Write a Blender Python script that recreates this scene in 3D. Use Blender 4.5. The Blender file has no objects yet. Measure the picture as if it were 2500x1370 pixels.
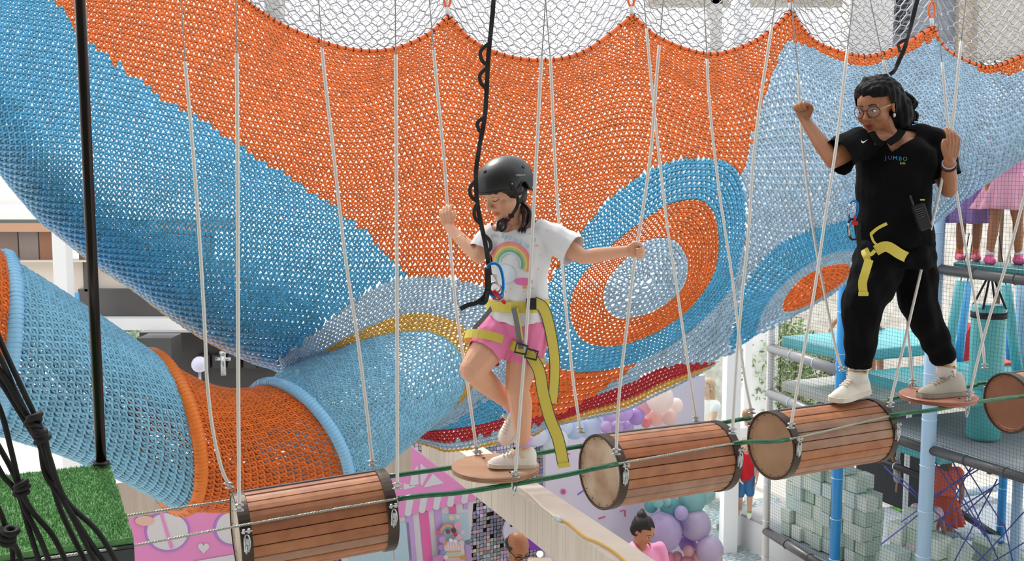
import bpy, bmesh, math, random
import numpy as np
from mathutils import Vector, Matrix, Quaternion
from mathutils.bvhtree import BVHTree
random.seed(7); rng = np.random.default_rng(7)
SC = bpy.context.scene
COL = SC.collection
PI = math.pi
def R(d): return math.radians(d)
# ------------------------------------------------------------------ camera
CAM = Vector((0, 0, 4.5)); PITCH = R(6.0); F = 2500.0
cd = bpy.data.cameras.new('camera'); cam = bpy.data.objects.new('camera', cd); COL.objects.link(cam)
cd.sensor_width = 36; cd.lens = 36.0; cd.clip_start = 0.05; cd.clip_end = 300
cam.location = CAM; cam.rotation_euler = (PI/2 - PITCH, 0, 0)
SC.camera = cam
cd.dof.use_dof = False
# ------------------------------------------------------------------ world
W = bpy.data.worlds.new('sky'); SC.world = W; W.use_nodes = True
wn = W.node_tree; bg = wn.nodes['Background']
bg.inputs[0].default_value = (0.96, 0.98, 1.0, 1); bg.inputs[1].default_value = 1.3
def sun(name, e, ang, rot, col=(1, .97, .92)):
    l = bpy.data.lights.new(name, 'SUN'); l.energy = e; l.angle = R(ang); l.color = col
    o = bpy.data.objects.new(name, l); o.rotation_euler = rot; COL.objects.link(o); return o
sun('daylight_sun', 2.2, 8, (R(42), R(0), R(-152)))
def area(name, e, size, loc, target, col=(1, 1, 1)):
    l = bpy.data.lights.new(name, 'AREA'); l.energy = e; l.shape = 'RECTANGLE'; l.size = size[0]; l.size_y = size[1]; l.color = col
    o = bpy.data.objects.new(name, l); o.location = loc
    o.rotation_euler = (Vector(target)-Vector(loc)).to_track_quat('-Z', 'Y').to_euler(); COL.objects.link(o); return o
SC.view_settings.view_transform = 'Standard'; SC.view_settings.look = 'None'
SC.view_settings.exposure = 0.36; SC.view_settings.gamma = 1.0; SC.view_settings.use_curve_mapping = False
# ------------------------------------------------------------------ projection from the photograph's frame to the place
def P(px, py, Y):
    dx = (px-1250)/F; dv = (685-py)/F
    y = math.cos(PITCH) + dv*math.sin(PITCH); z = -math.sin(PITCH) + dv*math.cos(PITCH)
    return Vector((dx*Y/y, Y, CAM.z + z*Y/y))
def PN(px, py, Y):
    px = np.asarray(px, float); py = np.asarray(py, float); Y = np.asarray(Y, float)
    dx = (px-1250)/F; dv = (685-py)/F
    y = math.cos(PITCH) + dv*math.sin(PITCH); z = -math.sin(PITCH) + dv*math.cos(PITCH)
    return np.stack([dx*Y/y, Y+0*px, CAM.z + z*Y/y], -1)
def PZ(px, py, z):     # point on the horizontal plane of height z
    dv = (685-py)/F
    y = math.cos(PITCH) + dv*math.sin(PITCH); zz = -math.sin(PITCH) + dv*math.cos(PITCH)
    return P(px, py, (z-CAM.z)/zz*y)
def proj(p):
    p = Vector(p)-CAM
    d = p.y*math.cos(PITCH)-p.z*math.sin(PITCH); u = p.y*math.sin(PITCH)+p.z*math.cos(PITCH)
    return 1250+F*p.x/d, 685-F*u/d
# ------------------------------------------------------------------ materials
MATS = {}
def srgb(c):
    if isinstance(c, str):
        c = [int(c[i:i+2], 16)/255 for i in (0, 2, 4)]
    return tuple((x/12.92 if x <= .04045 else ((x+.055)/1.055)**2.4) for x in c)
def mat(name, col, rough=.5, metal=0, bump=0, bscale=60, var=0, vscale=8, spec=.5, trans=0, alpha=1, coat=0, emit=0, stretch=None, col2=None, attr=None, transl=0, sheen=0, dist=.01):
    if name in MATS: return MATS[name]
    m = bpy.data.materials.new(name); m.use_nodes = True; nt = m.node_tree; b = nt.nodes['Principled BSDF']
    c = srgb(col); b.inputs['Base Color'].default_value = (*c, 1)
    b.inputs['Roughness'].default_value = rough; b.inputs['Metallic'].default_value = metal
    b.inputs['Specular IOR Level'].default_value = spec
    b.inputs['Transmission Weight'].default_value = trans; b.inputs['Alpha'].default_value = alpha
    b.inputs['Coat Weight'].default_value = coat
    if sheen: b.inputs['Sheen Weight'].default_value = sheen
    if emit: b.inputs['Emission Color'].default_value = (*c, 1); b.inputs['Emission Strength'].default_value = emit
    L = nt.links; N = nt.nodes
    def coords(sc):
        tc = N.new('ShaderNodeTexCoord'); mp = N.new('ShaderNodeMapping'); L.new(tc.outputs['Object'], mp.inputs[0])
        s = stretch or (1, 1, 1); mp.inputs['Scale'].default_value = (sc*s[0], sc*s[1], sc*s[2]); return mp
    csock = None
    if var or col2:
        mp = coords(vscale); nz = N.new('ShaderNodeTexNoise'); nz.inputs['Scale'].default_value = 1; nz.inputs['Detail'].default_value = 5
        L.new(mp.outputs[0], nz.inputs['Vector'])
        mx = N.new('ShaderNodeMix'); mx.data_type = 'RGBA'
        rp = N.new('ShaderNodeMapRange'); rp.inputs[1].default_value = .3; rp.inputs[2].default_value = .7
        L.new(nz.outputs[0], rp.inputs[0]); L.new(rp.outputs[0], mx.inputs[0])
        c2 = srgb(col2) if col2 else tuple(min(1, x*(1+var)) for x in c); c1 = c if col2 else tuple(x*(1-var) for x in c)
        mx.inputs[6].default_value = (*c1, 1); mx.inputs[7].default_value = (*c2, 1); csock = mx.outputs[2]
    if attr:
        at = N.new('ShaderNodeAttribute'); at.attribute_name = attr
        if csock is None and attr == 'tone':
            mm = N.new('ShaderNodeMix'); mm.data_type = 'RGBA'; mm.blend_type = 'MULTIPLY'; mm.inputs[0].default_value = 1
            mm.inputs[6].default_value = (*c, 1); L.new(at.outputs['Color'], mm.inputs[7]); csock = mm.outputs[2]
        elif attr == 'tone':
            mm = N.new('ShaderNodeMix'); mm.data_type = 'RGBA'; mm.blend_type = 'MULTIPLY'; mm.inputs[0].default_value = 1
            L.new(csock, mm.inputs[6]); L.new(at.outputs['Color'], mm.inputs[7]); csock = mm.outputs[2]
        else: csock = at.outputs['Color']
    if csock is not None: L.new(csock, b.inputs['Base Color'])
    if bump:
        mp = coords(bscale); nz = N.new('ShaderNodeTexNoise'); nz.inputs['Scale'].default_value = 1; nz.inputs['Detail'].default_value = 6
        bp = N.new('ShaderNodeBump'); bp.inputs['Strength'].default_value = bump; bp.inputs['Distance'].default_value = dist
        L.new(mp.outputs[0], nz.inputs['Vector']); L.new(nz.outputs[0], bp.inputs['Height']); L.new(bp.outputs[0], b.inputs['Normal'])
    if transl:
        t = N.new('ShaderNodeBsdfTranslucent'); ms = N.new('ShaderNodeMixShader'); ms.inputs[0].default_value = transl
        if csock is not None: L.new(csock, t.inputs[0])
        else: t.inputs[0].default_value = (*c, 1)
        out = N['Material Output']; L.new(b.outputs[0], ms.inputs[1]); L.new(t.outputs[0], ms.inputs[2]); L.new(ms.outputs[0], out.inputs[0])
    MATS[name] = m; return m
# ------------------------------------------------------------------ object helpers
def tag(o, label=None, cat=None, group=None, kind=None):
    if label: o['label'] = label
    if cat: o['category'] = cat
    if group: o['group'] = group
    if kind: o['kind'] = kind
    return o
def empty(name, loc, label=None, cat=None, group=None, kind=None, rz=0):
    o = bpy.data.objects.new(name, None); COL.objects.link(o); o.location = loc; o.rotation_euler = (0, 0, rz); o.empty_display_size = .1
    return tag(o, label, cat, group, kind)
def link(o, parent=None):
    COL.objects.link(o)
    if parent is not None:
        o.parent = parent
        q = parent; m = Matrix.Identity(4)
        while q is not None:
            m = q.matrix_basis @ (q.matrix_parent_inverse @ Matrix.Identity(4)) if False else (q.matrix_parent_inverse @ q.matrix_basis) @ m; q = q.parent
        o.matrix_parent_inverse = m.inverted()
    return o
def fastmesh(name, V, Q, mats, smooth=True, parent=None, midx=None, tone=None, label=None, kind=None):
    V = np.asarray(V, np.float32); Q = np.asarray(Q, np.int32); k = Q.shape[1]
    me = bpy.data.meshes.new(name); me.vertices.add(len(V)); me.vertices.foreach_set('co', V.ravel())
    me.loops.add(Q.size); me.loops.foreach_set('vertex_index', Q.ravel())
    me.polygons.add(len(Q)); me.polygons.foreach_set('loop_start', np.arange(0, Q.size, k, dtype=np.int32))
    me.polygons.foreach_set('loop_total', np.full(len(Q), k, np.int32))
    if midx is not None: me.polygons.foreach_set('material_index', np.asarray(midx, np.int32))
    me.polygons.foreach_set('use_smooth', np.full(len(Q), smooth, bool))
    for m in (mats if isinstance(mats, (list, tuple)) else [mats]): me.materials.append(m)
    me.update(calc_edges=True)
    if tone is not None:
        a = me.color_attributes.new('tone', 'FLOAT_COLOR', 'POINT'); t = np.ones((len(V), 4), np.float32); t[:, :3] = np.asarray(tone).reshape(len(V), -1)
        a.data.foreach_set('color', t.ravel())
    o = bpy.data.objects.new(name, me); link(o, parent); tag(o, label, kind=kind); return o
class MB:
    def __init__(s): s.v = []; s.f = []; s.m = []; s.sm = []
    def add(s, vs, fs, mi=0, smooth=False):
        n = len(s.v); s.v += [tuple(v) for v in vs]; s.f += [tuple(i+n for i in f) for f in fs]; s.m += [mi]*len(fs); s.sm += [smooth]*len(fs); return s
    def box(s, c, size, mi=0, rot=None, bev=0):
        x, y, z = [a/2 for a in size]
        if bev:
            b = min(bev, x*.9, y*.9, z*.9); vs = []; 
            bm = bmesh.new(); bmesh.ops.create_cube(bm, size=1); bmesh.ops.scale(bm, vec=size, verts=bm.verts)
            bmesh.ops.bevel(bm, geom=bm.edges[:], offset=b, segments=2, affect='EDGES', profile=.6)
            vs = [v.co.copy() for v in bm.verts]; fs = [[v.index for v in f.verts] for f in bm.faces]; bm.free()
        else:
            vs = [Vector(p) for p in ((-x,-y,-z),(x,-y,-z),(x,y,-z),(-x,y,-z),(-x,-y,z),(x,-y,z),(x,y,z),(-x,y,z))]
            fs = [(0,3,2,1),(4,5,6,7),(0,1,5,4),(1,2,6,5),(2,3,7,6),(3,0,4,7)]
        if rot is not None: vs = [rot @ v for v in vs]
        c = Vector(c); return s.add([v+c for v in vs], fs, mi)
    def tube(s, pts, r, n=8, mi=0, closed=False, cap=True, smooth=True, flat=None, up=None):
        pts = [Vector(p) for p in pts]; k = len(pts); rs = r if isinstance(r, (list, tuple, np.ndarray)) else [r]*k
        vs = []; prev = None
        for i, p in enumerate(pts):
            a = pts[(i-1) % k] if (closed or i > 0) else p; b = pts[(i+1) % k] if (closed or i < k-1) else p
            t = (b-a).normalized() if (b-a).length > 1e-9 else Vector((0, 0, 1))
            if up is not None:
                u_ = up[i] if isinstance(up, list) else up; nrm = u_ - t*u_.dot(t); nrm = nrm.normalized() if nrm.length > 1e-6 else t.orthogonal().normalized()
            elif prev is None: nrm = t.orthogonal().normalized()
            else:
                nrm = prev - t*prev.dot(t); nrm = nrm.normalized() if nrm.length > 1e-6 else t.orthogonal().normalized()
            prev = nrm; bn = t.cross(nrm)
            for j in range(n):
                an = 2*PI*j/n + (PI/n if flat else 0)
                if flat: vs.append(p + nrm*(math.cos(an)*flat[1]*1.414) + bn*(math.sin(an)*flat[0]*1.414))
                else: vs.append(p + (nrm*math.cos(an)+bn*math.sin(an))*rs[i])
        fs = []
        for i in range(k if closed else k-1):
            for j in range(n):
                a = i*n+j; b = i*n+(j+1) % n; c = ((i+1) % k)*n+(j+1) % n; d = ((i+1) % k)*n+j; fs.append((a, b, c, d))
        if cap and not closed: fs.append(tuple(range(n-1, -1, -1))); fs.append(tuple((k-1)*n+j for j in range(n)))
        return s.add(vs, fs, mi, smooth)
    def ribbon(s, pts, w, th, up, mi=0):   # flat strap: width along cross(t,up), thickness along up
        return s.tube(pts, 0, n=4, mi=mi, flat=(w/2, th/2), up=up, smooth=False)
    def sphere(s, c, r, mi=0, seg=16, rings=10, rot=None):
        rr = (r, r, r) if not isinstance(r, (tuple, list)) else r; c = Vector(c); vs = []; fs = []
        for i in range(rings+1):
            th = PI*i/rings
            for j in range(seg):
                ph = 2*PI*j/seg; v = Vector((rr[0]*math.sin(th)*math.cos(ph), rr[1]*math.sin(th)*math.sin(ph), rr[2]*math.cos(th)))
                if rot is not None: v = rot @ v
                vs.append(c+v)
        for i in range(rings):
            for j in range(seg): fs.append((i*seg+j, (i+1)*seg+j, (i+1)*seg+(j+1) % seg, i*seg+(j+1) % seg))
        return s.add(vs, fs, mi, True)
    def prism(s, poly, frame, d0, d1, mi=0):   # 2-D polygon in a frame (o, x, y, n), extruded along n
        o, x, y, n = frame; k = len(poly)
        vs = [o+x*a+y*b+n*d0 for a, b in poly]+[o+x*a+y*b+n*d1 for a, b in poly]
        fs = [tuple(range(k-1, -1, -1)), tuple(range(k, 2*k))]+[(i, (i+1) % k, k+(i+1) % k, k+i) for i in range(k)]
        return s.add(vs, fs, mi)
    def build(s, name, mats, parent=None, label=None, kind=None, loc=None):
        me = bpy.data.meshes.new(name); me.from_pydata([tuple(v) for v in s.v], [], s.f)
        for m in (mats if isinstance(mats, (list, tuple)) else [mats]): me.materials.append(m)
        me.polygons.foreach_set('material_index', s.m); me.polygons.foreach_set('use_smooth', s.sm); me.update()
        o = bpy.data.objects.new(name, me)
        if loc is not None and parent is None:
            me.transform(Matrix.Translation(-Vector(loc))); o.location = loc
        link(o, parent); tag(o, label, kind=kind); return o
def catmull(pts, n=8, closed=False):
    pts = [Vector(p) if len(p) > 2 else Vector((p[0], p[1], 0)) for p in pts]; k = len(pts); out = []
    for i in range(k if closed else k-1):
        if closed: p0, p1, p2, p3 = pts[i-1], pts[i], pts[(i+1) % k], pts[(i+2) % k]
        else: p0, p1, p2, p3 = pts[max(i-1, 0)], pts[i], pts[i+1], pts[min(i+2, k-1)]
        for j in range(n):
            t = j/n; out.append(.5*((2*p1)+(p2-p0)*t+(2*p0-5*p1+4*p2-p3)*t*t+(3*p1-p0-3*p2+p3)*t**3))
    if not closed: out.append(pts[-1])
    return out
def cm2(pts, n=8, closed=False): return np.array([(p.x, p.y) for p in catmull(pts, n, closed)])
def inpoly(px, py, poly):
    x, y = poly[:, 0], poly[:, 1]; x2, y2 = np.roll(x, -1), np.roll(y, -1); r = np.zeros(len(px), bool)
    for i in range(len(x)):
        if y[i] == y2[i]: continue
        c = ((y[i] > py) != (y2[i] > py)) & (px < (x2[i]-x[i])*(py-y[i])/(y2[i]-y[i])+x[i]); r ^= c
    return r
# ------------------------------------------------------------------ crochet stitches
def tube_template(paths, n=4):
    V = []; Q = []
    for pts, rs in paths:
        mb = MB(); mb.tube(pts, rs, n=n, cap=False); b = len(V); V += mb.v; Q += [tuple(i+b for i in f) for f in mb.f]
    return np.array(V), np.array(Q)
ST_V, ST_Q = tube_template([
    ([(.02, -.66, -.08), (-.10, -.28, .16), (-.32, .12, .20), (-.52, .46, .0)], [.17, .255, .25, .17]),
    ([(-.02, -.66, -.08), (.14, -.28, .10), (.36, .10, .12), (.50, .50, -.04)], [.16, .235, .24, .17]),
    ([(-.60, .34, .04), (-.18, .26, .24), (.22, .40, .22), (.62, .46, -.02)], [.16, .235, .235, .16])])
def stitches(C, U, V, thick=None):
    """C,U,V (n,3): centre, along the row, across the rows"""
    N = np.cross(U, V); ln = np.linalg.norm(N, axis=1, keepdims=True); N = N/np.maximum(ln, 1e-9)
    s = np.sqrt(np.maximum(np.linalg.norm(U, axis=1)*np.linalg.norm(V, axis=1), 1e-9))[:, None] if thick is None else thick
    n = len(C); j = rng.normal(0, .035, (n, 1, 2))
    T = np.repeat(ST_V[None], n, 0).copy(); T[:, :, :2] += j; T *= rng.uniform(.93, 1.08, (n, 1, 1))
    X = C[:, None]+T[:, :, :1]*U[:, None]+T[:, :, 1:2]*V[:, None]+T[:, :, 2:3]*(N*s)[:, None]
    Q = ST_Q[None]+(np.arange(n)*len(ST_V))[:, None, None]
    tone = np.repeat(rng.uniform(.86, 1.12, n), len(ST_V))
    return X.reshape(-1, 3), Q.reshape(-1, 4), np.repeat(tone[:, None], 3, 1)
def resample(poly, ts):
    n = len(poly)-1; f = np.clip(ts, 0, 1)*n; i = np.minimum(f.astype(int), n-1); f = (f-i)[:, None]
    return poly[i]*(1-f)+poly[i+1]*f
def cells(rows, pitch):
    """rows: list of (n,2) polylines of equal length; returns cell centre and half vectors in the frame's units"""
    out = []
    for k in range(len(rows)-1):
        A, B = rows[k], rows[k+1]; M = (A+B)/2
        seg = np.linalg.norm(np.diff(M, axis=0), axis=1); L = np.concatenate([[0], np.cumsum(seg)]); tot = L[-1]
        if tot < pitch*2: continue
        n = max(3, int(tot/pitch)); s = (np.arange(n)+(.5 if k % 2 else 0)+.25)*tot/n; w = tot/n
        f = lambda q: np.interp(np.clip(q, 0, tot), L, np.linspace(0, 1, len(L)))
        t0, t1 = f(s-w/2), f(s+w/2); tc = f(s)
        a0, a1, b0, b1 = resample(A, t0), resample(A, t1), resample(B, t0), resample(B, t1)
        c = (resample(A, tc)+resample(B, tc))/2
        out.append(np.concatenate([c, (a1+b1-a0-b0)/2, (resample(A, tc)-resample(B, tc))], 1))
    return np.concatenate(out) if out else np.zeros((0, 6))
# ------------------------------------------------------------------ the big crocheted net
M_OR = mat('cord_orange', 'f37d2a', .34, attr='tone', transl=.22, spec=.5)
M_BL = mat('cord_blue', '58bae5', .28, attr='tone', transl=.22, spec=.6)
M_PA = mat('cord_pale_blue', 'b3d2e8', .30, attr='tone', transl=.22, spec=.6)
M_TE = mat('cord_sky_blue', '92d2ef', .32, attr='tone', transl=.18, spec=.6)
M_RE = mat('cord_red', 'c30d24', .45, attr='tone', transl=.2)
M_YE = mat('cord_yellow', 'e6b950', .42, attr='tone', transl=.2)
def icurve(pts):
    c = cm2(pts, 10); return lambda x: np.interp(x, c[:, 0], c[:, 1])
Tp = [(-120,-60),(200,-62),(400,-60),(520,-45),(595,-2),(640,30),(700,65),(800,105),(880,122),(960,118),(1040,85),(1092,40)]
T2 = [(1096,40),(1150,95),(1220,130),(1300,145),(1380,140),(1450,110),(1541,38)]
T3 = [(1546,38),(1600,85),(1680,120),(1750,130),(1830,105),(1885,70),(1928,28)]
T4 = [(1933,28),(1960,70),(2000,105),(2070,130),(2130,135),(2200,110),(2274,66)]
T5 = [(2278,66),(2310,120),(2380,155),(2420,162),(2470,145),(2540,112),(2620,60)]
topc = np.concatenate([cm2(t, 8) for t in (Tp, T2, T3, T4, T5)])
def TOP(x): return np.interp(x, topc[:, 0], topc[:, 1])
botc = cm2([(-120,290),(-60,350),(0,420),(50,482),(100,540),(150,582),(200,622),(250,660),(330,712),(400,765),(500,830),(600,880),(680,908),(800,965),(920,1035),(1005,1072),(1060,1092),(1090,1102),(1150,1096),(1240,1076),(1300,1064),(1335,1042),(1370,1034),(1455,1018),(1529,1002),(1600,966),(1645,945),(1700,914),(1750,882),(1810,846),(1900,790),(2000,737),(2080,682),(2150,637),(2200,602),(2300,532),(2400,452),(2500,385),(2620,290)], 6)
def BOT(x): return np.interp(x, botc[:, 0], botc[:, 1])
_c = np.array([(-100,-60,5.9),(0,0,6.0),(600,0,6.6),(1095,40,7.2),(1543,38,7.5),(1930,30,7.7),(2278,66,7.9),(2600,100,8.2),(880,125,7.0),(1300,145,7.3),(1750,130,7.5),(2100,135,7.7),(2420,162,8.0),
  (-60,300,5.5),(100,400,5.35),(250,600,5.5),(500,500,5.7),(500,250,6.0),(900,600,6.15),(1250,400,6.75),(1590,690,6.5),(1990,700,7.1),(2300,400,7.4),(2500,300,7.8),(2500,380,7.8),(700,900,6.2),(900,300,6.5),(1100,1000,6.4),(1500,950,6.7),(1750,880,6.9),(2200,600,7.35),(1750,400,6.9),(2050,350,7.2)])
_r = np.linalg.norm(_c[:, None, :2]-_c[None, :, :2], axis=2)/1000; _K = np.where(_r > 0, _r**2*np.log(_r+1e-9), 0)+np.eye(len(_c))*.02
_A = np.concatenate([np.ones((len(_c), 1)), _c[:, :2]/1000], 1)
_S = np.linalg.solve(np.block([[_K, _A], [_A.T, np.zeros((3, 3))]]), np.concatenate([_c[:, 2], [0, 0, 0]]))
def DEPTH(px, py):
    px = np.asarray(px, float); py = np.asarray(py, float); sh = px.shape; X = np.stack([px.ravel(), py.ravel()], 1)
    r = np.linalg.norm(X[:, None]-_c[None, :, :2], axis=2)/1000; K = np.where(r > 0, r**2*np.log(r+1e-9), 0)
    d = K@_S[:len(_c)]+_S[-3]+X[:, 0]/1000*_S[-2]+X[:, 1]/1000*_S[-1]
    t = np.clip((BOT(X[:, 0])-X[:, 1])/230, 0, 1); d = d+.75*(1-np.sqrt(np.maximum(1-(1-t)**2, 0)))
    return d.reshape(sh)
def SURF(xy): return PN(xy[:, 0], xy[:, 1], DEPTH(xy[:, 0], xy[:, 1]))
# nested outlines: target one, target two, the flare where the tunnel joins
def closed(pts): return cm2(pts, 10, True)
T1in = closed([(1600,582),(1650,590),(1677,635),(1672,690),(1645,725),(1590,762),(1520,778),(1485,762),(1472,725),(1485,680),(1520,640),(1560,600)])
T1or = closed([(1700,488),(1735,510),(1752,560),(1750,640),(1725,700),(1680,755),(1620,800),(1540,836),(1470,845),(1420,828),(1393,780),(1393,730),(1415,680),(1450,640),(1500,592),(1560,545),(1630,500)])
T1bl = closed([(1720,388),(1780,400),(1812,450),(1820,540),(1808,620),(1790,690),(1750,745),(1690,800),(1620,850),(1540,888),(1460,905),(1390,905),(1340,880),(1312,820),(1320,750),(1345,680),(1390,610),(1440,540),(1500,475),(1580,420),(1650,392)])
T1ex = closed([(1740,330),(1850,360),(1870,450),(1872,560),(1860,660),(1845,740),(1800,830),(1745,880),(1650,930),(1500,985),(1380,1030),(1230,1045),(1200,960),(1225,820),(1265,690),(1310,590),(1370,500),(1450,410),(1550,350),(1650,320)])
T2in = closed([(2060,642),(2073,652),(2062,680),(2030,705),(1985,735),(1940,754),(1912,756),(1908,740),(1925,710),(1960,675),(2010,650)])
T2pa = closed([(2095,610),(2120,628),(2110,662),(2060,705),(1990,755),(1920,800),(1870,832),(1845,820),(1850,780),(1875,730),(1920,680),(1975,640),(2040,612)])
T2bl = closed([(2110,530),(2170,560),(2165,620),(2090,700),(1990,762),(1900,815),(1830,852),(1785,850),(1775,800),(1790,740),(1825,680),(1880,610),(1950,570),(2030,545)])
CI = [(690,905),(740,882),(800,862),(870,835),(950,815),(1030,808),(1085,825),(1125,870),(1133,930),(1110,985),(1060,1030),(1005,1062)]
CY = [(688,893),(742,870),(792,852),(862,814),(940,780),(1010,762),(1080,772),(1138,802),(1168,862),(1158,935),(1120,985),(1062,1024),(1007,1058)]
CP = [(680,872),(715,850),(780,800),(860,735),(940,690),(1010,675),(1090,678),(1180,700),(1240,760),(1255,850),(1230,925),(1160,985),(1090,1028),(1010,1055)]
CO = [(650,850),(690,810),(750,750),(840,680),(930,630),(1010,610),(1100,615),(1220,640),(1310,740),(1345,850),(1340,960),(1250,1012),(1130,1042),(1010,1056)]
def openc(pts, n=160):
    c = cm2(pts, 10); s = np.concatenate([[0], np.cumsum(np.linalg.norm(np.diff(c, axis=0), axis=1))]); t = np.linspace(0, s[-1], n)
    return np.stack([np.interp(t, s, c[:, 0]), np.interp(t, s, c[:, 1])], 1)
def polar(c, poly, n=220):
    a = np.arctan2(poly[:, 1]-c[1], poly[:, 0]-c[0]); r = np.hypot(poly[:, 0]-c[0], poly[:, 1]-c[1]); o = np.argsort(a); a = a[o]; r = r[o]
    a = np.concatenate([a-2*PI, a, a+2*PI]); r = np.concatenate([r, r, r]); t = np.linspace(-PI, PI, n); rr = np.interp(t, a, r)
    return np.stack([c[0]+rr*np.cos(t), c[1]+rr*np.sin(t)], 1)
def between(curves, counts):
    rows = []
    for (A, B), n in zip(zip(curves[:-1], curves[1:]), counts):
        rows += [A+(B-A)*k/n for k in range(n)]
    return rows+[curves[-1]]
# main rows
XS = [-110,200,450,700,880,1095,1300,1543,1750,1930,2100,2275,2420,2610]
G = [[35,75,130,190,225,160,235,165,228,165,232,180,260,200],
     [175,215,262,312,335,290,340,285,345,330,340,285,400,320],
     [330,352,392,432,450,420,450,420,455,480,450,400,590,470],
     [480,496,520,548,560,545,565,545,560,600,560,540,760,640],
     [640,642,655,672,690,690,700,690,690,720,700,680,930,820],
     [790,790,800,812,830,840,850,840,830,850,840,820,1090,1000]]
xs = np.linspace(-110, 2610, 700)
G.append([1010]*14)
guides = [TOP(xs)]+[icurve(list(zip(XS, g)))(xs) for g in G]
rp = np.where(xs > 1950, 1, 0)*np.clip((xs-1950)/150, 0, 1)
guides = [g+(10*np.sin((xs-2000)/52+.5*k)*rp if 0 < k < 5 else 0) for k, g in enumerate(guides)]
cnt = [11, 9, 9, 10, 10, 10, 12]
rows = []
for k in range(len(guides)-1):
    for j in range(cnt[k]): rows.append(guides[k]+(guides[k+1]-guides[k])*j/cnt[k])
rows.append(guides[-1])
bot = BOT(xs); top = TOP(xs)
def squash(y, s=26):
    d = (bot-y)/s; return bot-s*np.logaddexp(0, d)+s*.0
rows = [np.stack([xs, squash(np.maximum(y, top+1.0))], 1) for y in rows]
Cm = cells(rows, 13.2)
# gather zones
def sub(C, m): return C[m]
zT1 = np.concatenate([T1bl]); 
zoneT1 = closed([(1720,388),(1780,400),(1812,450),(1820,540),(1818,640),(1806,720),(1790,790),(1770,860),(1750,884),(1640,893),(1560,925),(1500,950),(1430,978),(1340,1022),(1230,1040),(1225,1000),(1250,950),(1255,870),(1262,780),(1312,730),(1345,680),(1390,610),(1440,540),(1500,475),(1580,420),(1650,392)])
zoneT2 = closed([(2110,530),(2170,560),(2165,620),(2090,720),(1990,790),(1900,840),(1830,880),(1785,880),(1765,840),(1775,790),(1790,740),(1825,680),(1880,610),(1950,570),(2030,545)])
zoneW = np.concatenate([openc([(676,874),(715,850),(780,800),(860,735),(940,690),(1010,675),(1090,678),(1180,700),(1250,760),(1272,850),(1268,950),(1235,1008),(1150,1040),(1010,1058)]), openc(CI)[::-1]])
zoneCone = np.concatenate([openc(CI), np.array([(860,1200),(700,1200),(640,1000)])])
E0 = icurve([(990,1050),(1060,1050),(1150,1038),(1240,1018),(1320,1012),(1370,1005),(1430,973),(1500,946),(1560,922),(1640,890),(1750,884),(1800,900)])
zoneR = np.concatenate([np.array([(x, E0(x)) for x in np.linspace(1000, 1755, 60)]), np.array([(x, BOT(x)+3) for x in np.linspace(1755, 1000, 60)])])
inz = lambda C, z: inpoly(C[:, 0], C[:, 1], z)
c1 = np.array([1585., 685.]); c2 = np.array([1990., 700.])
tiny = lambda c, p, f: c+(p-c)*f
p1 = polar(c1, T1in); rowsT1 = between([tiny(c1, p1, .06), p1, polar(c1, T1or), polar(c1, T1bl), polar(c1, T1ex)], [7, 9, 7, 9])
p2 = polar(c2, T2in); rowsT2 = between([tiny(c2, p2, .08), p2, polar(c2, T2pa), polar(c2, T2bl), polar(c2, tiny(c2, T2bl, 1.3))], [5, 6, 6, 4])
rowsW = between([openc(CI), openc(CY), openc(CP), openc(CO)], [4, 8, 6])
xr = np.linspace(1000, 1756, 200); e0 = E0(xr); b0 = BOT(xr)
rowsR = [np.stack([xr, e0+(b0-e0)*k/7], 1) for k in range(8)]
CT1, CT2, CW, CR = cells(rowsT1, 12), cells(rowsT2, 10.5), cells(rowsW, 12), cells(rowsR, 11)
mR = inz(CR, zoneR); CR = CR[mR]
m = inz(CW, zoneW) & ~inz(CW, zoneR); CW = CW[m]
m = inz(CT1, zoneT1) & ~inz(CT1, zoneR) & ~inz(CT1, zoneW); CT1 = CT1[m]
m = inz(CT2, zoneT2) & ~inz(CT2, zoneR) & ~inz(CT2, zoneT1) & (CT2[:, 1] < BOT(CT2[:, 0])-2); CT2 = CT2[m]
m = ~inz(Cm, zoneT1) & ~inz(Cm, zoneT2) & ~inz(Cm, zoneW) & ~inz(Cm, zoneR) & ~inz(Cm, zoneCone)
m &= (Cm[:, 1] < BOT(Cm[:, 0])-.4) & (np.abs(Cm[:, 5]) > 1.3) & (Cm[:, 1] > TOP(Cm[:, 0])+2)
Cm = Cm[m]
ALL = np.concatenate([Cm, CT1, CT2, CW, CR])
X, Y = ALL[:, 0], ALL[:, 1]
colr = np.where(X > 1700, 2, 1)                                     # 0 orange 1 blue 2 pale 3 red 4 yellow
org = np.array([(70,-90),(200,95),(290,165),(400,250),(520,315),(560,345),(700,435),(820,505),(905,580),(960,640),(1020,690),(1120,700),(1400,720),(1400,600),(1700,500),(1812,415),(1840,330),(1880,190),(1925,100),(1990,125),(2060,158),(2130,162),(2210,136),(2280,98),(2330,140),(2400,182),(2440,188),(2500,172),(2640,110),(2640,-100)], float)
right = np.array([(1925,100),(1880,190),(1840,330),(1812,415),(1700,900),(2640,900),(2640,110),(2500,172),(2440,188),(2400,182),(2330,140),(2280,98),(2210,136),(2130,162),(2060,158),(1990,125)], float)
jt = rng.normal(0, 3.0, len(ALL))
colr[inpoly(X, Y+jt, org)] = 0
colr[inpoly(X+jt, Y, right)] = 2
rimL = (X < 690) & (BOT(X)-Y < 15+np.clip(X/40, 0, 9)) & (X > 130); colr[rimL] = 2
rimY = (X < 560) & (BOT(X)-Y < 4.5) & (X > 170); colr[rimY] = 4
colr[(X > 690) & (X < 1000) & (Y > 900)] = 2
nA, nB, nC, nD = len(Cm), len(CT1), len(CT2), len(CW)
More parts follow.
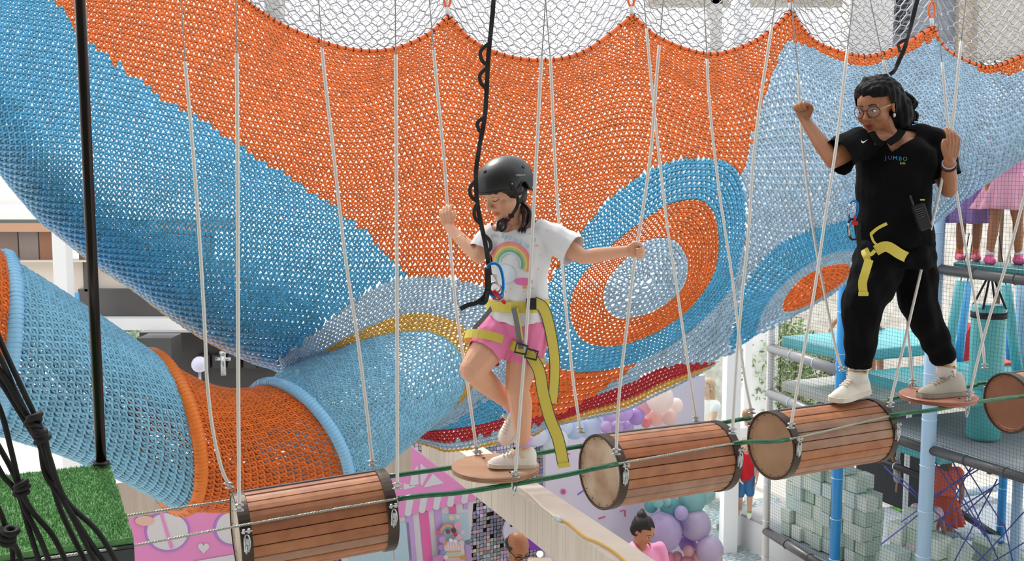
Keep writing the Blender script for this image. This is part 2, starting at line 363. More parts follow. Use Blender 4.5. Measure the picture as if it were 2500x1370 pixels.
sl1 = slice(nA, nA+nB); q = ALL[sl1]; c = np.where(q[:, 1] > 880-(q[:, 0]-1500)*.0, 2, 2)
lowor = closed([(1300,880),(1400,900),(1500,895),(1545,890),(1520,915),(1470,948),(1400,990),(1340,1020),(1290,1040),(1262,1010),(1270,940),(1265,880)])
c[inz(q, lowor)] = 0; c[(q[:, 0] < 1340) & (q[:, 1] < 760)] = 0
c[inz(q, T1bl)] = 1; c[inz(q, T1or)] = 0; c[inz(q, T1in)] = 2; colr[sl1] = c
sl2 = slice(nA+nB, nA+nB+nC); q = ALL[sl2]; c = np.full(nC, 2); c[inz(q, T2bl)] = 1; c[inz(q, T2pa)] = 2; c[inz(q, T2in)] = 0; colr[sl2] = c
sl3 = slice(nA+nB+nC, nA+nB+nC+nD); q = ALL[sl3]
yel = np.concatenate([openc(CI), openc(CY)[::-1]]); c = np.full(nD, 2); c[inz(q, yel) & (q[:, 0] > 800)] = 4
bsw = closed([(1040,1056),(1110,1030),(1180,978),(1230,960),(1300,985),(1290,1010),(1235,1018),(1150,1036)]); c[inz(q, bsw)] = 1
osw = closed([(1262,860),(1330,860),(1340,1010),(1290,1015),(1258,950)]); c[inz(q, osw)] = 0; colr[sl3] = c
sl4 = slice(nA+nB+nC+nD, len(ALL)); q = ALL[sl4]; v = (q[:, 1]-E0(q[:, 0]))/np.maximum(BOT(q[:, 0])-E0(q[:, 0]), 1)
c = np.where(v < .54, 3, np.where(v < .82, 4, 2)); l = q[:, 0] < 1330; c = np.where(l, np.where(v < .5, 3, np.where(v < .8, 2, 4)), c); colr[sl4] = c
S0 = SURF(ALL[:, :2]); eps = .5
U3 = SURF(ALL[:, :2]+ALL[:, 2:4]*eps)-SURF(ALL[:, :2]-ALL[:, 2:4]*eps)
V3 = SURF(ALL[:, :2]+ALL[:, 4:6]*eps)-SURF(ALL[:, :2]-ALL[:, 4:6]*eps)
# keep the cords of even thickness where the surface turns away from the eye
for A_ in (U3, V3):
    l_ = np.linalg.norm(A_, axis=1, keepdims=True); A_ *= np.minimum(1, .075/np.maximum(l_, 1e-6))
N3 = np.cross(U3, V3); flip = np.einsum('ij,ij->i', N3, S0-np.array(CAM)) > 0
U3[flip] *= -1
net = empty('crochet_net', P(1500, 300, 7.2), 'huge crocheted net of orange, blue and pale blue cord with ringed targets across the room', 'net')
names = ['orange_panel', 'blue_panel', 'pale_blue_panel', 'red_border', 'yellow_border']; ms = [M_OR, M_BL, M_PA, M_RE, M_YE]
labs = ['orange crochet with small open holes', 'strong blue crochet', 'pale blue crochet', 'red crochet stripe', 'golden yellow crochet stripe']
for k in range(5):
    mk = colr == k
    V_, Q_, t_ = stitches(S0[mk], U3[mk], V3[mk]); fastmesh(names[k], V_, Q_, ms[k], parent=net, tone=t_, label=labs[k], kind='stuff')
print('stitches', len(ALL))
# edge cord, lashings and pull-up loops along the scalloped top
ec = [Vector(p) for p in SURF(topc+np.array([0, 3.0]))]
M_ORP = mat('cord_orange_plain', 'e8682a', .45, bump=.3, bscale=200)
mb = MB(); mb.tube(ec, .017, 8); mb.build('edge_cord', M_ORP, net, kind=None)
mb = MB(); mdk = mat('lashing_dark', '3a1d12', .7)
for i in range(30, len(ec)-2, 2):
    p = ec[i]; t = (ec[i+1]-ec[i-1]).normalized(); a = t.orthogonal().normalized(); b = t.cross(a)
    mb.tube([p+(a*math.cos(w)+b*math.sin(w))*.021+t*(.004*math.sin(w)) for w in np.linspace(0, 2*PI, 9)[:-1]], .0035, 4, closed=True)
mb.build('edge_lashing', mdk, net, kind='stuff')
M_STEEL = mat('galvanised_steel', 'b9bcbc', .3, 1, var=.2, vscale=40)
for (px, py) in ((1094, 40), (1543, 38), (1931, 28), (2276, 66)):
    d = float(DEPTH(px, py)); a = P(px, py+4, d); b = P(px-2, py-22, d); c_ = P(px-3, py-60, d)
    mb = MB(); mb.tube([a, a.lerp(b, .5), b], .016, 8); mb.build('tie_sleeve', mat('tie_sleeve', 'c9cfd2', .35), net)
    loop = [b+Vector((math.sin(w)*.022, 0, .06-math.cos(w)*.06)) for w in np.linspace(0, 2*PI, 21)[:-1]]
    mb = MB(); mb.tube(loop, .009, 6, closed=True); mb.tube([loop[10], loop[10]+Vector((0, .02, .9))], .004, 5); mb.build('tie_loop', M_ORP, net)
    mb = MB()
    for k in range(7): mb.tube([a+Vector((random.uniform(-.04, .04), 0, -.02-.01*k)), a+Vector((random.uniform(-.012, .012), -.01, .015)), a+Vector((random.uniform(-.05, .05), 0, -.03-.012*k))], .009, 5)
    mb.build('tie_knot', M_ORP, net)
# ------------------------------------------------------------------ white hexagonal net above
def hexnet(name, cw, ch, depthadd, r, rowsn, xr0, xr1, y0, parent, m, up, jit):
    """hexagons hung from the scalloped edge up to the ceiling"""
    nx = int((xr1-xr0)/cw); V = {}; E = set()
    def node(i, j): return (i, j)
    pts = {}
    for j in range(rowsn*2+2):
        for i in range(nx+1):
            # brick-offset hex lattice: pair rows
            k = j//2; off = .5*(k % 2)
            x = xr0+(i+off)*cw+(0.0); v = k*ch*1.0+(ch*.46 if j % 2 else 0)
            pts[(i, j)] = (x, v)
    for k in range(rowsn+1):
        for i in range(nx+1):
            a, b = (i, 2*k), (i, 2*k+1); 
            if b in pts and a in pts: E.add((a, b))                    # upright
            if k < rowsn:
                c = b                                                    # top of the upright joins two bottoms of the next row
                if k % 2 == 0: nb = [(i, 2*k+2), (i-1, 2*k+2)]
                else: nb = [(i, 2*k+2), (i+1, 2*k+2)]
                for q in nb:
                    if q in pts and c in pts: E.add((c, q))
    keys = list(pts); idx = {k: n for n, k in enumerate(keys)}; A = np.array([pts[k] for k in keys])
    A += rng.normal(0, jit, A.shape); bx = A[:, 0]; base = TOP(bx)-2
    vv = A[:, 1]; f = 1-np.exp(-vv/40)                                   # squeezed near the edge
    py = base-(vv-24*f*.7)*up
    D = DEPTH(bx, np.maximum(TOP(bx), -40))+depthadd(vv)
    X3 = PN(bx, py, D)
    Vt = []; Qt = []; n = 0
    for a, b in E:
        p, q = Vector(X3[idx[a]]), Vector(X3[idx[b]])
        if (p-q).length > .25 or py[idx[a]] < -60: continue
        t = (q-p).normalized(); u = t.orthogonal().normalized(); w = t.cross(u)
        for e in (p, q):
            for s in range(3): an = s*2*PI/3; Vt.append(e+(u*math.cos(an)+w*math.sin(an))*r)
        for s in range(3): Qt.append((n+s, n+(s+1) % 3, n+3+(s+1) % 3, n+3+s))
        n += 6
    return fastmesh(name, [tuple(v) for v in Vt], Qt, m, parent=parent, kind='stuff')
hexr = empty('hexagon_mesh_net', P(1500, 60, 7.6), 'white knotted hexagon mesh curtain above the scalloped orange edge, nearer layer', 'net')
hexnet('cord_mesh', 29, 20, lambda v: .05+v*.002, .0058, 13, 560, 2620, 0, hexr, mat('hex_cord', 'b4b4ba', .6), 1.0, .8)
hexr2 = empty('hexagon_mesh_net', P(1500, 20, 8.6), 'finer hexagon mesh seen through the nearer white mesh curtain', 'net')
hexnet('cord_mesh', 18, 12.5, lambda v: .9+v*.002, .0026, 20, 560, 2620, 0, hexr2, mat('hex_cord_far', '77787a', .6), 1.0, .6)
# ------------------------------------------------------------------ crocheted tunnel
def ring_frame(c, axis):
    a = Vector(axis).normalized(); up = Vector((0, 0, 1)); s = a.cross(up).normalized(); u = s.cross(a).normalized(); return a, s, u
def ringpts(c, axis, r, n, rv=None):
    a, s, u = ring_frame(c, axis); return np.array([c+s*(r*math.cos(t))+u*((rv or r)*math.sin(t)) for t in np.linspace(0, 2*PI, n, endpoint=False)])
cZ = P(-260, 700, 5.05); cA = P(-12, 838, 5.38); cB = P(402, 1056, 5.85); cC = P(725, 1092, 6.25); cD = P(985, 936, 6.62)
tun = empty('crochet_tunnel', cB, 'crocheted crawl tunnel in blue and orange sections joined by padded hoops', 'tunnel')
def section(name, c0, c1, a0, a1, r0, r1, nr, nc, m, waist=0, sag=0, lab=None, rv1=None):
    rows3 = []
    for k in range(nr+1):
        t = k/nr; c = c0.lerp(c1, t)+Vector((0, 0, -sag*math.sin(PI*t))); ax = Vector(a0).normalized().lerp(Vector(a1).normalized(), t)
        r = r0+(r1-r0)*t-waist*math.sin(PI*t); rv = (r0+((rv1 or r1)-r0)*t-waist*math.sin(PI*t))
        rows3.append(ringpts(c, ax, r, 360, rv))
    C, U, V = [], [], []
    for k in range(nr):
        A, B = rows3[k], rows3[k+1]; M = (A+B)/2; th = (np.arange(nc)+(.5 if k % 2 else 0))*360/nc
        f = lambda q, Z: Z[(np.floor(q).astype(int)) % 360]*(1-(q % 1))[:, None]+Z[(np.floor(q).astype(int)+1) % 360]*(q % 1)[:, None]
        C.append(f(th, M)); U.append(f(th+180/nc, M)-f(th-180/nc, M)); V.append(f(th, B)-f(th, A))
    C, U, V = map(np.concatenate, (C, U, V)); cen = np.array(c0.lerp(c1, .5)); N = np.cross(U, V); fl = np.einsum('ij,ij->i', N, C-cen) < 0; U[fl] *= -1
    a, b, t = stitches(C, U, V); return fastmesh(name, a, b, m, parent=tun, tone=t, label=lab, kind='stuff')
M_HO = mat('hoop_pale_blue', '8ec8ee', .45, attr='tone'); M_HO2 = mat('hoop_orange', 'e87a22', .45, attr='tone')
axA, axB, axC, axD = (.80, .58, -.16), (.75, .66, .10), (.60, .74, .32), (.6, .7, .4)
section('orange_section', cZ, cA, axA, axA, .48, .46, 14, 84, M_OR, lab='orange crochet tube at the far left')
section('blue_section', cA, cB, axA, axB, .46, .46, 25, 84, M_TE, waist=.02, sag=-.03, lab='sky blue crochet tube')
section('orange_section', cB, cC, axB, axC, .46, .43, 20, 84, M_OR, waist=.045, sag=.06, lab='orange crochet tube in the middle')
# flare: lofted from the last hoop to the mouth outline in the net
hc = ringpts(cC, axC, .45, 360); near = np.array([hc[int(q) % 360] for q in np.linspace(100, -100, 160)])
mouth = SURF(openc(CI)); fr = []
for k in range(31):
    t = k/30; w = near+(mouth-near)*t; w[:, 1] -= .07*math.sin(PI*t)*np.sin(np.linspace(0, PI, 160)); fr.append(w)
C_, U_, V_ = [], [], []
for k in range(30):
    A, B = fr[k], fr[k+1]; M = (A+B)/2; n = int(56-6*k/30); tt = (np.arange(n)+(.5 if k % 2 else 0)+.25)/n; w = .5/n
    C_.append(resample(M, tt)); U_.append(resample(M, tt+w)-resample(M, tt-w)); V_.append(resample(B, tt)-resample(A, tt))
C_, U_, V_ = map(np.concatenate, (C_, U_, V_)); N_ = np.cross(U_, V_); fl = np.einsum('ij,ij->i', N_, C_-np.array(CAM)) > 0; U_[fl] *= -1
a_, b_, t_ = stitches(C_, U_, V_); fastmesh('flared_section', a_, b_, M_TE, parent=tun, tone=t_, label='sky blue flaring crochet mouth', kind='stuff')
# far half of the flare
bk = np.array([hc[int(q) % 360] for q in np.linspace(90, 270, 80)]); C_, U_, V_ = [], [], []
e0_, e1_ = mouth[40]+np.array([0, .5, 0]), mouth[-1]+np.array([0, .35, 0]); far = np.array([e0_+(e1_-e0_)*q+np.array([.0, .45*math.sin(PI*q), 0]) for q in np.linspace(0, 1, 80)])
for k in range(20):
    A, B = bk+(far-bk)*k/20, bk+(far-bk)*(k+1)/20; M = (A+B)/2; tt = (np.arange(36)+(.5 if k % 2 else .1))/36.6; w = .5/36
    C_.append(resample(M, tt)); U_.append(resample(M, tt+w)-resample(M, tt-w)); V_.append(resample(B, tt)-resample(A, tt))
a_, b_, t_ = stitches(*map(np.concatenate, (C_, U_, V_))); fastmesh('flared_section', a_, b_, M_TE, parent=tun, tone=t_, label='far side of the sky blue crochet mouth', kind='stuff')
def hoop(c, ax, r, rr, m, lab):
    n = 260; base = ringpts(c, ax, r, n); cv = Vector(c); mb = MB(); V = []; T = []
    a, s, u = ring_frame(c, ax)
    for i in range(n):
        p = Vector(base[i]); o = (p-cv).normalized(); w = 1+.07*(i % 2)
        for j in range(10):
            t = 2*PI*j/10; V.append(p+(o*math.cos(t)+a*math.sin(t)*1.25)*rr*w); T.append([.9 if i % 2 == 0 else 1.05]*3)
    Q = [(i*10+j, i*10+(j+1) % 10, ((i+1) % n)*10+(j+1) % 10, ((i+1) % n)*10+j) for i in range(n) for j in range(10)]
    fastmesh('padded_hoop', [tuple(v) for v in V], Q, m, parent=tun, tone=T, label=lab)
    # spiky overstitches that bind the crochet to the hoop
    mb = MB()
    for i in range(0, n, 2):
        p = Vector(base[i]); o = (p-cv).normalized(); L = random.uniform(.032, .050)
        mb.tube([p+o*rr*.95-a*.0, p-a*(L*.6)+o*rr*.8, p-a*L+o*.004], [.0034, .003, .001], 3, cap=False)
        mb.tube([p+o*rr*.95+a*.0, p+a*(L*.6)+o*rr*.8, p+a*L+o*.004], [.0034, .003, .001], 3, cap=False)
    mm = mat('hoop_stitch_blue', '8ec8ee', .45) if m is M_HO else mat('hoop_stitch_orange', 'e87a22', .45)
    mb.build('binding_stitches', mm, tun, kind='stuff')
hoop(cA, axA, .475, .030, M_HO, 'pale blue hoop'); hoop(cB, axB, .475, .030, M_HO2, 'orange hoop'); hoop(cC, axC, .455, .030, M_HO, 'pale blue hoop')
# ------------------------------------------------------------------ rope course
UDIR = Vector((math.cos(R(27)), math.sin(R(27)), 0)); WDIR = Vector((math.sin(R(27)), -math.cos(R(27)), 0))
M_W = [mat('teak_warm', '9c6344', .5, bump=.35, bscale=30, col2='b47a52', vscale=14, stretch=(1, 1, 1), spec=.35, dist=.003),
       mat('teak_mid', '8e5a40', .5, bump=.35, bscale=30, col2='a56c48', vscale=14, spec=.35, dist=.003),
       mat('teak_grey', '96705b', .55, bump=.35, bscale=30, col2='ab8870', vscale=12, spec=.3, dist=.003),
       mat('teak_red', '9a5836', .5, bump=.35, bscale=30, col2='b0693f', vscale=14, spec=.35, dist=.003)]
M_BAND = mat('dark_band', '4a4039', .42, .75, bump=.3, bscale=50, var=.25, vscale=10, dist=.002)
M_END = [mat('disc_pale', 'd6cbbd', .7, bump=.3, bscale=25, col2='b59c82', vscale=5, dist=.003), mat('disc_worn', 'd0bfa8', .7, bump=.3, bscale=25, col2='9c7558', vscale=6, dist=.003),
         mat('disc_brown', 'b08a6c', .65, bump=.3, bscale=25, col2='93704f', vscale=6, dist=.003), mat('disc_dark', '94634a', .6, bump=.3, bscale=25, col2='84543c', vscale=6, dist=.003)]
M_STRIP = mat('worn_rubber_strip', '5c5b62', .35, var=.25, vscale=20)
M_PVC = mat('clear_sleeve', 'dcdad4', .25, spec=.6); M_WIRE = mat('wire_rope', '9d9f9c', .35, .8); M_CABLE = mat('course_cable', 'a3a59a', .4, .45)
M_GREEN = mat('green_sleeve', '12603a', .3, spec=.6, var=.25, vscale=60); M_BLACK = mat('black_cord', '080706', .75, bump=.4, bscale=300, dist=.002)
def frame_from(a, up=Vector((0, 0, 1))):
    a = a.normalized(); s = a.cross(up).normalized(); u = s.cross(a).normalized(); return a, s, u
barrels = []
def shackle(mb, p, up, side, sc=1.0):
    mb.tube([p+up*(.03*math.cos(w)-.02)*sc+side*.010*math.sin(w)*sc for w in np.linspace(0, 2*PI, 13)[:-1]], .0032*sc, 6, closed=True)
    mb.tube([p-up*.045*sc-side*.004+Vector((0, -.008*math.sin(w), 0))*sc+up*(.014*math.cos(w))*sc for w in np.linspace(0, 2*PI, 11)[:-1]], .0035*sc, 6, closed=True)
    for k in (-1, 1): mb.box(p+up*.022*sc+side*k*.009, (.010, .012, .016), bev=.002)
    mb.tube([p+up*.02*sc-side*.018, p+up*.02*sc+side*.02], .0028, 6)
def barrel(cl, cr, lab, endm, seed, flip=0):
    rd = random.Random(seed); a, s, u = frame_from(cr-cl); L = (cr-cl).length; r = .150
    t = empty('wooden_barrel', (cl+cr)/2, lab, 'barrel', 'hanging slatted wooden barrels')
    n = 22
    for i in range(n):
        w0 = 2*PI*(i+.03)/n; w1 = 2*PI*(i+.97)/n; sh = rd.uniform(-.0012, .0015); mb = MB(); vs = []
        for x in (.012, L-.012):
            for rr, q in ((r-.016, 0), (r+sh-.002, 0), (r+sh+.0008, .06), (r+sh+.0014, .5), (r+sh+.0008, .94), (r+sh-.002, 1), (r-.016, 1)):
                w = w0+(w1-w0)*q; vs.append(cl+a*x+(s*math.cos(w)+u*math.sin(w))*rr)
        k = 7; fs = [(j, (j+1) % k, k+(j+1) % k, k+j) for j in range(k)]+[tuple(range(k-1, -1, -1)), tuple(range(k, 2*k))]
        mb.add(vs, fs); mb.build('slat', M_W[rd.choice([0, 0, 1, 1, 2, 3])], t)
    for x0 in (.0, L-.042):
        mb = MB(); vs = []; m_ = 48
        prof = [(0, r-.004), (0, r+.004), (.002, r+.0065), (.040, r+.0065), (.042, r+.004), (.042, r-.004)]
        for q, rr in prof:
            for j in range(m_): w = 2*PI*j/m_; vs.append(cl+a*(x0+q)+(s*math.cos(w)+u*math.sin(w))*rr)
        k = len(prof); fs = [(i*m_+j, ((i+1) % k)*m_+j, ((i+1) % k)*m_+(j+1) % m_, i*m_+(j+1) % m_) for i in range(k) for j in range(m_)]
        mb.add(vs, fs, smooth=False)
        band = mb.build('steel_band', M_BAND, t)
    for sgn, c in ((-1, cl), (1, cr)):
        mb = MB(); m_ = 48; vs = []
        for q, rr in ((.012, 0.0), (.012, r*.86), (.009, r*.88), (.009, r*.955), (.004, r*.965), (.004, r-.006), (.03, r-.006)):
            for j in range(m_): w = 2*PI*j/m_; vs.append(c-a*sgn*q*-1*-1+(s*math.cos(w)+u*math.sin(w))*max(rr, .0005))
        fs = [(i*m_+j, i*m_+(j+1) % m_, (i+1)*m_+(j+1) % m_, (i+1)*m_+j) for i in range(6) for j in range(m_)]
        fs.append(tuple(range(m_)))
        mb.add(vs, fs); e = mb.build('end_disc', M_END[endm], t)
        mb = MB()
        for j in range(16): w = 2*PI*j/16; p = c-a*sgn*.009+(s*math.cos(w)+u*math.sin(w))*r*.915; mb.sphere(p, .0028, seg=6, rings=4)
        mb.build('nail', M_BAND, e, kind='stuff')
    wt = R(103)
    mb = MB(); mb.box((0, 0, 0), (L-.07, .040, .006), bev=.002, rot=Matrix((a, (s*-math.sin(wt)+u*math.cos(wt)), (s*math.cos(wt)+u*math.sin(wt)))).transposed())
    mb.v = [tuple(Vector(v)+(cl+cr)/2+(s*math.cos(wt)+u*math.sin(wt))*(r+.003)) for v in mb.v]; mb.build('rubber_strip', M_STRIP, t)
    mb = MB()
    for x in (.021, L-.021):
        for sd in (1, -1): p = cl+a*x+s*(r+.012)*sd+u*.045; shackle(mb, p, u, a); mb.box(p-s*.008*sd-u*.03, (.02, .016, .05), bev=.003)
    mb.build('rope_bracket', M_STEEL, t, kind='stuff')
    barrels.append((cl, cr)); return t
barrel(P(575, 1308, 3.62), P(948, 1243, 3.84), 'nearest slatted barrel, cut off by the bottom edge left of the girl', 0, 1)
barrel(P(1462, 1153, 4.14), P(1756, 1112, 4.46), 'slatted barrel just right of the girl, with a cracked pale end disc', 1, 2)
barrel(P(1880, 1088, 4.55), P(2134, 1050, 4.87), 'slatted barrel with brown end disc that the woman steps on', 2, 3)
barrel(P(2458, 985, 5.12), P(2760, 945, 5.44), 'slatted barrel cut off by the right edge with dark brown disc', 3, 4)
def helix(path, r, k, pitch, nstep=6):
    pts = [Vector(p) for p in path]; L = [0]
    for i in range(1, len(pts)): L.append(L[-1]+(pts[i]-pts[i-1]).length)
    n = int(L[-1]/pitch*nstep); A = np.array(pts); out = []
    q = np.linspace(0, L[-1], n); C = np.stack([np.interp(q, L, A[:, i]) for i in range(3)], 1)
    for s_ in range(k):
        ln = []
        for i in range(n):
            t = Vector(C[min(i+1, n-1)]-C[max(i-1, 0)]).normalized(); u = Vector((0, 0, 1)); sd = t.cross(u).normalized(); up = sd.cross(t); w = 2*PI*(q[i]/pitch+s_/k)
            ln.append(Vector(C[i])+(sd*math.cos(w)+up*math.sin(w))*r)
        out.append(ln)
    return out
def cable(pts, sleeves, lab):
    p3 = [P(*q) for q in pts]; path = catmull(p3, 6); t = empty('course_cable', p3[0], lab, 'cable')
    mb = MB()
    for ln in helix(path, .0026, 3, .032): mb.tube(ln, .0029, 4, cap=False)
    mb.build('wire_strands', M_CABLE, t, kind='stuff')
    for a, b in sleeves:
        seg = path[a*6:b*6+1]; d = (seg[-1]-seg[0]).normalized(); mb = MB(); mb.tube(seg, .0098, 12)
        for ln in helix(seg, .0088, 3, .06): mb.tube(ln, .0018, 4, cap=False)
        mb.build('green_sleeve', M_GREEN, t, label='dark green plastic sleeve over the cable')
    return t
cable([(100,1365,3.02),(325,1332,3.2),(590,1283,3.49),(972,1218,3.71),(1120,1203,3.78),(1256,1182,3.85),(1380,1160,3.92),(1508,1133,4.0),(1792,1083,4.31),(1925,1073,4.41),(2172,1016,4.72),(2280,1001,4.78),(2366,985,4.84),(2502,966,4.98),(2800,925,5.3)],
      [(3, 7), (8, 9), (10, 13)], 'nearer of the two course cables, running in front of the barrels')
cable([(120,1290,3.3),(316,1258,3.55),(540,1225,3.76),(930,1166,3.99),(1108,1141,4.09),(1170,1130,4.15),(1308,1108,4.22),(1421,1089,4.28),(1765,1032,4.60),(1832,1021,4.69),(2168,976,5.01),(2232,962,5.1),(2376,942,5.2),(2404,934,5.25),(2700,900,5.5)],
      [(3, 7), (8, 9), (10, 13)], 'farther of the two course cables, running behind the barrels')
def plate(c, r, lab, m):
    t = empty('stepping_disc', c, lab, 'platform'); n = 64; mb = MB(); vs = []
    prof = [(0.0001, .0), (r-.004, 0), (r, -.003), (r, -.0065), (r-.0015, -.0075), (r, -.0085), (r, -.0125), (r-.0015, -.0135), (r, -.0145), (r, -.020), (r-.004, -.023), (.0001, -.023)]
    for rr, z in prof:
        for j in range(n): w = 2*PI*j/n; vs.append(c+Vector((rr*math.cos(w), rr*math.sin(w), z)))
    k = len(prof); mb.add(vs, [(i*n+j, (i+1)*n+j, (i+1)*n+(j+1) % n, i*n+(j+1) % n) for i in range(k-1) for j in range(n)]); mb.build('plywood_disc', m, t)
    mb = MB()
    for sd in (-1, 1):
        p = c+WDIR*sd*-(r*.8)*-1+Vector((0, 0, -.03)); mb.box(p, (.05, .03, .014), bev=.003)
        shackle(mb, c+WDIR*sd*(r*.93)+Vector((0, 0, -.012)), Vector((0, 0, 1)), UDIR, 1.1)
    mb.build('disc_bracket', M_STEEL, t, kind='stuff')
    mb = MB()
    for x, y in ((-.05, .1), (.06, -.1)): mb.tube([c+Vector((x, y, 0)), c+Vector((x, y, .003))], .006, 8)
    mb.build('disc_bolt', M_BAND, t, kind='stuff')
M_PLY = mat('plywood_disc', 'b08a6e', .4, bump=.15, bscale=20, col2='a0785c', vscale=7, spec=.4, stretch=(1, 4, 1), dist=.002)
PL1 = P(1210, 1136, 3.99); PL2 = P(2291, 963, 4.96)
plate(PL1, .176, 'round plywood stepping disc that the girl stands on', M_PLY)
plate(PL2, .183, 'round plywood stepping disc under the rear foot of the woman', mat('plywood_disc_red', 'a87058', .45, bump=.15, bscale=20, col2='98604a', vscale=7, dist=.002))
def hang(pts, Y, split, lab, Y0=None):
    n = len(pts); p3 = [P(x, y, (Y0 or Y)*(1-i/(n-1))+Y*i/(n-1)) for i, (x, y) in enumerate(pts)]
    d0 = (p3[0]-p3[1]).normalized(); p3 = [p3[0]+d0*1.3]+p3; path = catmull(p3, 8)
    t = empty('suspension_rope', p3[-1], lab, 'rope', 'white suspension ropes of the course')
    k = min(range(len(path)), key=lambda i: abs(proj(path[i])[1]-split))
    mb = MB(); mb.tube(path[:k+1], .0026, 6); mb.build('thin_wire', M_WIRE, t, label='bare thin wire')
    mb = MB(); mb.tube(path[k:], .0066, 10); mb.build('sleeve', M_PVC, t, label='milky plastic sleeve')
    mb = MB(); d = (path[-1]-path[-3]).normalized()
    for q in (0, .018): mb.box(path[-1]-d*q, (.026, .016, .009), bev=.003); mb.tube([path[-1]-d*q+Vector((-.018, -.006, 0)), path[-1]-d*q+Vector((.018, -.006, 0))], .0035, 6)
    mb.build('rope_clamp', M_STEEL, t, kind='stuff')
hang([(442,0),(452,150),(468,330),(485,550),(500,800),(505,920),(518,1040),(540,1140),(562,1190)], 3.78, 150, 'slack suspension rope at the back of the nearest barrel, left end')
hang([(576,0),(578,130),(580,400),(581,800),(583,1100),(584,1245)], 3.48, 132, 'suspension rope at the front left end of the nearest barrel')
hang([(778,0),(790,160),(815,380),(842,620),(872,820),(895,1000),(910,1136)], 4.0, 118, 'suspension rope at the back right end of the nearest barrel')
hang([(965,0),(967,250),(969,700),(970,1000),(970,1192)], 3.7, 140, 'suspension rope at the front right end of the nearest barrel')
hang([(1048,0),(1062,160),(1085,400),(1095,540),(1112,740),(1140,930),(1164,1102)], 4.16, 120, 'suspension rope held by the raised right hand of the girl')
hang([(1332,0),(1320,180),(1307,430),(1290,740),(1270,1000),(1258,1164)], 3.84, 140, 'suspension rope passing in front of the girl down to her disc')
hang([(1332,0),(1345,170),(1355,400),(1372,640),(1396,900),(1418,1055)], 4.29, 140, 'suspension rope close behind the loose yellow strap of the girl')
hang([(1614,60),(1602,200),(1590,360),(1570,510),(1549,640),(1530,800),(1512,960),(1504,1108)], 4.0, 120, 'suspension rope held by the outstretched left hand of the girl')
hang([(1574,20),(1590,200),(1608,370),(1630,560),(1652,700),(1675,860),(1700,1028)], 4.6, 60, 'suspension rope crossing the ringed target, back of the middle barrel')
hang([(1885,60),(1860,220),(1840,380),(1828,560),(1812,720),(1800,860),(1788,1058)], 4.31, 70, 'suspension rope at the front right end of the middle barrel')
hang([(1722,60),(1732,250),(1755,460),(1785,660),(1802,800),(1818,920),(1835,1008)], 4.69, 140, 'suspension rope at the back left of the barrel the woman steps on')
hang([(2069,120),(2045,330),(2015,530),(1990,700),(1962,860),(1930,1044)], 4.4, 132, 'suspension rope at the front left of the barrel the woman steps on')
hang([(1935,40),(1948,170),(1953,262),(1962,380),(1985,560),(2010,700),(2038,840),(2056,905)], 5.0, 180, 'suspension rope gripped by the raised right fist of the woman')
hang([(2347,100),(2325,300),(2300,440),(2265,590),(2235,720),(2200,870),(2172,992)], 4.74, 122, 'suspension rope passing in front of the hip of the woman')
hang([(2148,110),(2165,190),(2180,420),(2200,640),(2215,790),(2229,936)], 5.1, 130, 'suspension rope behind the woman, rising from the back of her disc')
hang([(2525,380),(2490,520),(2455,650),(2420,760),(2392,860),(2367,966)], 4.84, 60, 'suspension rope at the front of the disc under the woman')
hang([(2296,110),(2310,260),(2328,420),(2350,560),(2378,720),(2398,830),(2404,898)], 5.26, 160, 'suspension rope held by the left hand of the woman')
# ------------------------------------------------------------------ turf platform, pole and black rope net
zt = 3.335
A_ = PZ(326, 1312, zt); B_ = PZ(268, 1133, zt); C_2 = PZ(-40, 1166, zt); dr = (C_2-B_).normalized()
t = empty('turf_platform', A_, 'green turf covered platform at the lower left corner', 'platform')
A2 = A_+dr*1.6; B2 = B_+dr*1.6
mb = MB(); dz = Vector((0, 0, -.02)); mb.add([A_, B_, B2, A2, A_+dz, B_+dz, B2+dz, A2+dz], [(0, 1, 2, 3), (7, 6, 5, 4), (0, 4, 5, 1), (1, 5, 6, 2), (2, 6, 7, 3), (3, 7, 4, 0)])
turf = mb.build('turf_mat', mat('turf_base', '4a7d48', .9, bump=.6, bscale=120, col2='6a9a60', vscale=40), t)
mb = MB(); e1 = (A_-B_).normalized()
for off, h, inn in ((-.022, .012, .004), (-.034, .05, .0), ):
    q = [A_+e1*(.01-inn), B_-e1*.01, B2, A2+e1*(.01-inn)]; mb.add([p+Vector((0, 0, off)) for p in q]+[p+Vector((0, 0, off-h)) for p in q], [(0, 1, 2, 3), (7, 6, 5, 4), (0, 4, 5, 1), (1, 5, 6, 2), (2, 6, 7, 3), (3, 7, 4, 0)])
mb.build('steel_frame', mat('platform_frame', '3b4140', .35, .5), t)
nb = 42000; a1 = rng.uniform(0, 1, nb); a2 = rng.uniform(0, .8, nb); base = np.array(A_)+(np.array(B_)-np.array(A_))*a1[:, None]+(np.array(A2)-np.array(A_))*a2[:, None]
an = rng.uniform(0, 2*PI, nb); d1 = np.stack([np.cos(an), np.sin(an), 0*an], 1)*.0016; tip = base+np.stack([rng.normal(0, .004, nb), rng.normal(0, .004, nb), rng.uniform(.006, .013, nb)], 1)
V_ = np.stack([base-d1, base+d1, tip], 1).reshape(-1, 3); fastmesh('turf_blades', V_, np.arange(nb*3).reshape(-1, 3), mat('turf_blade', '679c5c', .7, attr='tone'), parent=t, tone=np.repeat(np.repeat(rng.uniform(.65, 1.35, nb), 3)[:, None], 3, 1), smooth=False, kind='stuff')
pt, pb = P(193, -60, 3.97), P(247, 1134, 3.97); d = (pt-pb).normalized(); t = empty('steel_pole', pb, 'dark polished steel pole standing at the corner of the turf platform', 'pole')
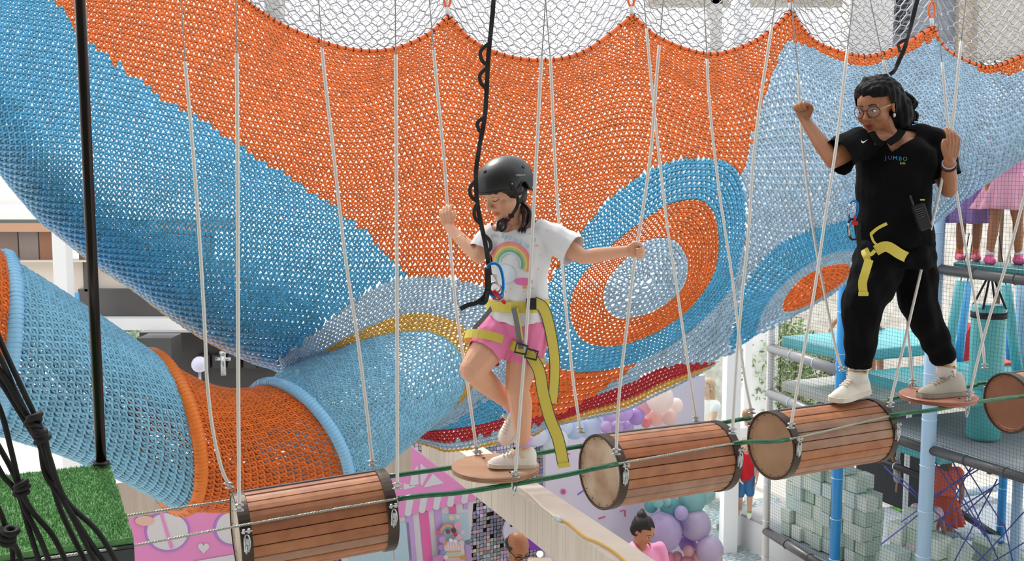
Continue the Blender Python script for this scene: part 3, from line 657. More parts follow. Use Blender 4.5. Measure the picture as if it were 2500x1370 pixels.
mb = MB(); mb.tube([pb, pb+(pt-pb)*.5, pt+d*1.5], .0205, 20); mb.build('shaft', mat('pole_steel', '2c2826', .22, .85), t)
mb = MB(); mb.tube([pb, pb+d*.012], .032, 20); mb.build('foot_collar', mat('pole_collar', '3a3836', .3, .8), t)
net2 = empty('black_rope_net', P(80, 1100, 2.75), 'black knotted rope climbing net in the left foreground', 'net')
def strand(pts, Y, r=.0075):
    mb = MB(); mb.tube(catmull([P(*q, Y+dy) if len(q) == 2 else P(q[0], q[1], Y) for q, dy in [((p[0], p[1]), random.uniform(-.02, .02)) for p in pts]], 8), r, 8); mb.build('net_rope', M_BLACK, net2)
for s_ in ([(-60,770),(0,872),(40,960),(70,1018),(95,1060),(112,1100),(135,1180),(185,1270),(262,1385)], [(-80,800),(0,905),(45,985),(82,1040),(102,1080),(120,1150),(150,1250),(215,1385)],
           [(-60,850),(0,930),(50,1010),(75,1050),(98,1090),(112,1160),(165,1240),(238,1385)], [(-40,720),(0,830),(50,940),(84,1012),(108,1065),(122,1120),(160,1220),(240,1300),(300,1400)],
           [(-50,900),(0,1000),(25,1090),(46,1180),(60,1240),(95,1310),(128,1390)], [(-70,980),(0,1095),(30,1150),(52,1200),(80,1250),(130,1310),(170,1390)], [(-60,1030),(0,1150),(28,1185),(48,1215),(70,1290),(100,1385)],
           [(-50,1150),(0,1250),(15,1290),(28,1320),(45,1350),(62,1400)], [(-60,1200),(-10,1280),(18,1310),(30,1345),(30,1400)]): strand(s_, 2.75)
def knot(px, py, sc):
    c = P(px, py, 2.73); mb = MB(); rd = random.Random(px)
    for k in range(3):
        ax = Vector((rd.uniform(-.6, .6), rd.uniform(-.5, .5), 1)).normalized(); u = ax.orthogonal().normalized(); v = ax.cross(u); o = Vector((rd.uniform(-.006, .006), 0, (k-1)*.012))*sc
        mb.tube([c+o+(u*math.cos(w)+v*math.sin(w))*.0155*sc for w in np.linspace(0, 2*PI, 15)[:-1]], .0078*sc, 8, closed=True)
    mb.build('knot', M_BLACK, net2)
for k in ((84, 1028, 1.05), (100, 1062, 1.1), (50, 1192, 1), (22, 1308, 1.1)): knot(*k)
# black daisy-chain lanyard above the girl
M_WEB = mat('black_webbing', '101012', .65, bump=.3, bscale=400, dist=.001)
def webbing(name, pts, Y, w, lab, cat, loops=(), seed=3, parent=None):
    t = parent or empty(name, P(pts[-1][0], pts[-1][1], Y), lab, cat); path = catmull([P(x, y, Y) for x, y in pts], 8); ups = []
    for i in range(len(path)): q = math.sin(i*.30)*.5; ups.append(Vector((math.sin(q), -math.cos(q), 0)))
    mb = MB(); mb.ribbon(path, w, .003, ups); mb.build('strap', M_WEB, t)
    for (x0, y0, x1, y1, bx) in loops:
        pp = catmull([P(x0, y0, Y-.01), P(bx, y0+(y1-y0)*.35, Y-.012), P(bx+2, y0+(y1-y0)*.75, Y-.012), P(x1, y1, Y-.01)], 6); mb = MB(); mb.ribbon(pp, w*.8, .003, Vector((.5, -1, 0))); mb.build('strap_loop', M_WEB, t)
    return t
dc = webbing('lanyard', [(1212,-480),(1207,-60),(1205,0),(1200,60),(1193,130),(1189,200),(1184,280),(1172,350),(1163,410),(1162,450),(1166,500),(1174,545),(1184,590),(1192,640),(1196,672)], 3.80, .017,
    'black webbing lanyard with loops coming down in front of the girl', 'strap', [(1195,105,1190,160,1174),(1189,165,1186,215,1172),(1184,285,1176,325,1166),(1162,440,1166,492,1148),(1166,495,1172,545,1158),(1184,575,1190,615,1196)])
dw = webbing('lanyard', [(2330,-480),(2262,-60),(2240,0),(2222,70),(2208,118),(2194,150),(2184,172),(2172,182)], 5.0, .02, 'black webbing lanyard coming down behind the head of the woman', 'strap', [(2216,95,2196,128,2194)])
# ------------------------------------------------------------------ background: ground floor party corner
def ray(px, py):
    dv = (685-py)/F; return Vector(((px-1250)/F, math.cos(PITCH)+dv*math.sin(PITCH), -math.sin(PITCH)+dv*math.cos(PITCH)))
def onplane(px, py, p0, n): d = ray(px, py); return CAM+d*((Vector(p0)-CAM).dot(n)/d.dot(n))
W0 = Vector((-1.08, 9.0, 0)); WU = Vector((math.cos(R(30)), math.sin(R(30)), 0)); WN = Vector((math.sin(R(30)), -math.cos(R(30)), 0)); ZZ = Vector((0, 0, 1))
def onwall(px, py, off=0): return onplane(px, py, W0+WN*off, WN)
def slab(poly, off, th, name, m, parent=None, label=None, kind=None):
    """flat board shape on the backdrop wall; front face at off"""
    pts = [onwall(x, y, off) for x, y in poly]; mb = MB(); k = len(pts); nrm = Vector((0, 0, 0))
    for i in range(k): nrm += (pts[i]-pts[0]).cross(pts[(i+1) % k]-pts[0])
    if nrm.dot(WN) < 0: pts.reverse()
    vs = pts+[p-WN*th for p in pts]; mb.add(vs, [tuple(range(k)), tuple(range(2*k-1, k-1, -1))]+[(i, k+i, k+(i+1) % k, (i+1) % k) for i in range(k)])
    return mb.build(name, m, parent, label, kind)
def rect(x0, z0, x1, z1, off, th, name, m, parent=None, label=None, kind=None):   # wall coordinates
    mb = MB(); o = W0; pts = [o+WU*x+ZZ*z+WN*off for x, z in ((x0, z0), (x1, z0), (x1, z1), (x0, z1))]
    mb.add(pts+[p-WN*th for p in pts], [(0, 1, 2, 3), (7, 6, 5, 4), (0, 4, 5, 1), (1, 5, 6, 2), (2, 6, 7, 3), (3, 7, 4, 0)]); return mb.build(name, m, parent, label, kind)
m_fl = mat('floor_concrete', 'c9c5bd', .5, var=.08, vscale=2)
mb = MB(); mb.box((2, 18, -.05), (60, 40, .1)); floor = mb.build('floor', m_fl, None, kind='structure')
m_t1, m_t2 = mat('tile_blue_grey', '8fa3aa', .3, var=.15, vscale=9), mat('tile_white', 'e6e6e2', .3)
cnt_t = 0; me_c = {}
for i in range(-2, 26):
    for j in range(0, 22):
        p = Vector((2.0, 13.2, 0))+UDIR*(i*.15)*1.0+WDIR*(j*.15)-UDIR*.4
        x, y = proj(p)
        if not (1690 < x < 1905 and 1215 < y < 1385) or cnt_t > 290: continue
        for kx, sz, m_ in ((0, .11, m_t1), (1, .035, m_t1)):
            q = p+(UDIR+WDIR)*(.075 if kx else 0)
            key = kx
            if key not in me_c:
                mb = MB(); mb.box((0, 0, .002), (sz, sz, .006), rot=Matrix.Rotation(R(27), 3, 'Z')); o = mb.build('tile', m_, floor); me_c[key] = o.data; o.location = q
            else:
                o = bpy.data.objects.new('tile', me_c[key]); COL.objects.link(o); o.parent = floor; o.location = q
            cnt_t += 1
mb = MB(); mb.box((0, -4.6, 4.4), (26, .2, 8.8)); mb.build('wall_front', mat('plaster_grey', '8f8b86', .8, var=.05, vscale=1), None, kind='structure')  # unseen wall behind the camera, added to cut the front fill light
mb = MB(); mb.box((0, -1.2, 8.7), (26, 7.0, .2)); mb.build('ceiling', mat('ceiling_grey', 'a3a09b', .8), None, kind='structure')  # unseen slab over the camera, added to keep sky light off the front
# sequin wall
t = empty('sequin_wall', W0+WU*1.0, 'wall of shimmering pastel square sequins on black backing between the printed boards', 'wall')
rect(-1.5, 0, 1.75, 2.45, -.10, .03, 'backing', mat('sequin_backing', '14181a', .8), t)
V_, T_ = [], []; nx, nz = 86, 64; pal = np.array([srgb(c) for c in ('c9c4d8', 'a9b8c9', 'd8c3cf', 'b6c9c4', 'cfc8b8', '9fa8c8', 'bba7cc', 'd9d9dd', '94a7a8', 'e3b9c4')])
for i in range(nx):
    for j in range(nz):
        if rng.random() < .04: continue
        c_ = np.array(W0+WU*(-1.48+i*.0375)+ZZ*(.06+j*.0375)+WN*(-.086)); tx, tz = rng.normal(0, .12, 2); h = .0165
        u_ = np.array(WU)*h+np.array(WN)*tx*h; v_ = np.array(ZZ)*h+np.array(WN)*tz*h
        V_ += [c_-u_-v_, c_+u_-v_, c_+u_+v_, c_-u_+v_]; T_ += [pal[rng.integers(len(pal))]*rng.uniform(.8, 1.15)]*4
fastmesh('sequins', V_, np.arange(len(V_)).reshape(-1, 4), mat('sequin', 'ffffff', .25, .35, attr='tone'), parent=t, tone=T_, smooth=False, kind='stuff')
# pink house board
PINK, LIL, OFFW, PBLU, HOT = mat('print_pink', 'ea94cf', .55), mat('print_lilac', 'b28be0', .55), mat('print_off_white', 'dcdce2', .55), mat('print_pale_blue', 'b7d5e2', .55), mat('print_hot_pink', 'ec6fb4', .55)
t = empty('house_board', onwall(1050, 1300), 'printed pink play house board with gable, striped awning and striped wall', 'board')
hb = slab([(1003,1086),(1138,1193),(1158,1200),(1140,1420),(840,1420),(830,1300),(880,1180)], .02, .03, 'board', OFFW, t)
slab([(1003,1090),(1137,1192),(1000,1222),(890,1225),(900,1178)], .026, .005, 'gable', PINK, t)
for p in ([(1057,1157),(1084,1180),(1034,1191)], [(1026,1131),(1049,1150),(1030,1186),(1026,1180)], [(1020,1136),(1022,1182),(1000,1188),(1004,1160)], [(985,1180),(1018,1188),(985,1196)]): slab(p, .030, .003, 'gable_pane', OFFW, t)
slab([(1138,1192),(1140,1200),(990,1228),(985,1222)], .031, .003, 'eaves_stripe', LIL, t)
for i in range(11):
    x0 = 972+i*17.2; x1 = x0+17.2; yt = lambda x: 1196+(1150-x)*.145; yb = lambda x: 1219+(1150-x)*.225
    off = lambda x: x-4
    pl = [(x0+4, yt(x0)), (x1+4, yt(x1))]+[((x0+x1)/2-2+8.6*math.cos(w), yb((x0+x1)/2)+8*math.sin(w)) for w in np.linspace(0, PI, 8)]
    slab(pl, .040, .006, 'awning_scallop', PINK if i % 2 == 0 else OFFW, t)
for x0, x1, y0, y1, m in ((1024,1046,1252,1400,HOT), (1060,1078,1246,1400,mat('print_soft_lilac','c9a6e0',.55)), (990,1008,1262,1400,mat('print_soft_lilac','c9a6e0',.55)), (1096,1113,1236,1254,HOT), (1131,1142,1232,1244,mat('print_soft_lilac','c9a6e0',.55)), (956,998,1278,1368,PBLU), (1076,1142,1256,1330,PBLU), (1134,1148,1320,1400,mat('print_soft_lilac','c9a6e0',.55)),(850,955,1330,1400,PBLU)):
    slab([(x0,y0),(x1,y0-3),(x1+(y1-y0)*.09,y1),(x0+(y1-y0)*.09,y1)], .027, .003, 'painted_stripe', m, t)
# cake cut-out on the board
t = empty('cake_cutout', onwall(1105, 1330), 'flat tall drip cake cut-out with rainbow, sweets and rosettes on the house board', 'board')
CK = lambda h: mat('print_'+h, h, .5)
sh = lambda pl, o, nm, h: slab(pl, .07+o, .006, nm, CK(h), t)
circ = lambda x, y, r, n=14, ry=None: [(x+r*math.cos(w), y+(ry or r)*math.sin(w)) for w in np.linspace(0, 2*PI, n+1)[:-1]]
sh([(1083,1325),(1132,1322),(1136,1400),(1090,1400)], 0, 'cake_tier', 'ecd9df')
for i, h in enumerate(('d8b36a', 'b6dcc8', 'd8b36a', 'f0b4cf')): sh([(1090,1346+i*7),(1125,1344+i*7),(1126,1348+i*7),(1090,1350+i*7)], .004, 'cake_layer', h)
for i in range(7): sh([(1086+i*6.5,1323),(1089+i*6.5,1323),(1089+i*6.5,1334+(i*5) % 9),(1086+i*6.5,1334+(i*5) % 9)], .006, 'icing_drip', 'f6e8f0')
for k, (r, h) in enumerate(((21,'d98aa0'),(18,'e5b97e'),(15,'8ab587'),(12,'7fa4c9'),(9,'e9e2ee'))):
    sh([(1094+r*math.cos(w), 1302+r*math.sin(w)*1.1) for w in np.linspace(PI, 2*PI, 12)], .002+.002*k, 'rainbow_band', h)
rd = random.Random(5)
for (x, y, r, h) in ((1118,1284,9,'e9a8c2'),(1108,1296,6,'6b3b3a'),(1094,1298,6,'8a4a52'),(1112,1306,5,'c9404f'),(1120,1312,7,'e8b8c8'),(1080,1318,8,'c99ad8'),(1086,1326,6,'d8a457'),(1101,1320,5,'ecece8'),(1112,1322,5,'e9e6ef'),(1078,1337,7,'b28fd8'),(1082,1350,7,'7f9fd0'),(1077,1362,8,'e08ab8'),(1089,1361,6,'f0d9e6'),(1126,1326,6,'f2c9d4'),(1133,1362,6,'d9a24a'),(1068,1366,7,'c98fd0'),(1070,1302,5,'e0676f'),(1103,1265,6,'ecc7a4'),(1118,1262,5,'ecd2bf'),(1130,1300,5,'f0c2cf')):
    sh(circ(x, y, r, 12), .014+rd.uniform(0, .006), 'sweet', h)
# pink board at the left
t = empty('pink_board', onwall(440, 1300), 'printed pink board with round white windows and a small heart, below the turf platform', 'board')
slab([(300,1180),(560,1150),(640,1200),(640,1420),(280,1420)], .02, .03, 'board', PINK, t)
slab([(250,1430),(310,1352),(324,1344),(310,1440)], .03, .004, 'pale_stripe', PBLU, t); slab([(470,1372),(650,1340),(650,1440),(470,1440)], .03, .004, 'pale_stripe', OFFW, t)
slab(circ(409,1298,55,28,50), .028, .004, 'window_ring', LIL, t); slab(circ(409,1298,50,28,45), .033, .004, 'round_window', OFFW, t)
slab([(389,1250),(396,1250),(424,1338),(416,1341)], .038, .004, 'window_bar', PINK, t)
slab(circ(566,1290,44,28,42), .028, .004, 'window_ring', LIL, t); slab(circ(566,1290,38,28,38), .033, .004, 'round_window', OFFW, t)
slab([(497,1352)]+[(497+14*math.sin(a)**3, 1338-(13*math.cos(a)-5*math.cos(2*a)-2*math.cos(3*a)-math.cos(4*a))*.9) for a in np.linspace(0.1, 2*PI-.1, 24)][::1], .03, .004, 'heart', OFFW, t)
slab([(322,1236),(362,1244),(338,1272)], .03, .004, 'corner_print', LIL, t); slab(circ(354,1272,24,18,12), .036, .004, 'corner_print', mat('print_skin', 'e2bfb0', .5), t)
# lilac backdrop
t = empty('sprinkle_backdrop', onwall(1500, 1200), 'lilac backdrop board printed with coloured sprinkles behind the balloon garland', 'board')
m_bd = mat('backdrop_lilac', 'e8deec', .5, col2='dadff2', vscale=.6)
pl = [onwall(1349, 1080, -.02)] ; z1 = 2.35
x0 = (onwall(1328, 1180, 0)-W0).dot(WU); x1 = (onwall(1712, 1150, 0)-W0).dot(WU); rect(x0, .0, x1, z1, .03, .05, 'board', m_bd, t)
rd = random.Random(11)
for k in range(46):
    x = rd.uniform(1350, 1690); y = rd.uniform(1100, 1340); w = rd.uniform(0, PI); l = rd.uniform(5, 9); dx, dy = math.cos(w)*l, math.sin(w)*l; ex, ey = -math.sin(w)*1.7, math.cos(w)*1.7
    slab([(x-dx-ex,y-dy-ey),(x+dx-ex,y+dy-ey),(x+dx+ex,y+dy+ey),(x-dx+ex,y-dy+ey)], .036, .003, 'sprinkle', CK(rd.choice(['df7ab8', '9a6fd0', '7cc4d6', 'e8637f', '6f8fd6'])), t)
star = []
for k in range(24): r_ = 9 if k % 2 == 0 else 3; star.append((1376+r_*math.cos(k*PI/12), 1201+r_*math.sin(k*PI/12)))
slab(star, .038, .003, 'starburst', CK('e0488a'), t)
t = empty('round_cutout', onwall(1255, 1300), 'pale round board with purple print, partly behind the bald man', 'board')
slab(circ(1268,1300,38,24,40), .10, .03, 'disc', m_bd, t); slab([(1286,1304),(1326,1342),(1290,1345),(1282,1325)], .11, .004, 'purple_print', CK('8a3fc4'), t); slab([(1280,1298),(1292,1306),(1288,1320),(1276,1308)], .112, .004, 'teal_print', CK('3fa3c0'), t)
slab(circ(1249,1284,3), .11, .004, 'dot_print', CK('23222a'), t)
# overhead pale wood beam with cable, and the beam along the wall
M_BEAM = mat('pale_wood_panel', 'd9cfc0', .55, col2='cabdac', vscale=30, stretch=(1, 1, .04))
bt = onplane(1246, 1190, (0, 0, 2.35), ZZ); bfar = onplane(1117, 1098, (0, 0, 2.35), ZZ)
bd = (bt-bfar).normalized(); bfar = bfar-bd*.9; bp = Vector((-bd.y, bd.x, 0)); bp = bp if bp.x > 0 else -bp
t = empty('overhead_beam', bt, 'pale wood clad overhead beam running from the backdrop wall toward the lower right', 'beam')
Lb = 5.2; n = 26
mb = MB(); q = [bfar+bp*.012, bfar+bd*Lb+bp*.012, bfar+bd*Lb+bp*.215, bfar+bp*.215]; mb.add([p+ZZ*-.001 for p in q]+[p-ZZ*.26 for p in q], [(0, 3, 2, 1), (4, 5, 6, 7), (0, 1, 5, 4), (1, 2, 6, 5), (2, 3, 7, 6), (3, 0, 4, 7)]); mb.build('top_panel', mat('beam_top', 'd6c8b8', .5, var=.05, vscale=6), t)
for i in range(n):
    p0 = bfar+bd*(Lb*i/n+.0015); p1 = bfar+bd*(Lb*(i+1)/n-.0015); mb = MB(); th_ = .014
    mb.add([p0, p1, p1+bp*th_, p0+bp*th_]+[p-ZZ*.262 for p in (p0, p1, p1+bp*th_, p0+bp*th_)], [(0, 3, 2, 1), (4, 5, 6, 7), (0, 1, 5, 4), (1, 2, 6, 5), (2, 3, 7, 6), (3, 0, 4, 7)]); mb.build('wood_panel', M_BEAM, t)
t2 = empty('wall_beam', onplane(940, 1120, (0, 0, 2.35), ZZ), 'pale wood beam along the backdrop wall above the pink house board', 'beam')
ws = onplane(1003, 1078, (0, 0, 2.35), ZZ); mb = MB(); e_ = -WU; f_ = -WN*.25
q = [ws, ws+e_*2.6, ws+e_*2.6+f_, ws+f_]; mb.add(q+[p-ZZ*.26 for p in q], [(0, 1, 2, 3), (7, 6, 5, 4), (0, 4, 5, 1), (1, 5, 6, 2), (2, 6, 7, 3), (3, 7, 4, 0)]); mb.build('beam_body', M_BEAM, t2)
t = empty('extension_cord', onplane(1365, 1266, (0, 0, 2.36), ZZ), 'yellow power cord with a clear connector lying on the overhead beam', 'cord')
cp = [onplane(x, y, (0, 0, 2.362), ZZ) for x, y in ((1262,1190),(1282,1200),(1302,1216),(1322,1236),(1340,1250),(1362,1266),(1385,1276),(1402,1290),(1430,1312),(1460,1324),(1500,1348),(1530,1374),(1560,1400))]
pth = catmull(cp, 6); mb = MB(); mb.tube(pth[:31], .0065, 6); mb.build('white_lead', mat('cord_white', 'f0e8cf', .5), t); mb = MB(); mb.tube(pth[30:], .008, 6); mb.build('yellow_lead', mat('cord_yellow_pvc', 'e2b45a', .45), t)
mb = MB(); mb.tube([pth[29], pth[33]], .016, 10); mb.build('connector', mat('clear_plug', 'cfd6d8', .2), t)
# counter with a round lamp behind the man
t = empty('display_counter', P(1320, 1365, 8.9), 'cream counter with a small round lit lamp behind the bald man', 'counter')
c_ = P(1318, 1375, 8.9); mb = MB(); mb.box((c_.x, 8.9, c_.z/2), (.22, .3, c_.z), bev=.02); mb.build('body', mat('cream_counter', 'e9dcc0', .5), t)
lp = P(1318, 1353, 8.74); mb = MB(); mb.sphere(lp, (.03, .012, .03)); mb.build('lamp', mat('lamp_glow', 'fff3c8', .4, emit=2.0), t)
# balloons
bal = [(1311,1059,30,'dfeaf6'),(1358,1076,30,'e9f1f8'),(1373,1040,26,'d3e4f4'),(1402,1046,27,'c3dcf3'),(1440,1040,32,'cfe0f5'),(1333,1040,24,'d3e4f4'),(1480,1043,15,'cfa9e6'),(1506,1043,17,'d9bdec'),(1532,1045,16,'cdb0e8'),(1497,1012,28,'d9c2ee'),(1524,1006,22,'caa6e8'),(1553,1017,21,'b992e2'),(1566,990,26,'efb6c6'),(1577,1032,13,'f08f8f'),(1601,1015,25,'f5c9c0'),(1611,973,34,'f6e6e0'),(1634,1018,20,'f3d2c8'),(1650,990,18,'f7e9e4'),(1465,1000,18,'cfe0f5'),
 (1590,1235,17,'4fb7b8'),(1607,1227,13,'86cfd2'),(1627,1225,12,'93d3d6'),(1637,1240,25,'3fa7a8'),(1689,1220,33,'84cfcb'),(1716,1202,30,'9ad8d2'),(1663,1253,17,'c6b4ea'),(1618,1299,46,'c8b0e2'),(1698,1281,37,'d3c4e8'),(1664,1286,21,'a88fdd'),(1679,1328,21,'b48ae0'),(1733,1342,32,'d6c6ea'),(1681,1345,13,'f0b4b8'),(1703,1358,14,'f2bcbd'),(1653,1360,13,'eda0b4'),(1708,1338,12,'f3c4c2'),(1727,1344,12,'f1bdbd'),(1727,1363,13,'efb6b8'),(1678,1372,15,'eda4ae'),(1626,1364,20,'f08fb0'),(1750,1365,14,'f3c4c2')]
bl = lambda h: ''.join('%02x' % int(int(h[i:i+2], 16)*.72+255*.28) for i in (0, 2, 4))
def bname(h):
    r_, g_, b_ = [int(h[i:i+2], 16) for i in (0, 2, 4)]
    if g_ > r_+25: return 'teal'
    if min(r_, g_, b_) > 220: return 'white'
    if r_ > b_+8: return 'pink' if g_ < 185 else 'peach'
    if r_ > 225 and g_ < 190: return 'pink'
    if b_ > r_+30 and g_ > r_: return 'pale blue'
    if b_ > g_+30: return 'lilac' if g_ > 160 else 'violet'
    return 'pale blue'
seen = {}; ORD = ['first', 'second', 'third', 'fourth', 'fifth', 'sixth', 'seventh', 'eighth', 'ninth', 'tenth', 'eleventh', 'twelfth']
for i, (x, y, r_, h) in enumerate(bal):
    top = y < 1120; Yb = (9.35 if top else 9.75)+(i % 5)*.07+(x-1500)*.0010; c_ = P(x, y, Yb); D_ = (c_-CAM).length; rr = r_*D_/F*.985
    nb_ = 'upper garland' if top else 'lower garland'; sz = 'large' if r_ > 29 else ('small' if r_ < 16 else 'medium')
    where = 'left of the white door column' if x > 1640 else ('right of the loose yellow strap' if x < 1450 else 'above the middle barrel') if top else ('beside the woman in pink' if x < 1660 else 'near the tiled floor')
    lb_ = f'{sz} {bname(h)} balloon in the {nb_}, {where}'
    seen[lb_] = seen.get(lb_, 0)+1; same = [q for q in bal if q[3] == h]
    if seen[lb_] > 1 or True:
        rk = sorted([q[0] for q in bal if (q[1] < 1120) == top and bname(q[3]) == bname(h)]).index(x); tot = len([q for q in bal if (q[1] < 1120) == top and bname(q[3]) == bname(h)])
        if tot > 1: lb_ = f'{sz} {bname(h)} balloon in the {nb_}, {ORD[rk]} from the left of its colour'
    t = empty('balloon', c_, lb_, 'balloon', 'balloons of the garland')
    mb = MB(); prof = []; V0 = []
    mb.sphere((0, 0, 0), (rr, rr, rr*1.04), seg=20, rings=14, rot=Matrix.Rotation(rd.uniform(-.5, .5), 3, 'X')); mb.v = [tuple(Vector(v)+c_) for v in mb.v]; mb.build('skin', mat('balloon_'+h, bl(h), .22, spec=.6, transl=.4, coat=.3), t)
    mb = MB(); kx = rd.uniform(-.6, .6); mb.tube([c_+Vector((kx*rr, .5*rr, -rr*.8)), c_+Vector((kx*rr*1.15, .6*rr, -rr*1.05))], [rr*.05, rr*.11], 8); mb.build('knot', mat('balloon_'+h, bl(h), .22), t)
# white bench platform
b0 = Vector((2.72, 12.1, 0)); zb = .41; t = empty('bench_platform', b0, 'low white platform with a grey carpeted top, where the boy in red walks', 'platform')
b0 = b0+UDIR*0; q = [b0, b0+WDIR*3.2, b0+WDIR*3.2+UDIR*1.3, b0+UDIR*1.3]
mb = MB(); mb.add([p+ZZ*(zb-.03) for p in q]+q, [(0, 3, 2, 1)[::-1], (4, 5, 6, 7)[::-1], (0, 1, 5, 4)[::-1], (1, 2, 6, 5)[::-1], (2, 3, 7, 6)[::-1], (3, 0, 4, 7)[::-1]]); mb.build('body', mat('platform_white', 'd5d6d6', .5), t)
mb = MB(); mb.add([p+ZZ*zb for p in q]+[p+ZZ*(zb-.03) for p in q], [(0, 1, 2, 3), (7, 6, 5, 4), (0, 4, 5, 1), (1, 5, 6, 2), (2, 6, 7, 3), (3, 7, 4, 0)]); mb.build('carpet_top', mat('platform_carpet', 'a9a9ab', .9, bump=.4, bscale=150), t)
# ------------------------------------------------------------------ facade: white columns, glass doors, what stands outside
M_WHT = mat('white_frame', 'eef0f0', .45); M_GLASS = mat('door_glass', 'eaf3f2', .05, trans=1.0, spec=.5)
MATS['door_glass'].node_tree.nodes['Principled BSDF'].inputs['IOR'].default_value = 1.03
def post(px, Y, w, z0, z1, name, m, dd=None, label=None, kind='structure', cat=None):
    x = P(px, 900, Y).x; mb = MB(); mb.box((x, Y, (z0+z1)/2), (w, dd or w, z1-z0), bev=.004); o = mb.build(name, m, None, label, kind, loc=(x, Y, z0)); 
    if cat: o['category'] = cat
    return o
post(1787, 11.9, .17, 0, 7, 'trim_1', M_WHT, .25); post(1825, 14.5, .10, 0, 6, 'trim_2', M_WHT); post(1850, 16.0, .5, 0, 4.2, 'trim_3', M_WHT)
t = empty('glass_door', P(1767, 1277, 12.3), 'frameless glass door leaf standing ajar left of the white column', 'door')
h0 = Vector((P(1767, 900, 12.6).x, 12.6, 0)); mb = MB(); dl = Vector((-.75, .66, 0)); mb.box((0, 0, 0), (1.0, .012, 2.9)); rt = Matrix.Rotation(math.atan2(dl.y, dl.x), 3, 'Z'); mb.v = [tuple(rt @ Vector(v)+h0+dl*.5+ZZ*1.5) for v in mb.v]; mb.build('pane', M_GLASS, t)
mb = MB(); mb.tube([h0, h0+ZZ*2.95], .012, 6); mb.build('edge_strip', mat('door_edge', '5c6a66', .3), t)
mb = MB(); mb.box(h0+ZZ*.04, (.1, .06, .08), bev=.01); mb.build('floor_hinge', M_STEEL, t)
mb = MB(); mb.box(h0+ZZ*2.72+Vector((-.07, 0, 0)), (.2, .06, .07), bev=.01); mb.build('top_patch', M_STEEL, t)
for k, px in enumerate((1671, 1692)):
    a = P(px, 915, 12.4); mb = MB(); mb.tube([Vector((a.x, a.y, a.z+.2)), Vector((a.x, a.y, 0))], .022, 10); o = mb.build('door_pull_bar', M_STEEL, None, ['left one of two upright steel bars outside the garland', 'right one of two upright steel bars outside the garland'][k], loc=(a.x, a.y, 0)); o['category'] = 'handle'
M_STONE = mat('stone_wall', 'fbf8f2', .9, bump=.8, bscale=6, col2='d0c8bc', vscale=7)
mb = MB(); mb.box((8.0, 20, 2.6), (10, .4, 6.4)); mb.build('wall_back', M_STONE, None, kind='structure')
# leafy shrubs outside the play tower
def leaves(cx, Y, z, rx, rz, n, seed, lab, cols):
    rd_ = np.random.default_rng(seed); t = empty('shrub', (cx, Y, 0), lab, 'shrub'); C = rd_.normal(0, 1, (n, 3)); C /= np.linalg.norm(C, axis=1, keepdims=True); C *= rd_.uniform(.3, 1, (n, 1))**.5
    C = C*np.array([rx, rx*.6, rz])+np.array([cx, Y, z]); A = rd_.normal(0, 1, (n, 3)); A /= np.linalg.norm(A, axis=1, keepdims=True); B = np.cross(A, rd_.normal(0, 1, (n, 3))); B /= np.linalg.norm(B, axis=1, keepdims=True)
    s_ = rd_.uniform(.03, .06, (n, 1)); V = np.stack([C-A*s_, C+B*s_*.45, C+A*s_, C-B*s_*.45], 1).reshape(-1, 3)
    pal_ = np.array([srgb(c) for c in cols])[rd_.integers(0, len(cols), n)]
    fastmesh('leaves', V, np.arange(4*n).reshape(-1, 4), mat('leaf_'+str(seed), 'ffffff', .5, attr='tone', transl=.4), parent=t, tone=np.repeat(pal_, 4, 0), kind='stuff', smooth=False)
    mb = MB()
    for k in range(5): mb.tube([Vector((cx, Y, z-rz*1.1)), Vector((cx+rx*.3*(k-2), Y, z-rz*.3)), Vector((cx+rx*.4*(k-2), Y, z+rz*.6))], [.02, .014, .006], 5)
    mb.tube([Vector((cx, Y, 0)), Vector((cx, Y, z-rz*.9))], [.035, .022], 6)
    mb.build('branches', mat('bark', '5e4a3a', .8), t, kind='stuff')
g = ('7e9a5c', 'a8bd86', '5d7d49', 'd8e0c8', '94a07c')
leaves(P(1905, 900, 16).x, 16, P(1905, 900, 16).z, .75, .9, 2600, 1, 'leafy shrub seen through the netting left of the bright blue post', g)
leaves(P(1990, 950, 17).x, 17, P(1990, 930, 17).z, .8, .6, 2200, 2, 'dark shrub seen through the netting behind the grey mat', ('6b7a5c', '8a9678', '4c5a44', 'a3a58e'))
leaves(P(1860, 800, 18).x, 18, P(1860, 830, 18).z, .7, 1.0, 1800, 3, 'pale shrub outside, behind the thin white corner post', g)
# ------------------------------------------------------------------ building seen at the far left
def cardY(x0, y0, x1, y1, Y, th, name, m, parent=None, label=None, kind=None):
    a, b = P(x0, y0, Y), P(x1, y1, Y); mb = MB(); mb.box(((a.x+b.x)/2, Y+th/2, (a.z+b.z)/2), (abs(b.x-a.x), th, abs(a.z-b.z))); return mb.build(name, m, parent, label, kind)
t = empty('mezzanine_front', P(200, 800, 13), 'mezzanine front at the far left with brown tinted glass band and dark kitchen below', 'building')
M_BRN = mat('brown_glass', '7a5b49', .25, col2='8f6a50', vscale=1.2); M_DK = mat('dark_panel', '5d5a58', .4, col2='4d4b4a', vscale=1.5); M_CRM = mat('cream_fascia', 'ddd2c6', .6, var=.04, vscale=2)
cardY(-400, 536, 560, 545, 13.05, .5, 'cornice', mat('cornice_grey', '8f9a97', .6), t); cardY(-400, 545, 560, 566, 13.0, .4, 'fascia', mat('fascia_tan', 'c79a7c', .5), t)
for i, (xa, xb, m) in enumerate(((-300,45,'7a6459'),(45,95,'80726b'),(95,152,'8d5f44'),(190,330,'6b5a50'),(330,520,'6b5a50'))): cardY(xa, 566, xb, 636, 13.1, .1, 'tinted_pane', mat('tint_'+m, m, .25, var=.1, vscale=2), t)
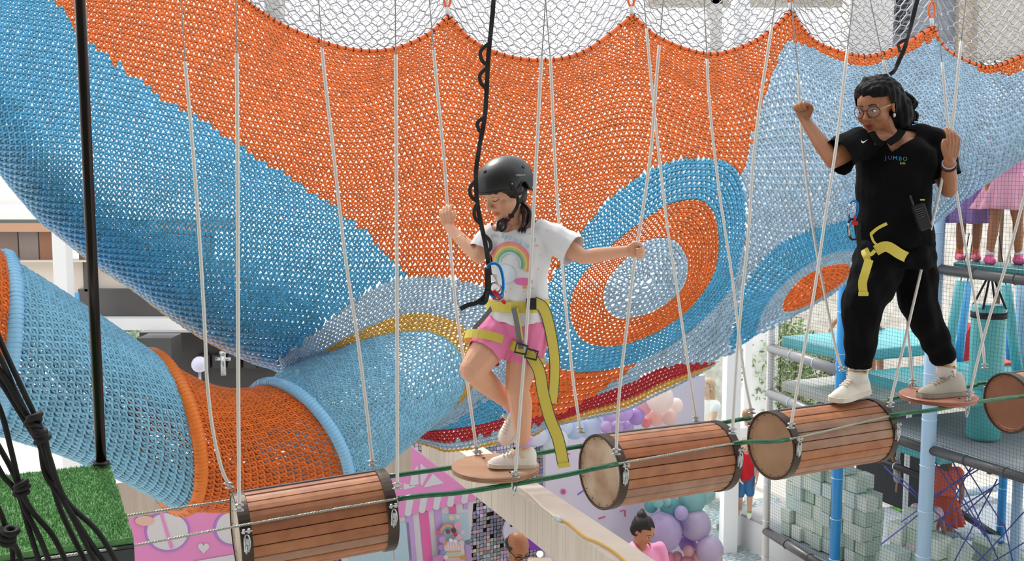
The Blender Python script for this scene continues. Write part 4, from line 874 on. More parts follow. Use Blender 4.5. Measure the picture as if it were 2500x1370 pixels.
cardY(-400, 636, 560, 640, 13.0, .3, 'fascia_strip', M_CRM, t); cardY(-400, 640, 205, 715, 13.15, .2, 'cream_panel', M_CRM, t); cardY(205, 640, 330, 710, 13.2, .2, 'cream_panel', M_CRM, t); cardY(203, 640, 214, 712, 13.1, .1, 'dark_strip', M_DK, t); cardY(330, 640, 620, 700, 13.2, .2, 'cream_panel', M_CRM, t)  # includes a narrow dark strip over the seam between cream panels
cardY(190, 706, 700, 778, 13.1, .2, 'dark_band', M_DK, t); cardY(150, 778, 720, 806, 12.9, .3, 'white_beam', M_WHT, t)
cardY(340, 812, 760, 960, 13.6, .3, 'kitchen_wall', mat('kitchen_dark', '44413f', .5, col2='38383a', vscale=2), t)
for i in range(5): cardY(480+i*38, 868, 512+i*38, 900, 13.5, .1, 'cabinet_door', mat('cabinet_dark', '3a3a3c', .35), t)
cardY(-400, 425, 560, 500, 13.6, .3, 'parapet', mat('parapet_white', 'f1efec', .7), t); cardY(-400, 520, 560, 536, 13.0, .4, 'white_ledge', mat('ledge_white', 'f4f2ee', .6), t)
post(166, 12.3, .16, 0, 5.2, 'trim_4', M_WHT, .2)
a = P(186, 715, 12.6); mb = MB(); mb.tube([Vector((a.x, a.y, a.z)), Vector((a.x, a.y, 0))], .035, 10); o = mb.build('blue_pipe', mat('pipe_blue', '5cb4ea', .35), None, 'short sky blue pipe beside the white column at the far left', loc=(a.x, a.y, 0)); o['category'] = 'pipe'
t = empty('equipment_cabinet', P(345, 850, 12.8), 'dark grey cabinet standing behind the tunnel, right of a green fitting', 'cabinet')
cardY(335, 826, 420, 900, 12.75, .4, 'body', mat('equip_grey', '4b4d4c', .4), t); cardY(330, 832, 336, 900, 12.7, .1, 'edge_trim', mat('equip_edge', 'b9c4bf', .4), t)
t = empty('espresso_machine', P(545, 890, 12.9), 'chrome coffee machine part on the dark kitchen counter behind the ropes', 'appliance')
c_ = P(545, 888, 12.9); mb = MB(); mb.tube([c_-ZZ*.15, c_+ZZ*.12], .035, 12); mb.build('column', M_STEEL, t); mb = MB(); mb.tube([c_+ZZ*.06-Vector((.1, 0, 0)), c_+ZZ*.06+Vector((.1, 0, 0))], .02, 10); mb.build('arm', M_STEEL, t); mb = MB(); mb.sphere(c_+ZZ*.14, (.05, .05, .03)); mb.build('cap', M_STEEL, t)
c_ = P(487, 890, 12.6); t = empty('globe_lamp', c_, 'pale round globe lamp peeping over the orange tunnel section', 'lamp'); mb = MB(); mb.sphere(c_, .1); mb.build('globe', mat('globe_lilac', 'd9d9f0', .4), t); mb = MB(); mb.tube([c_-ZZ*.09, Vector((c_.x, c_.y, 0))], .02, 8); mb.build('stem', M_STEEL, t)
leaves(P(262, 835, 14).x, 14.2, P(262, 840, 14).z, .5, .45, 1500, 4, 'leafy plant seen below the white mezzanine beam at the left', ('b8cbb0', 'dfe6da', '9db593'))
# ------------------------------------------------------------------ roof steel behind the hexagon net
for k, (x0, y0, x1, y1, Y, c_) in enumerate(((1580,-60,2080,14,13,'b9b1a2'), (640,-500,690,40,13,'b4b1ac'), (2083,-500,2166,150,12,'d4d2ce'), (2166,-500,2330,150,12.2,'8d95a0'), (1740,-500,1756,110,13,'c9c7c2'), (1085,-500,1096,60,13,'c4c2be'), (2380,-60,2620,14,12,'c2bbae'),(2352,-500,2366,160,12.1,'c9b9a6'))):
    mb = MB(); a, b = P(x0, y0, Y), P(x1, y1, Y); z0 = b.z if y1 < 100 and (x1-x0) > 300 else b.z-.6
    mb.box(((a.x+b.x)/2, Y, (a.z+z0)/2), (b.x-a.x, .3, a.z-z0)); mb.build('trim_%d' % (k+5), mat('roof_steel_'+c_, c_, .5), None, kind='structure')
t = empty('dark_vent_panel', P(2215, 40, 11.9), 'dark louvred panel on the blue grey column behind the net', 'panel')
for k in range(9): cardY(2192, -50+k*15, 2222, -41+k*15, 11.95, .05, 'louvre', mat('louvre_dark', '20242c', .4), t)
leaves(P(2470, 60, 15).x, 15, P(2470, 70, 15).z, 1.1, .8, 3000, 5, 'sunlit tree crown seen through the mesh at the upper right', ('cfd2c4', 'e9ebe2', '9c9f90', 'f2f3ee'))
# ------------------------------------------------------------------ play tower at the right
T0 = Vector((2.9, 11.15, 0)); TW = (Vector((3.84, 9.0, 0))-T0).normalized(); TU = Vector((-TW.y, TW.x, 0)); TU = TU if TU.x > 0 else -TU
def TP(s, d, z): return T0+TW*s+TU*d+ZZ*z
def sof(px, Y): return (P(px, 1000, Y)-T0).dot(TW)
M_LB, M_BB, M_TEAL, M_GREYM, M_PAD = mat('post_light_blue', 'a9cdec', .3, spec=.5), mat('post_bright_blue', '2f9be6', .3), mat('mat_teal', '62bcc4', .4, bump=.2, bscale=30, var=.06, vscale=5), mat('mat_grey', 'c9c8c2', .6, bump=.4, bscale=30, dist=.02), mat('pipe_padding', '4a4a4c', .4, var=.15, vscale=8)
M_DECK = mat('deck_rubber', 'a3a8ae', .8, bump=.3, bscale=120, var=.05, vscale=4); M_SHEET = mat('sheet_dark', '23262b', .8); M_STRAP = mat('pad_tie', 'd7e9f5', .4)
def tpost(p, r, z0, z1, m, lab, step=.42):
    t = empty('padded_post', (p.x, p.y, z0), lab, 'post', 'padded posts of the play tower'); mb = MB(); mb.tube([Vector((p.x, p.y, z0)), Vector((p.x, p.y, z1))], r, 20); mb.build('padding', m, t)
    z = z0+.2
    while z < z1:
        mb = MB(); mb.tube([Vector((p.x+(r+.001)*math.cos(w), p.y+(r+.001)*math.sin(w), z)) for w in np.linspace(0, 2*PI, 21)[:-1]], .004, 4, closed=True); mb.build('tie', M_STRAP, t); z += step
    return t
pW = Vector((P(1878, 1000, 11.15).x, 11.15, 0)); pB = Vector((P(2050, 1000, 10.0).x, 10.0, 0)); pL = Vector((P(2270, 1000, 9.0).x, 9.0, 0))
tpost(pW, .040, 0, 5.2, mat('post_white', 'e3e4e4', .4), 'thin white padded corner post at the left end of the tower')
tpost(pB, .053, 0, 5.4, M_BB, 'bright blue padded post in front of the foam block wall')
tpost(pL, .064, 0, 5.6, M_LB, 'thick light blue padded post right of the woman')
tpost(Vector((P(2445, 1250, 10.9).x, 10.9, 0)), .045, .45, 2.0, M_BB, 'short bright blue post inside the bottom level')
tpost(Vector((P(2482, 1250, 9.4).x, 9.4, 0)), .047, 0, 2.0, M_LB, 'light blue post under the deck near the right edge')
tpost(Vector((P(2228, 800, 11.5).x, 11.5, 0)), .03, 0, 5.0, mat('post_white', 'e3e4e4', .4), 'thin white post deep inside the tower behind the woman')
def pipe(a, b, r, lab, m=None):
    t = empty('padded_pipe', a, lab, 'pipe', 'padded pipes of the play tower'); mb = MB(); mb.tube([a, a.lerp(b, .5), b], r, 14); mb.build('padding', m or M_PAD, t); L_ = (b-a).length; d = (b-a).normalized(); u = d.orthogonal().normalized(); v = d.cross(u)
    n = max(1, int(L_/.45))
    for k in range(1, n+1):
        c = a+d*(L_*k/(n+1)); mb = MB(); mb.tube([c+(u*math.cos(w)+v*math.sin(w))*(r+.002) for w in np.linspace(0, 2*PI, 15)[:-1]], .005, 4, closed=True); mb.build('strap', M_STRAP if m else mat('pad_strap_dark', '4d4d50', .5), t)
    return t
q = lambda p, z: Vector((p.x, p.y, z))
R1_ = TP(3.9, 0, 0)
pipe(q(pW, 2.58), q(pB, 2.54), .055, 'grey padded pipe under the teal landing mat', mat('pipe_grey_light', '8e9092', .4)); pipe(q(pW, 2.08), q(pB, 2.0), .055, 'grey padded pipe under the thick grey crash mat', mat('pipe_grey_light', '8e9092', .4))
pipe(q(pB, 2.06), q(pL, 2.02), .042, 'dark padded pipe between the bright blue and light blue posts'); pipe(q(pL, 2.03), q(R1_, 2.02), .044, 'dark padded pipe along the edge of the grey deck')
pipe(q(pL, 3.66), q(R1_, 3.62), .044, 'dark padded pipe below the two girls in skirts'); pipe(q(pB, 3.45), q(pL, 3.62), .045, 'dark padded pipe hidden behind the legs of the woman')
pipe(q(pB, 1.80), q(pL, 1.76), .032, 'thin black pipe just under the teal step mat', mat('pipe_black', '28282b', .4)); pipe(q(pW, .50), q(pB, .46), .05, 'dark padded pipe at the foot of the foam block wall'); pipe(q(pB, .46), q(R1_, .46), .05, 'dark padded pipe along the floor of the bottom level')
pipe(P(2290, 1305, 10.0), Vector((P(2445, 1284, 10.9).x, 10.9, .5)), .04, 'grey blue padded pipe on the bottom level floor', mat('pipe_bluegrey', '93a9b6', .4)); pipe(P(2325, 1240, 10.6), Vector((P(2445, 1284, 10.9).x, 10.9, .5)), .04, 'black padded pipe meeting the short blue post', mat('pipe_black', '28282b', .4))
pipe(P(2300, 1215, 12), P(2440, 1190, 12.5), .045, 'pale padded pipe at the back of the bottom level', mat('pipe_bluegrey', '93a9b6', .4))
def matbox(s0, s1, d0, d1, z0, z1, name, m, lab, cat='mat', seams=0, bev=.02, tilt=0):
    t = empty(name, TP((s0+s1)/2, (d0+d1)/2, z0), lab, cat); rot = Matrix((TW, TU, ZZ)).transposed(); mb = MB()
    mb.box((0, 0, 0), (s1-s0, d1-d0, z1-z0), bev=bev, rot=rot); c = TP((s0+s1)/2, (d0+d1)/2, (z0+z1)/2); mb.v = [tuple(Vector(v)+c+ZZ*(tilt*((Vector(v)).dot(TU)))) for v in mb.v]; mb.build('cover', m, t)
    mb = MB(); e = [TP(s0, d0, z1-.012)-TU*.003, TP(s1, d0, z1-.012)-TU*.003]; e = [p+ZZ*tilt*(d0-(d0+d1)/2) for p in e]; mb.tube(e, .004, 5); mb.build('piping', mat('piping_pale', 'bfe0e4', .5), t); return t
sB = (pB-T0).dot(TW); sL = (pL-T0).dot(TW)
matbox(0.05, sB-.08, .05, 1.6, 2.60, 2.72, 'landing_mat', M_TEAL, 'teal landing mat between the thin white post and the bright blue post')
matbox(sB+.05, sL+.2, .1, 1.7, 2.42, 2.54, 'landing_mat', mat('mat_teal_dark', '4aa6ae', .4), 'darker teal mat behind the legs of the woman')
matbox(0.03, sB+.2, .08, 1.5, 2.10, 2.21, 'crash_mat', M_GREYM, 'thick grey crash mat on the left bay of the tower')
matbox(sB+.2, 4.2, .06, 3.2, 1.97, 2.05, 'grey_deck', M_DECK, 'grey rubber deck carrying the teal punch bag', 'deck', bev=.004)
matbox(sL-.1, 4.2, .12, 3.2, 3.58, 3.66, 'upper_deck', M_DECK, 'grey upper deck on which the two girls in skirts stand', 'deck', bev=.004)
matbox(sL+.12, 4.2, -.02, .32, 3.665, 3.73, 'edge_mat', mat('mat_deep_teal', '2f8f8f', .35, var=.1, vscale=8), 'deep teal padded mat under the shoes of the two girls')
matbox(sB+.1, sL-.05, .1, .9, 1.84, 1.93, 'step_mat', M_TEAL, 'teal step mat under the deck, right of the bright blue post')
matbox(-.2, 4.2, .05, 3.4, .40, .46, 'bottom_deck', mat('deck_blue_grey', '9aa4ac', .8, bump=.3, bscale=120), 'pale grey floor of the bottom level among foam blocks', 'deck', bev=.004)
matbox(-.75, .3, 1.9, 1.96, .5, 1.9, 'dark_sheet', M_SHEET, 'dark upright sheet behind the foam block wall', 'panel', bev=.004)  # upright dark sheet that fills the dark area behind the foam blocks
matbox(sL-.1, 4.2, 3.2, 3.26, 3.7, 4.1, 'rail_pad', mat('rail_cyan', '5cc0dc', .4), 'cyan padded rail behind the two girls in skirts', 'panel', bev=.004)
matbox(sL-.1, 4.2, 3.27, 3.3, 3.7, 5.6, 'back_screen', mat('panel_paleteal', 'cfe8ea', .6), 'pale panel at the back of the upper deck', 'panel', bev=.004)
# black safety netting
t = empty('safety_netting', TP(1.5, -.02, .5), 'fine black square safety netting across the front of the play tower', 'net')
sp = .0345; S1 = 4.3; Z0, Z1 = .5, 5.5; Vn, Qn = [], []; rr = .0011
def wire(a, b, ax):
    n = len(Vn); a1, a2 = ax
    for e in (a, b):
        for k in range(3): w = 2*PI*k/3; Vn.append(e+(a1*math.cos(w)+a2*math.sin(w))*rr)
    for k in range(3): Qn.append((n+k, n+(k+1) % 3, n+3+(k+1) % 3, n+3+k))
ns = int(S1/sp); nz_ = int((Z1-Z0)/sp)
dsp = lambda s, z: .018*math.sin(s*2.1+z*1.7)+.01*math.sin(s*5+z*3.3)
for i in range(ns+1):
    for j in range(0, nz_, 4):
        s = i*sp; za, zb_ = Z0+j*sp, min(Z0+(j+4)*sp, Z1); wire(TP(s, -.075+dsp(s, za), za), TP(s, -.075+dsp(s, zb_), zb_), (TW, TU))
for j in range(nz_+1):
    for i in range(0, ns, 4):
        z = Z0+j*sp; sa, sb_ = i*sp, min((i+4)*sp, S1); wire(TP(sa, -.075+dsp(sa, z), z), TP(sb_, -.075+dsp(sb_, z), z), (ZZ, TU))
fastmesh('mesh', [tuple(v) for v in Vn], Qn, mat('netting_black', '2e3836', .7), parent=t, kind='stuff')
# punch bag
c = P(2399, 1078, 9.25); zt_ = P(2399, 752, 9.25).z; r_ = .148; t = empty('punch_bag', (c.x, c.y, c.z), 'tall teal punch bag hanging above the grey deck on black straps', 'punch bag')
mb = MB(); n = 28; prof = [(.001, 0), (r_*.85, .0), (r_, .03), (r_*1.01, .3), (r_, .7), (r_*1.01, 1.0), (r_, zt_-c.z-.03), (r_*.9, zt_-c.z), (.001, zt_-c.z)]
vs = [c+Vector((a*math.cos(2*PI*j/n), a*math.sin(2*PI*j/n), z+.03)) for a, z in prof for j in range(n)]; mb.add(vs, [(i*n+j, i*n+(j+1) % n, (i+1)*n+(j+1) % n, (i+1)*n+j) for i in range(len(prof)-1) for j in range(n)], smooth=True); mb.build('bag', mat('bag_teal', '5fbfc2', .35, bump=.35, bscale=9, dist=.02), t)
mb = MB(); mb.tube([c+ZZ*(zt_-c.z-.06)+Vector(((r_+.004)*math.cos(w), (r_+.004)*math.sin(w), 0)) for w in np.linspace(0, 2*PI, 25)[:-1]], 0, 4, closed=True, flat=(.004, .028), up=ZZ); mb.build('top_band', M_WEB, t)
hk = Vector((c.x, c.y, zt_+.34))
for k in range(4): w = PI/4+k*PI/2; mb = MB(); mb.tube([Vector((c.x+r_*math.cos(w), c.y+r_*math.sin(w), zt_)), hk], .010, 6); mb.build('hanging_strap', M_WEB, t)
mb = MB(); mb.tube([hk, hk+ZZ*.5], .02, 8); mb.build('hook', M_STEEL, t)
# slanted obstacle rolls
for k, (x0, y0, x1, y1, Y, m, w_, lab) in enumerate(((2345,690,2308,900,10.2,M_TEAL,.05,'slanted teal roll left of the sky blue roll inside the tower'), (2362,690,2338,900,10.6,mat('roll_sky','4fa8e0',.35),.045,'slanted sky blue roll behind the punch bag'), (2456,700,2492,960,9.9,M_TEAL,.05,'slanted teal roll right of the punch bag'),(2492,700,2498,1000,10.0,M_LB,.05,'upright light blue roll at the right edge'), (2465,720,2462,985,10.9,M_BB,.035,'upright bright blue roll right of the punch bag'))):
    a, b = P(x0, y0, Y), P(x1, y1, Y); t = empty('obstacle_roll', b, lab, 'roll', 'hanging obstacle rolls'); d = (a-b); mb = MB(); mb.tube([a+d*.02, a.lerp(b, .5), b], w_, 14); mb.build('roll', m, t); mb = MB(); mb.tube([a, a+d.normalized()*.5], .006, 5); mb.build('cord', M_BLACK, t)
for k, (pl, Y, h, lab) in enumerate(([[(2308,870),(2332,812),(2338,900)], 10.8, 'e2502f', 'orange red foam wedge behind the obstacle rolls'], [[(2352,830),(2372,790),(2372,985),(2350,985)], 10.9, 'cf1f2f', 'red foam panel left of the punch bag'], [[(2440,890),(2474,884),(2474,905),(2440,908)], 10.3, 'd9573f', 'small red block on the deck right of the punch bag'])):
    fr = (CAM, None, None, None); pts = [P(x, y, Y) for x, y in pl]; mb = MB(); kk = len(pts); mb.add(pts+[p+Vector((0, .15, 0)) for p in pts], [tuple(range(kk-1, -1, -1)), tuple(range(kk, 2*kk))]+[(i, (i+1) % kk, kk+(i+1) % kk, kk+i) for i in range(kk)]); o = mb.build('foam_wedge', mat('foam_'+h, h, .5), None, lab, loc=pts[0]); o['category'] = 'foam block'
# foam blocks
fm = [mat('foam_mint_%d' % i, h, .6, bump=.1, bscale=40) for i, h in enumerate(('cfe0d3', 'c2d6c9', 'dbe8de', 'b9cfc1', 'cce0dc', 'e4eee6'))]
rd = random.Random(4)
def block(c, sz, rz, lab, rx=0):
    mb = MB(); mb.box((0, 0, 0), (sz, sz, sz*.98), bev=sz*.035, rot=Matrix.Rotation(rz, 3, 'Z') @ Matrix.Rotation(rx, 3, 'X')); mb.v = [tuple(Vector(v)+c) for v in mb.v]
    o = mb.build('foam_block', rd.choice(fm), None, lab, loc=c-ZZ*sz/2); o['category'] = 'foam block'; o['group'] = 'pale green foam blocks'
th0 = math.atan2(TW.y, TW.x); hs = [5, 7, 6, 8, 7, 7, 6, 5]; bs = .152
ords = ['bottom', 'second', 'third', 'fourth', 'fifth', 'sixth', 'seventh', 'eighth']; colw = ['first', 'second', 'third', 'fourth', 'fifth', 'sixth', 'seventh', 'eighth']
for i in range(8):
    for j in range(hs[i]):
        block(TP(.12+i*bs*1.03+rd.uniform(-.012, .012), .22+rd.uniform(-.035, .035), .47+bs*(j+.5)), bs*.985, th0+rd.uniform(-.07, .07), f'pale green foam block, {ords[j]} layer up, {colw[i]} front column from the white post')
for i in range(7):
    for j in range(hs[i]-1):
        block(TP(.18+i*bs*1.05, .40+rd.uniform(-.02, .02), .47+bs*(j+.5)), bs*.985, th0+rd.uniform(-.05, .05), f'pale green foam block, {ords[j]} layer up, {colw[i]} rear column from the white post')
bb = .20
for i in range(3):
    for j in range([3, 4, 3][i]):
        block(TP(1.62+i*bb*1.03, .35+rd.uniform(-.04, .04), .47+bb*(j+.5)), bb*.98, th0+rd.uniform(-.12, .12), f'larger green foam block right of the blue post, {ords[j]} layer, {colw[i]} column')
for k, (x, y, Y, sz, rz, rx, lab) in enumerate(((2335,1352,9.4,.2,.5,.4,'tumbled green foam block at the bottom edge beside the pink dress'), (2400,1345,9.9,.2,.9,.2,'tumbled green foam block under the purple ropes'), (2272,1248,10.6,.17,.3,0,'green foam block beside the light blue post at knee height'), (2185,1362,9.6,.2,.4,.1,'green foam block in front of the larger pile'), (2460,1368,9.6,.2,.2,.5,'green foam block at the bottom right'))): block(P(x, y, Y), sz, rz, lab, rx)
# purple rope lattice
t = empty('purple_rope_lattice', P(2390, 1200, 9.0), 'purple rope lattice with crossing diagonals under the grey deck', 'net')
for (x0, y0, x1, y1) in ((2200,1168,2420,1380),(2278,1122,2405,1310),(2325,1125,2440,1372),(2354,1135,2450,1282),(2200,1275,2450,1090),(2280,1275,2440,1180),(2290,1290,2372,1138),(2325,1380,2435,1170),(2272,1215,2490,1085),(2380,1380,2500,1250),(2410,1380,2500,1325),(2452,1280,2475,1380),(2150,1330,2280,1225),(2160,1140,2260,1235),(2310,1290,2420,1195),(2300,1130,2430,1345)):
    mb = MB(); mb.tube([P(x0, y0, 9.15), P((x0+x1)/2, (y0+y1)/2+1.5, 9.15), P(x1, y1, 9.15)], .0062, 6); mb.build('rope', mat('rope_purple', '5a5fb4', .6), t)
# ------------------------------------------------------------------ people
def m_skin(name, h): return mat('skin_'+name, h, .45, attr='tone', spec=.35, bump=.08, bscale=120, dist=.002)
class Blob:
    def __init__(s): s.mb = MB()
    def chain(s, pts, rs, n=14, sub=4, k=1.0):
        pts = [Vector(p) for p in pts]
        if len(pts) > 2 and sub:
            pp = catmull(pts, sub); rr = np.interp(np.linspace(0, len(pts)-1, len(pp)), range(len(pts)), rs)*k
        else: pp = pts; rr = [r*k for r in rs]
        s.mb.tube(pp, list(rr), n); s.mb.sphere(pp[0], rr[0]*.995, seg=n, rings=8); s.mb.sphere(pp[-1], rr[-1]*.995, seg=n, rings=8); return s
    def ell(s, c, r, rot=None): s.mb.sphere(c, r, seg=20, rings=14, rot=rot); return s
    def loft(s, secs, n=24, p=2.0, sub=4):      # secs: (centre, side vec, front vec)
        C = catmull([q[0] for q in secs], sub); k = len(secs); f = np.linspace(0, k-1, len(C))
        def iv(i): A = np.array([q[i] for q in secs]); return [Vector([np.interp(t, range(k), A[:, j]) for j in range(3)]) for t in f]
        S_, F_ = iv(1), iv(2); vs = []
        for c, a, b in zip(C, S_, F_):
            for j in range(n):
                w = 2*PI*j/n; x, y = math.cos(w), math.sin(w); vs.append(c+a*(math.copysign(abs(x)**(2/p), x))+b*(math.copysign(abs(y)**(2/p), y)))
        m_ = len(C); fs = [(i*n+j, i*n+(j+1) % n, (i+1)*n+(j+1) % n, (i+1)*n+j) for i in range(m_-1) for j in range(n)]+[tuple(range(n-1, -1, -1)), tuple((m_-1)*n+j for j in range(n))]
        s.mb.add(vs, fs); return s
    def build(s, name, m, voxel, parent=None, smooth=4, cut=None, thick=0, tone=None, label=None, disp=None):
        me = bpy.data.meshes.new(name+'_src'); me.from_pydata(s.mb.v, [], s.mb.f); ob = bpy.data.objects.new(name+'_src', me); COL.objects.link(ob)
        bmx = bmesh.new(); bmx.from_mesh(me); bmesh.ops.recalc_face_normals(bmx, faces=bmx.faces); bmx.to_mesh(me); bmx.free()
        r = ob.modifiers.new('r', 'REMESH'); r.mode = 'VOXEL'; r.voxel_size = voxel
        if smooth: sm = ob.modifiers.new('s', 'SMOOTH'); sm.factor = .5; sm.iterations = smooth
        dg = bpy.context.evaluated_depsgraph_get(); m2 = bpy.data.meshes.new_from_object(ob.evaluated_get(dg)); COL.objects.unlink(ob); bpy.data.objects.remove(ob)
        m2.name = name
        co = np.empty(len(m2.vertices)*3, np.float32); m2.vertices.foreach_get('co', co); co = co.reshape(-1, 3)
        if disp is not None:
            nr = np.empty(len(co)*3, np.float32); m2.vertices.foreach_get('normal', nr); nr = nr.reshape(-1, 3); co = co+nr*disp(co)[:, None]; m2.vertices.foreach_set('co', co.astype(np.float32).ravel()); m2.update()
        if cut is not None:
            kill = cut(co); b = bmesh.new(); b.from_mesh(m2); b.verts.ensure_lookup_table(); bmesh.ops.delete(b, geom=[b.verts[i] for i in np.nonzero(kill)[0]], context='VERTS')
            for _ in range(16): bmesh.ops.smooth_vert(b, verts=[v for v in b.verts if v.is_boundary], factor=.5, use_axis_x=True, use_axis_y=True, use_axis_z=True)
            b.to_mesh(m2); b.free(); co = np.empty(len(m2.vertices)*3, np.float32); m2.vertices.foreach_get('co', co); co = co.reshape(-1, 3)
        m2.materials.clear(); m2.materials.append(m)
        m2.polygons.foreach_set('use_smooth', np.ones(len(m2.polygons), bool))
        if tone is not None:
            a = m2.color_attributes.new('tone', 'FLOAT_COLOR', 'POINT'); t = np.ones((len(co), 4), np.float32); t[:, :3] = tone(co); a.data.foreach_set('color', t.ravel())
        o = bpy.data.objects.new(name, m2); link(o, parent)
        if thick: so = o.modifiers.new('solid', 'SOLIDIFY'); so.thickness = thick; so.offset = -1
        tag(o, label); return o
def bvh_of(o):
    me = o.data; return BVHTree.FromPolygons([v.co.copy() for v in me.vertices], [tuple(p.vertices) for p in me.polygons])
def head_matrix(c, f, up, h):
    y = -Vector(f).normalized(); z = Vector(up); z = (z-y*z.dot(y)).normalized(); x = y.cross(z); return Matrix.Translation(Vector(c)) @ Matrix((x*h, y*h, z*h)).transposed().to_4x4(), Matrix((x, y, z)).transposed()
def head_prims(B, M, Rm, h, ears=True):
    E = lambda c, r: B.ell(M @ Vector(c), tuple(a*h for a in r), Rm)
    E((0, .06, .14), (.335, .42, .345)); E((0, -.02, .12), (.30, .37, .33)); E((0, -.08, -.14), (.262, .28, .31)); E((0, -.13, -.30), (.195, .20, .16)); E((0, -.27, -.405), (.095, .085, .07)); E((0, -.12, .02), (.27, .27, .25))
    for s in (-1, 1):
        E((s*.155, -.225, -.13), (.105, .115, .12)); E((s*.125, -.29, -.005), (.072, .06, .055)); E((s*.12, -.315, .085), (.10, .045, .035)); E((s*.048, -.385, -.15), (.035, .04, .03))
        if ears: B.ell(M @ Vector((s*.325, .05, -.03)), (.03*h, .075*h, .105*h), Rm @ Matrix.Rotation(s*.3, 3, 'Z')); B.ell(M @ Vector((s*.335, .04, .03)), (.035*h, .06*h, .05*h), Rm)
    B.chain([M @ Vector(p) for p in ((0, -.345, .05), (0, -.39, -.04), (0, -.435, -.125))], [.030*h, .036*h, .050*h], sub=3)
    E((0, -.335, -.250), (.080, .035, .020)); E((0, -.330, -.288), (.062, .035, .024)); E((0, -.29, -.27), (.11, .06, .06))
def skin_tone(M, lip=(.86, .42, .40), cheek=(1.0, .80, .76), base=(1, 1, 1)):
    Mi = np.array(M.inverted())
    def f(co):
        L = co@Mi[:3, :3].T+Mi[:3, 3]; t = np.ones((len(co), 3))*np.array(base); fr = L[:, 1] < -.2
        d = np.sqrt((L[:, 0]/.10)**2+((L[:, 2]+.268)/.042)**2); w = np.clip((1.25-d)*3, 0, 1)*(L[:, 1] < -.28); t = t*(1-w[:, None])+np.array(lip)*w[:, None]
        for s in (-1, 1):
            d = np.hypot(L[:, 0]-s*.17, L[:, 2]+.14)/.13; w = np.clip(1-d, 0, 1)*fr*.8; t = t*(1-w[:, None]*(1-np.array(cheek)))
        return t
    return f
def onface(bv, M, x, z, off=.0):
    o = M @ Vector((x, -1.2, z)); d = (M.to_3x3() @ Vector((0, 1, 0))).normalized(); r = bv.ray_cast(o, d); return (r[0]-d*off) if r[0] else M @ Vector((x, -.38, z))
def face_parts(body, M, h, parent, brow='2a1a14', lash='1c1210', iris='3a2418', closed=False, lookx=0, mat_skin=None, brow_r=.014, scale=1):
    bv = bvh_of(body)
    for s in (-1, 1):
        mb = MB(); pts = [onface(bv, M, s*x, z, .002*h) for x, z in ((.055, .098), (.10, .118), (.155, .118), (.205, .092))]
        mb.tube(catmull(pts, 4), [.007*h]+[brow_r*h]*6+[.010*h]*5+[.004*h], 6); mb.build('eyebrow', mat('hair_'+brow, brow, .7), parent)
        if closed:
            mb = MB(); pts = [onface(bv, M, s*x, z, .004*h) for x, z in ((.075, -.012), (.10, -.028), (.135, -.034), (.168, -.026), (.195, -.006))]; mb.tube(catmull(pts, 4), .0060*h, 6); mb.build('eyelashes', mat('lash_'+lash, lash, .6), parent)
            mb = MB(); pts = [onface(bv, M, s*x, z, .002*h) for x, z in ((.07, .030), (.13, .046), (.195, .026))]; mb.tube(catmull(pts, 4), .0035*h, 5); mb.build('eyelid_crease', mat('crease_brown', '9a6a52', .6), parent)
        else:
            c = onface(bv, M, s*.130, .0); Rm = M.to_3x3().normalized(); mb = MB()
            mb.sphere(c+(Rm @ Vector((0, .010*h, 0))), (.055*h, .022*h, .026*h), seg=14, rings=8, rot=Rm); e = mb.build('eye', mat('eye_white', 'e2dcd6', .25), parent)
            mb = MB(); mb.sphere(c+(Rm @ Vector((lookx*.018*h, -.006*h, -.004*h))), (.023*h, .010*h, .023*h), seg=12, rings=8, rot=Rm); mb.build('iris', mat('iris_'+iris, iris, .15), e)
            mb = MB(); pts = [onface(bv, M, s*x, z, .006*h) for x, z in ((.070, .004), (.10, .024), (.14, .030), (.19, .006))]; mb.tube(catmull(pts, 4), .0075*h, 6); mb.build('eyelashes', mat('lash_'+lash, lash, .6), parent)
    return bv
def hand(B, w, d, n, side, L, curls=(1.3, 1.3, 1.0), spread=.1, thumb=.7, kk=1.0):
    """w wrist, d hand direction, n way the palm faces, side +1/-1 for the thumb side"""
    d = Vector(d).normalized(); n = Vector(n); n = (n-d*n.dot(d)).normalized(); a = d.cross(n).normalized()*side
    for i in range(4):
        o = (1.5-i)*.108*L; b = w+d*.50*L*(1-.03*abs(i-1.2))+a*o; B.chain([w+a*o*.45, w+d*.25*L+a*o*.9, b], [.078*L*kk, .082*L*kk, .055*L*kk], n=10, sub=2)
        ang = 0; p = b; pts = [p]; ln = [1.0, 1.08, 1.0, .80][i]; dv = (d+a*(1.5-i)*spread).normalized()
        for sg, cu in zip((.21, .145, .11), curls): ang += cu; q = dv*math.cos(ang)+n*math.sin(ang); p = p+q*sg*L*ln; pts.append(p)
        B.chain(pts, [.051*L*kk, .047*L*kk, .043*L*kk, .034*L*kk], n=10, sub=2)
    t0 = w+d*.14*L+a*.13*L; t1 = t0+(d*.75+a*.65).normalized()*.2*L; t2 = t1+(d*.8+a*.1+n*thumb).normalized()*.16*L; t3 = t2+(d*.6-a*.3+n*thumb*1.3).normalized()*.12*L
    B.chain([t0, t1, t2, t3], [.078*L*kk, .066*L*kk, .056*L*kk, .042*L*kk], n=10, sub=2)
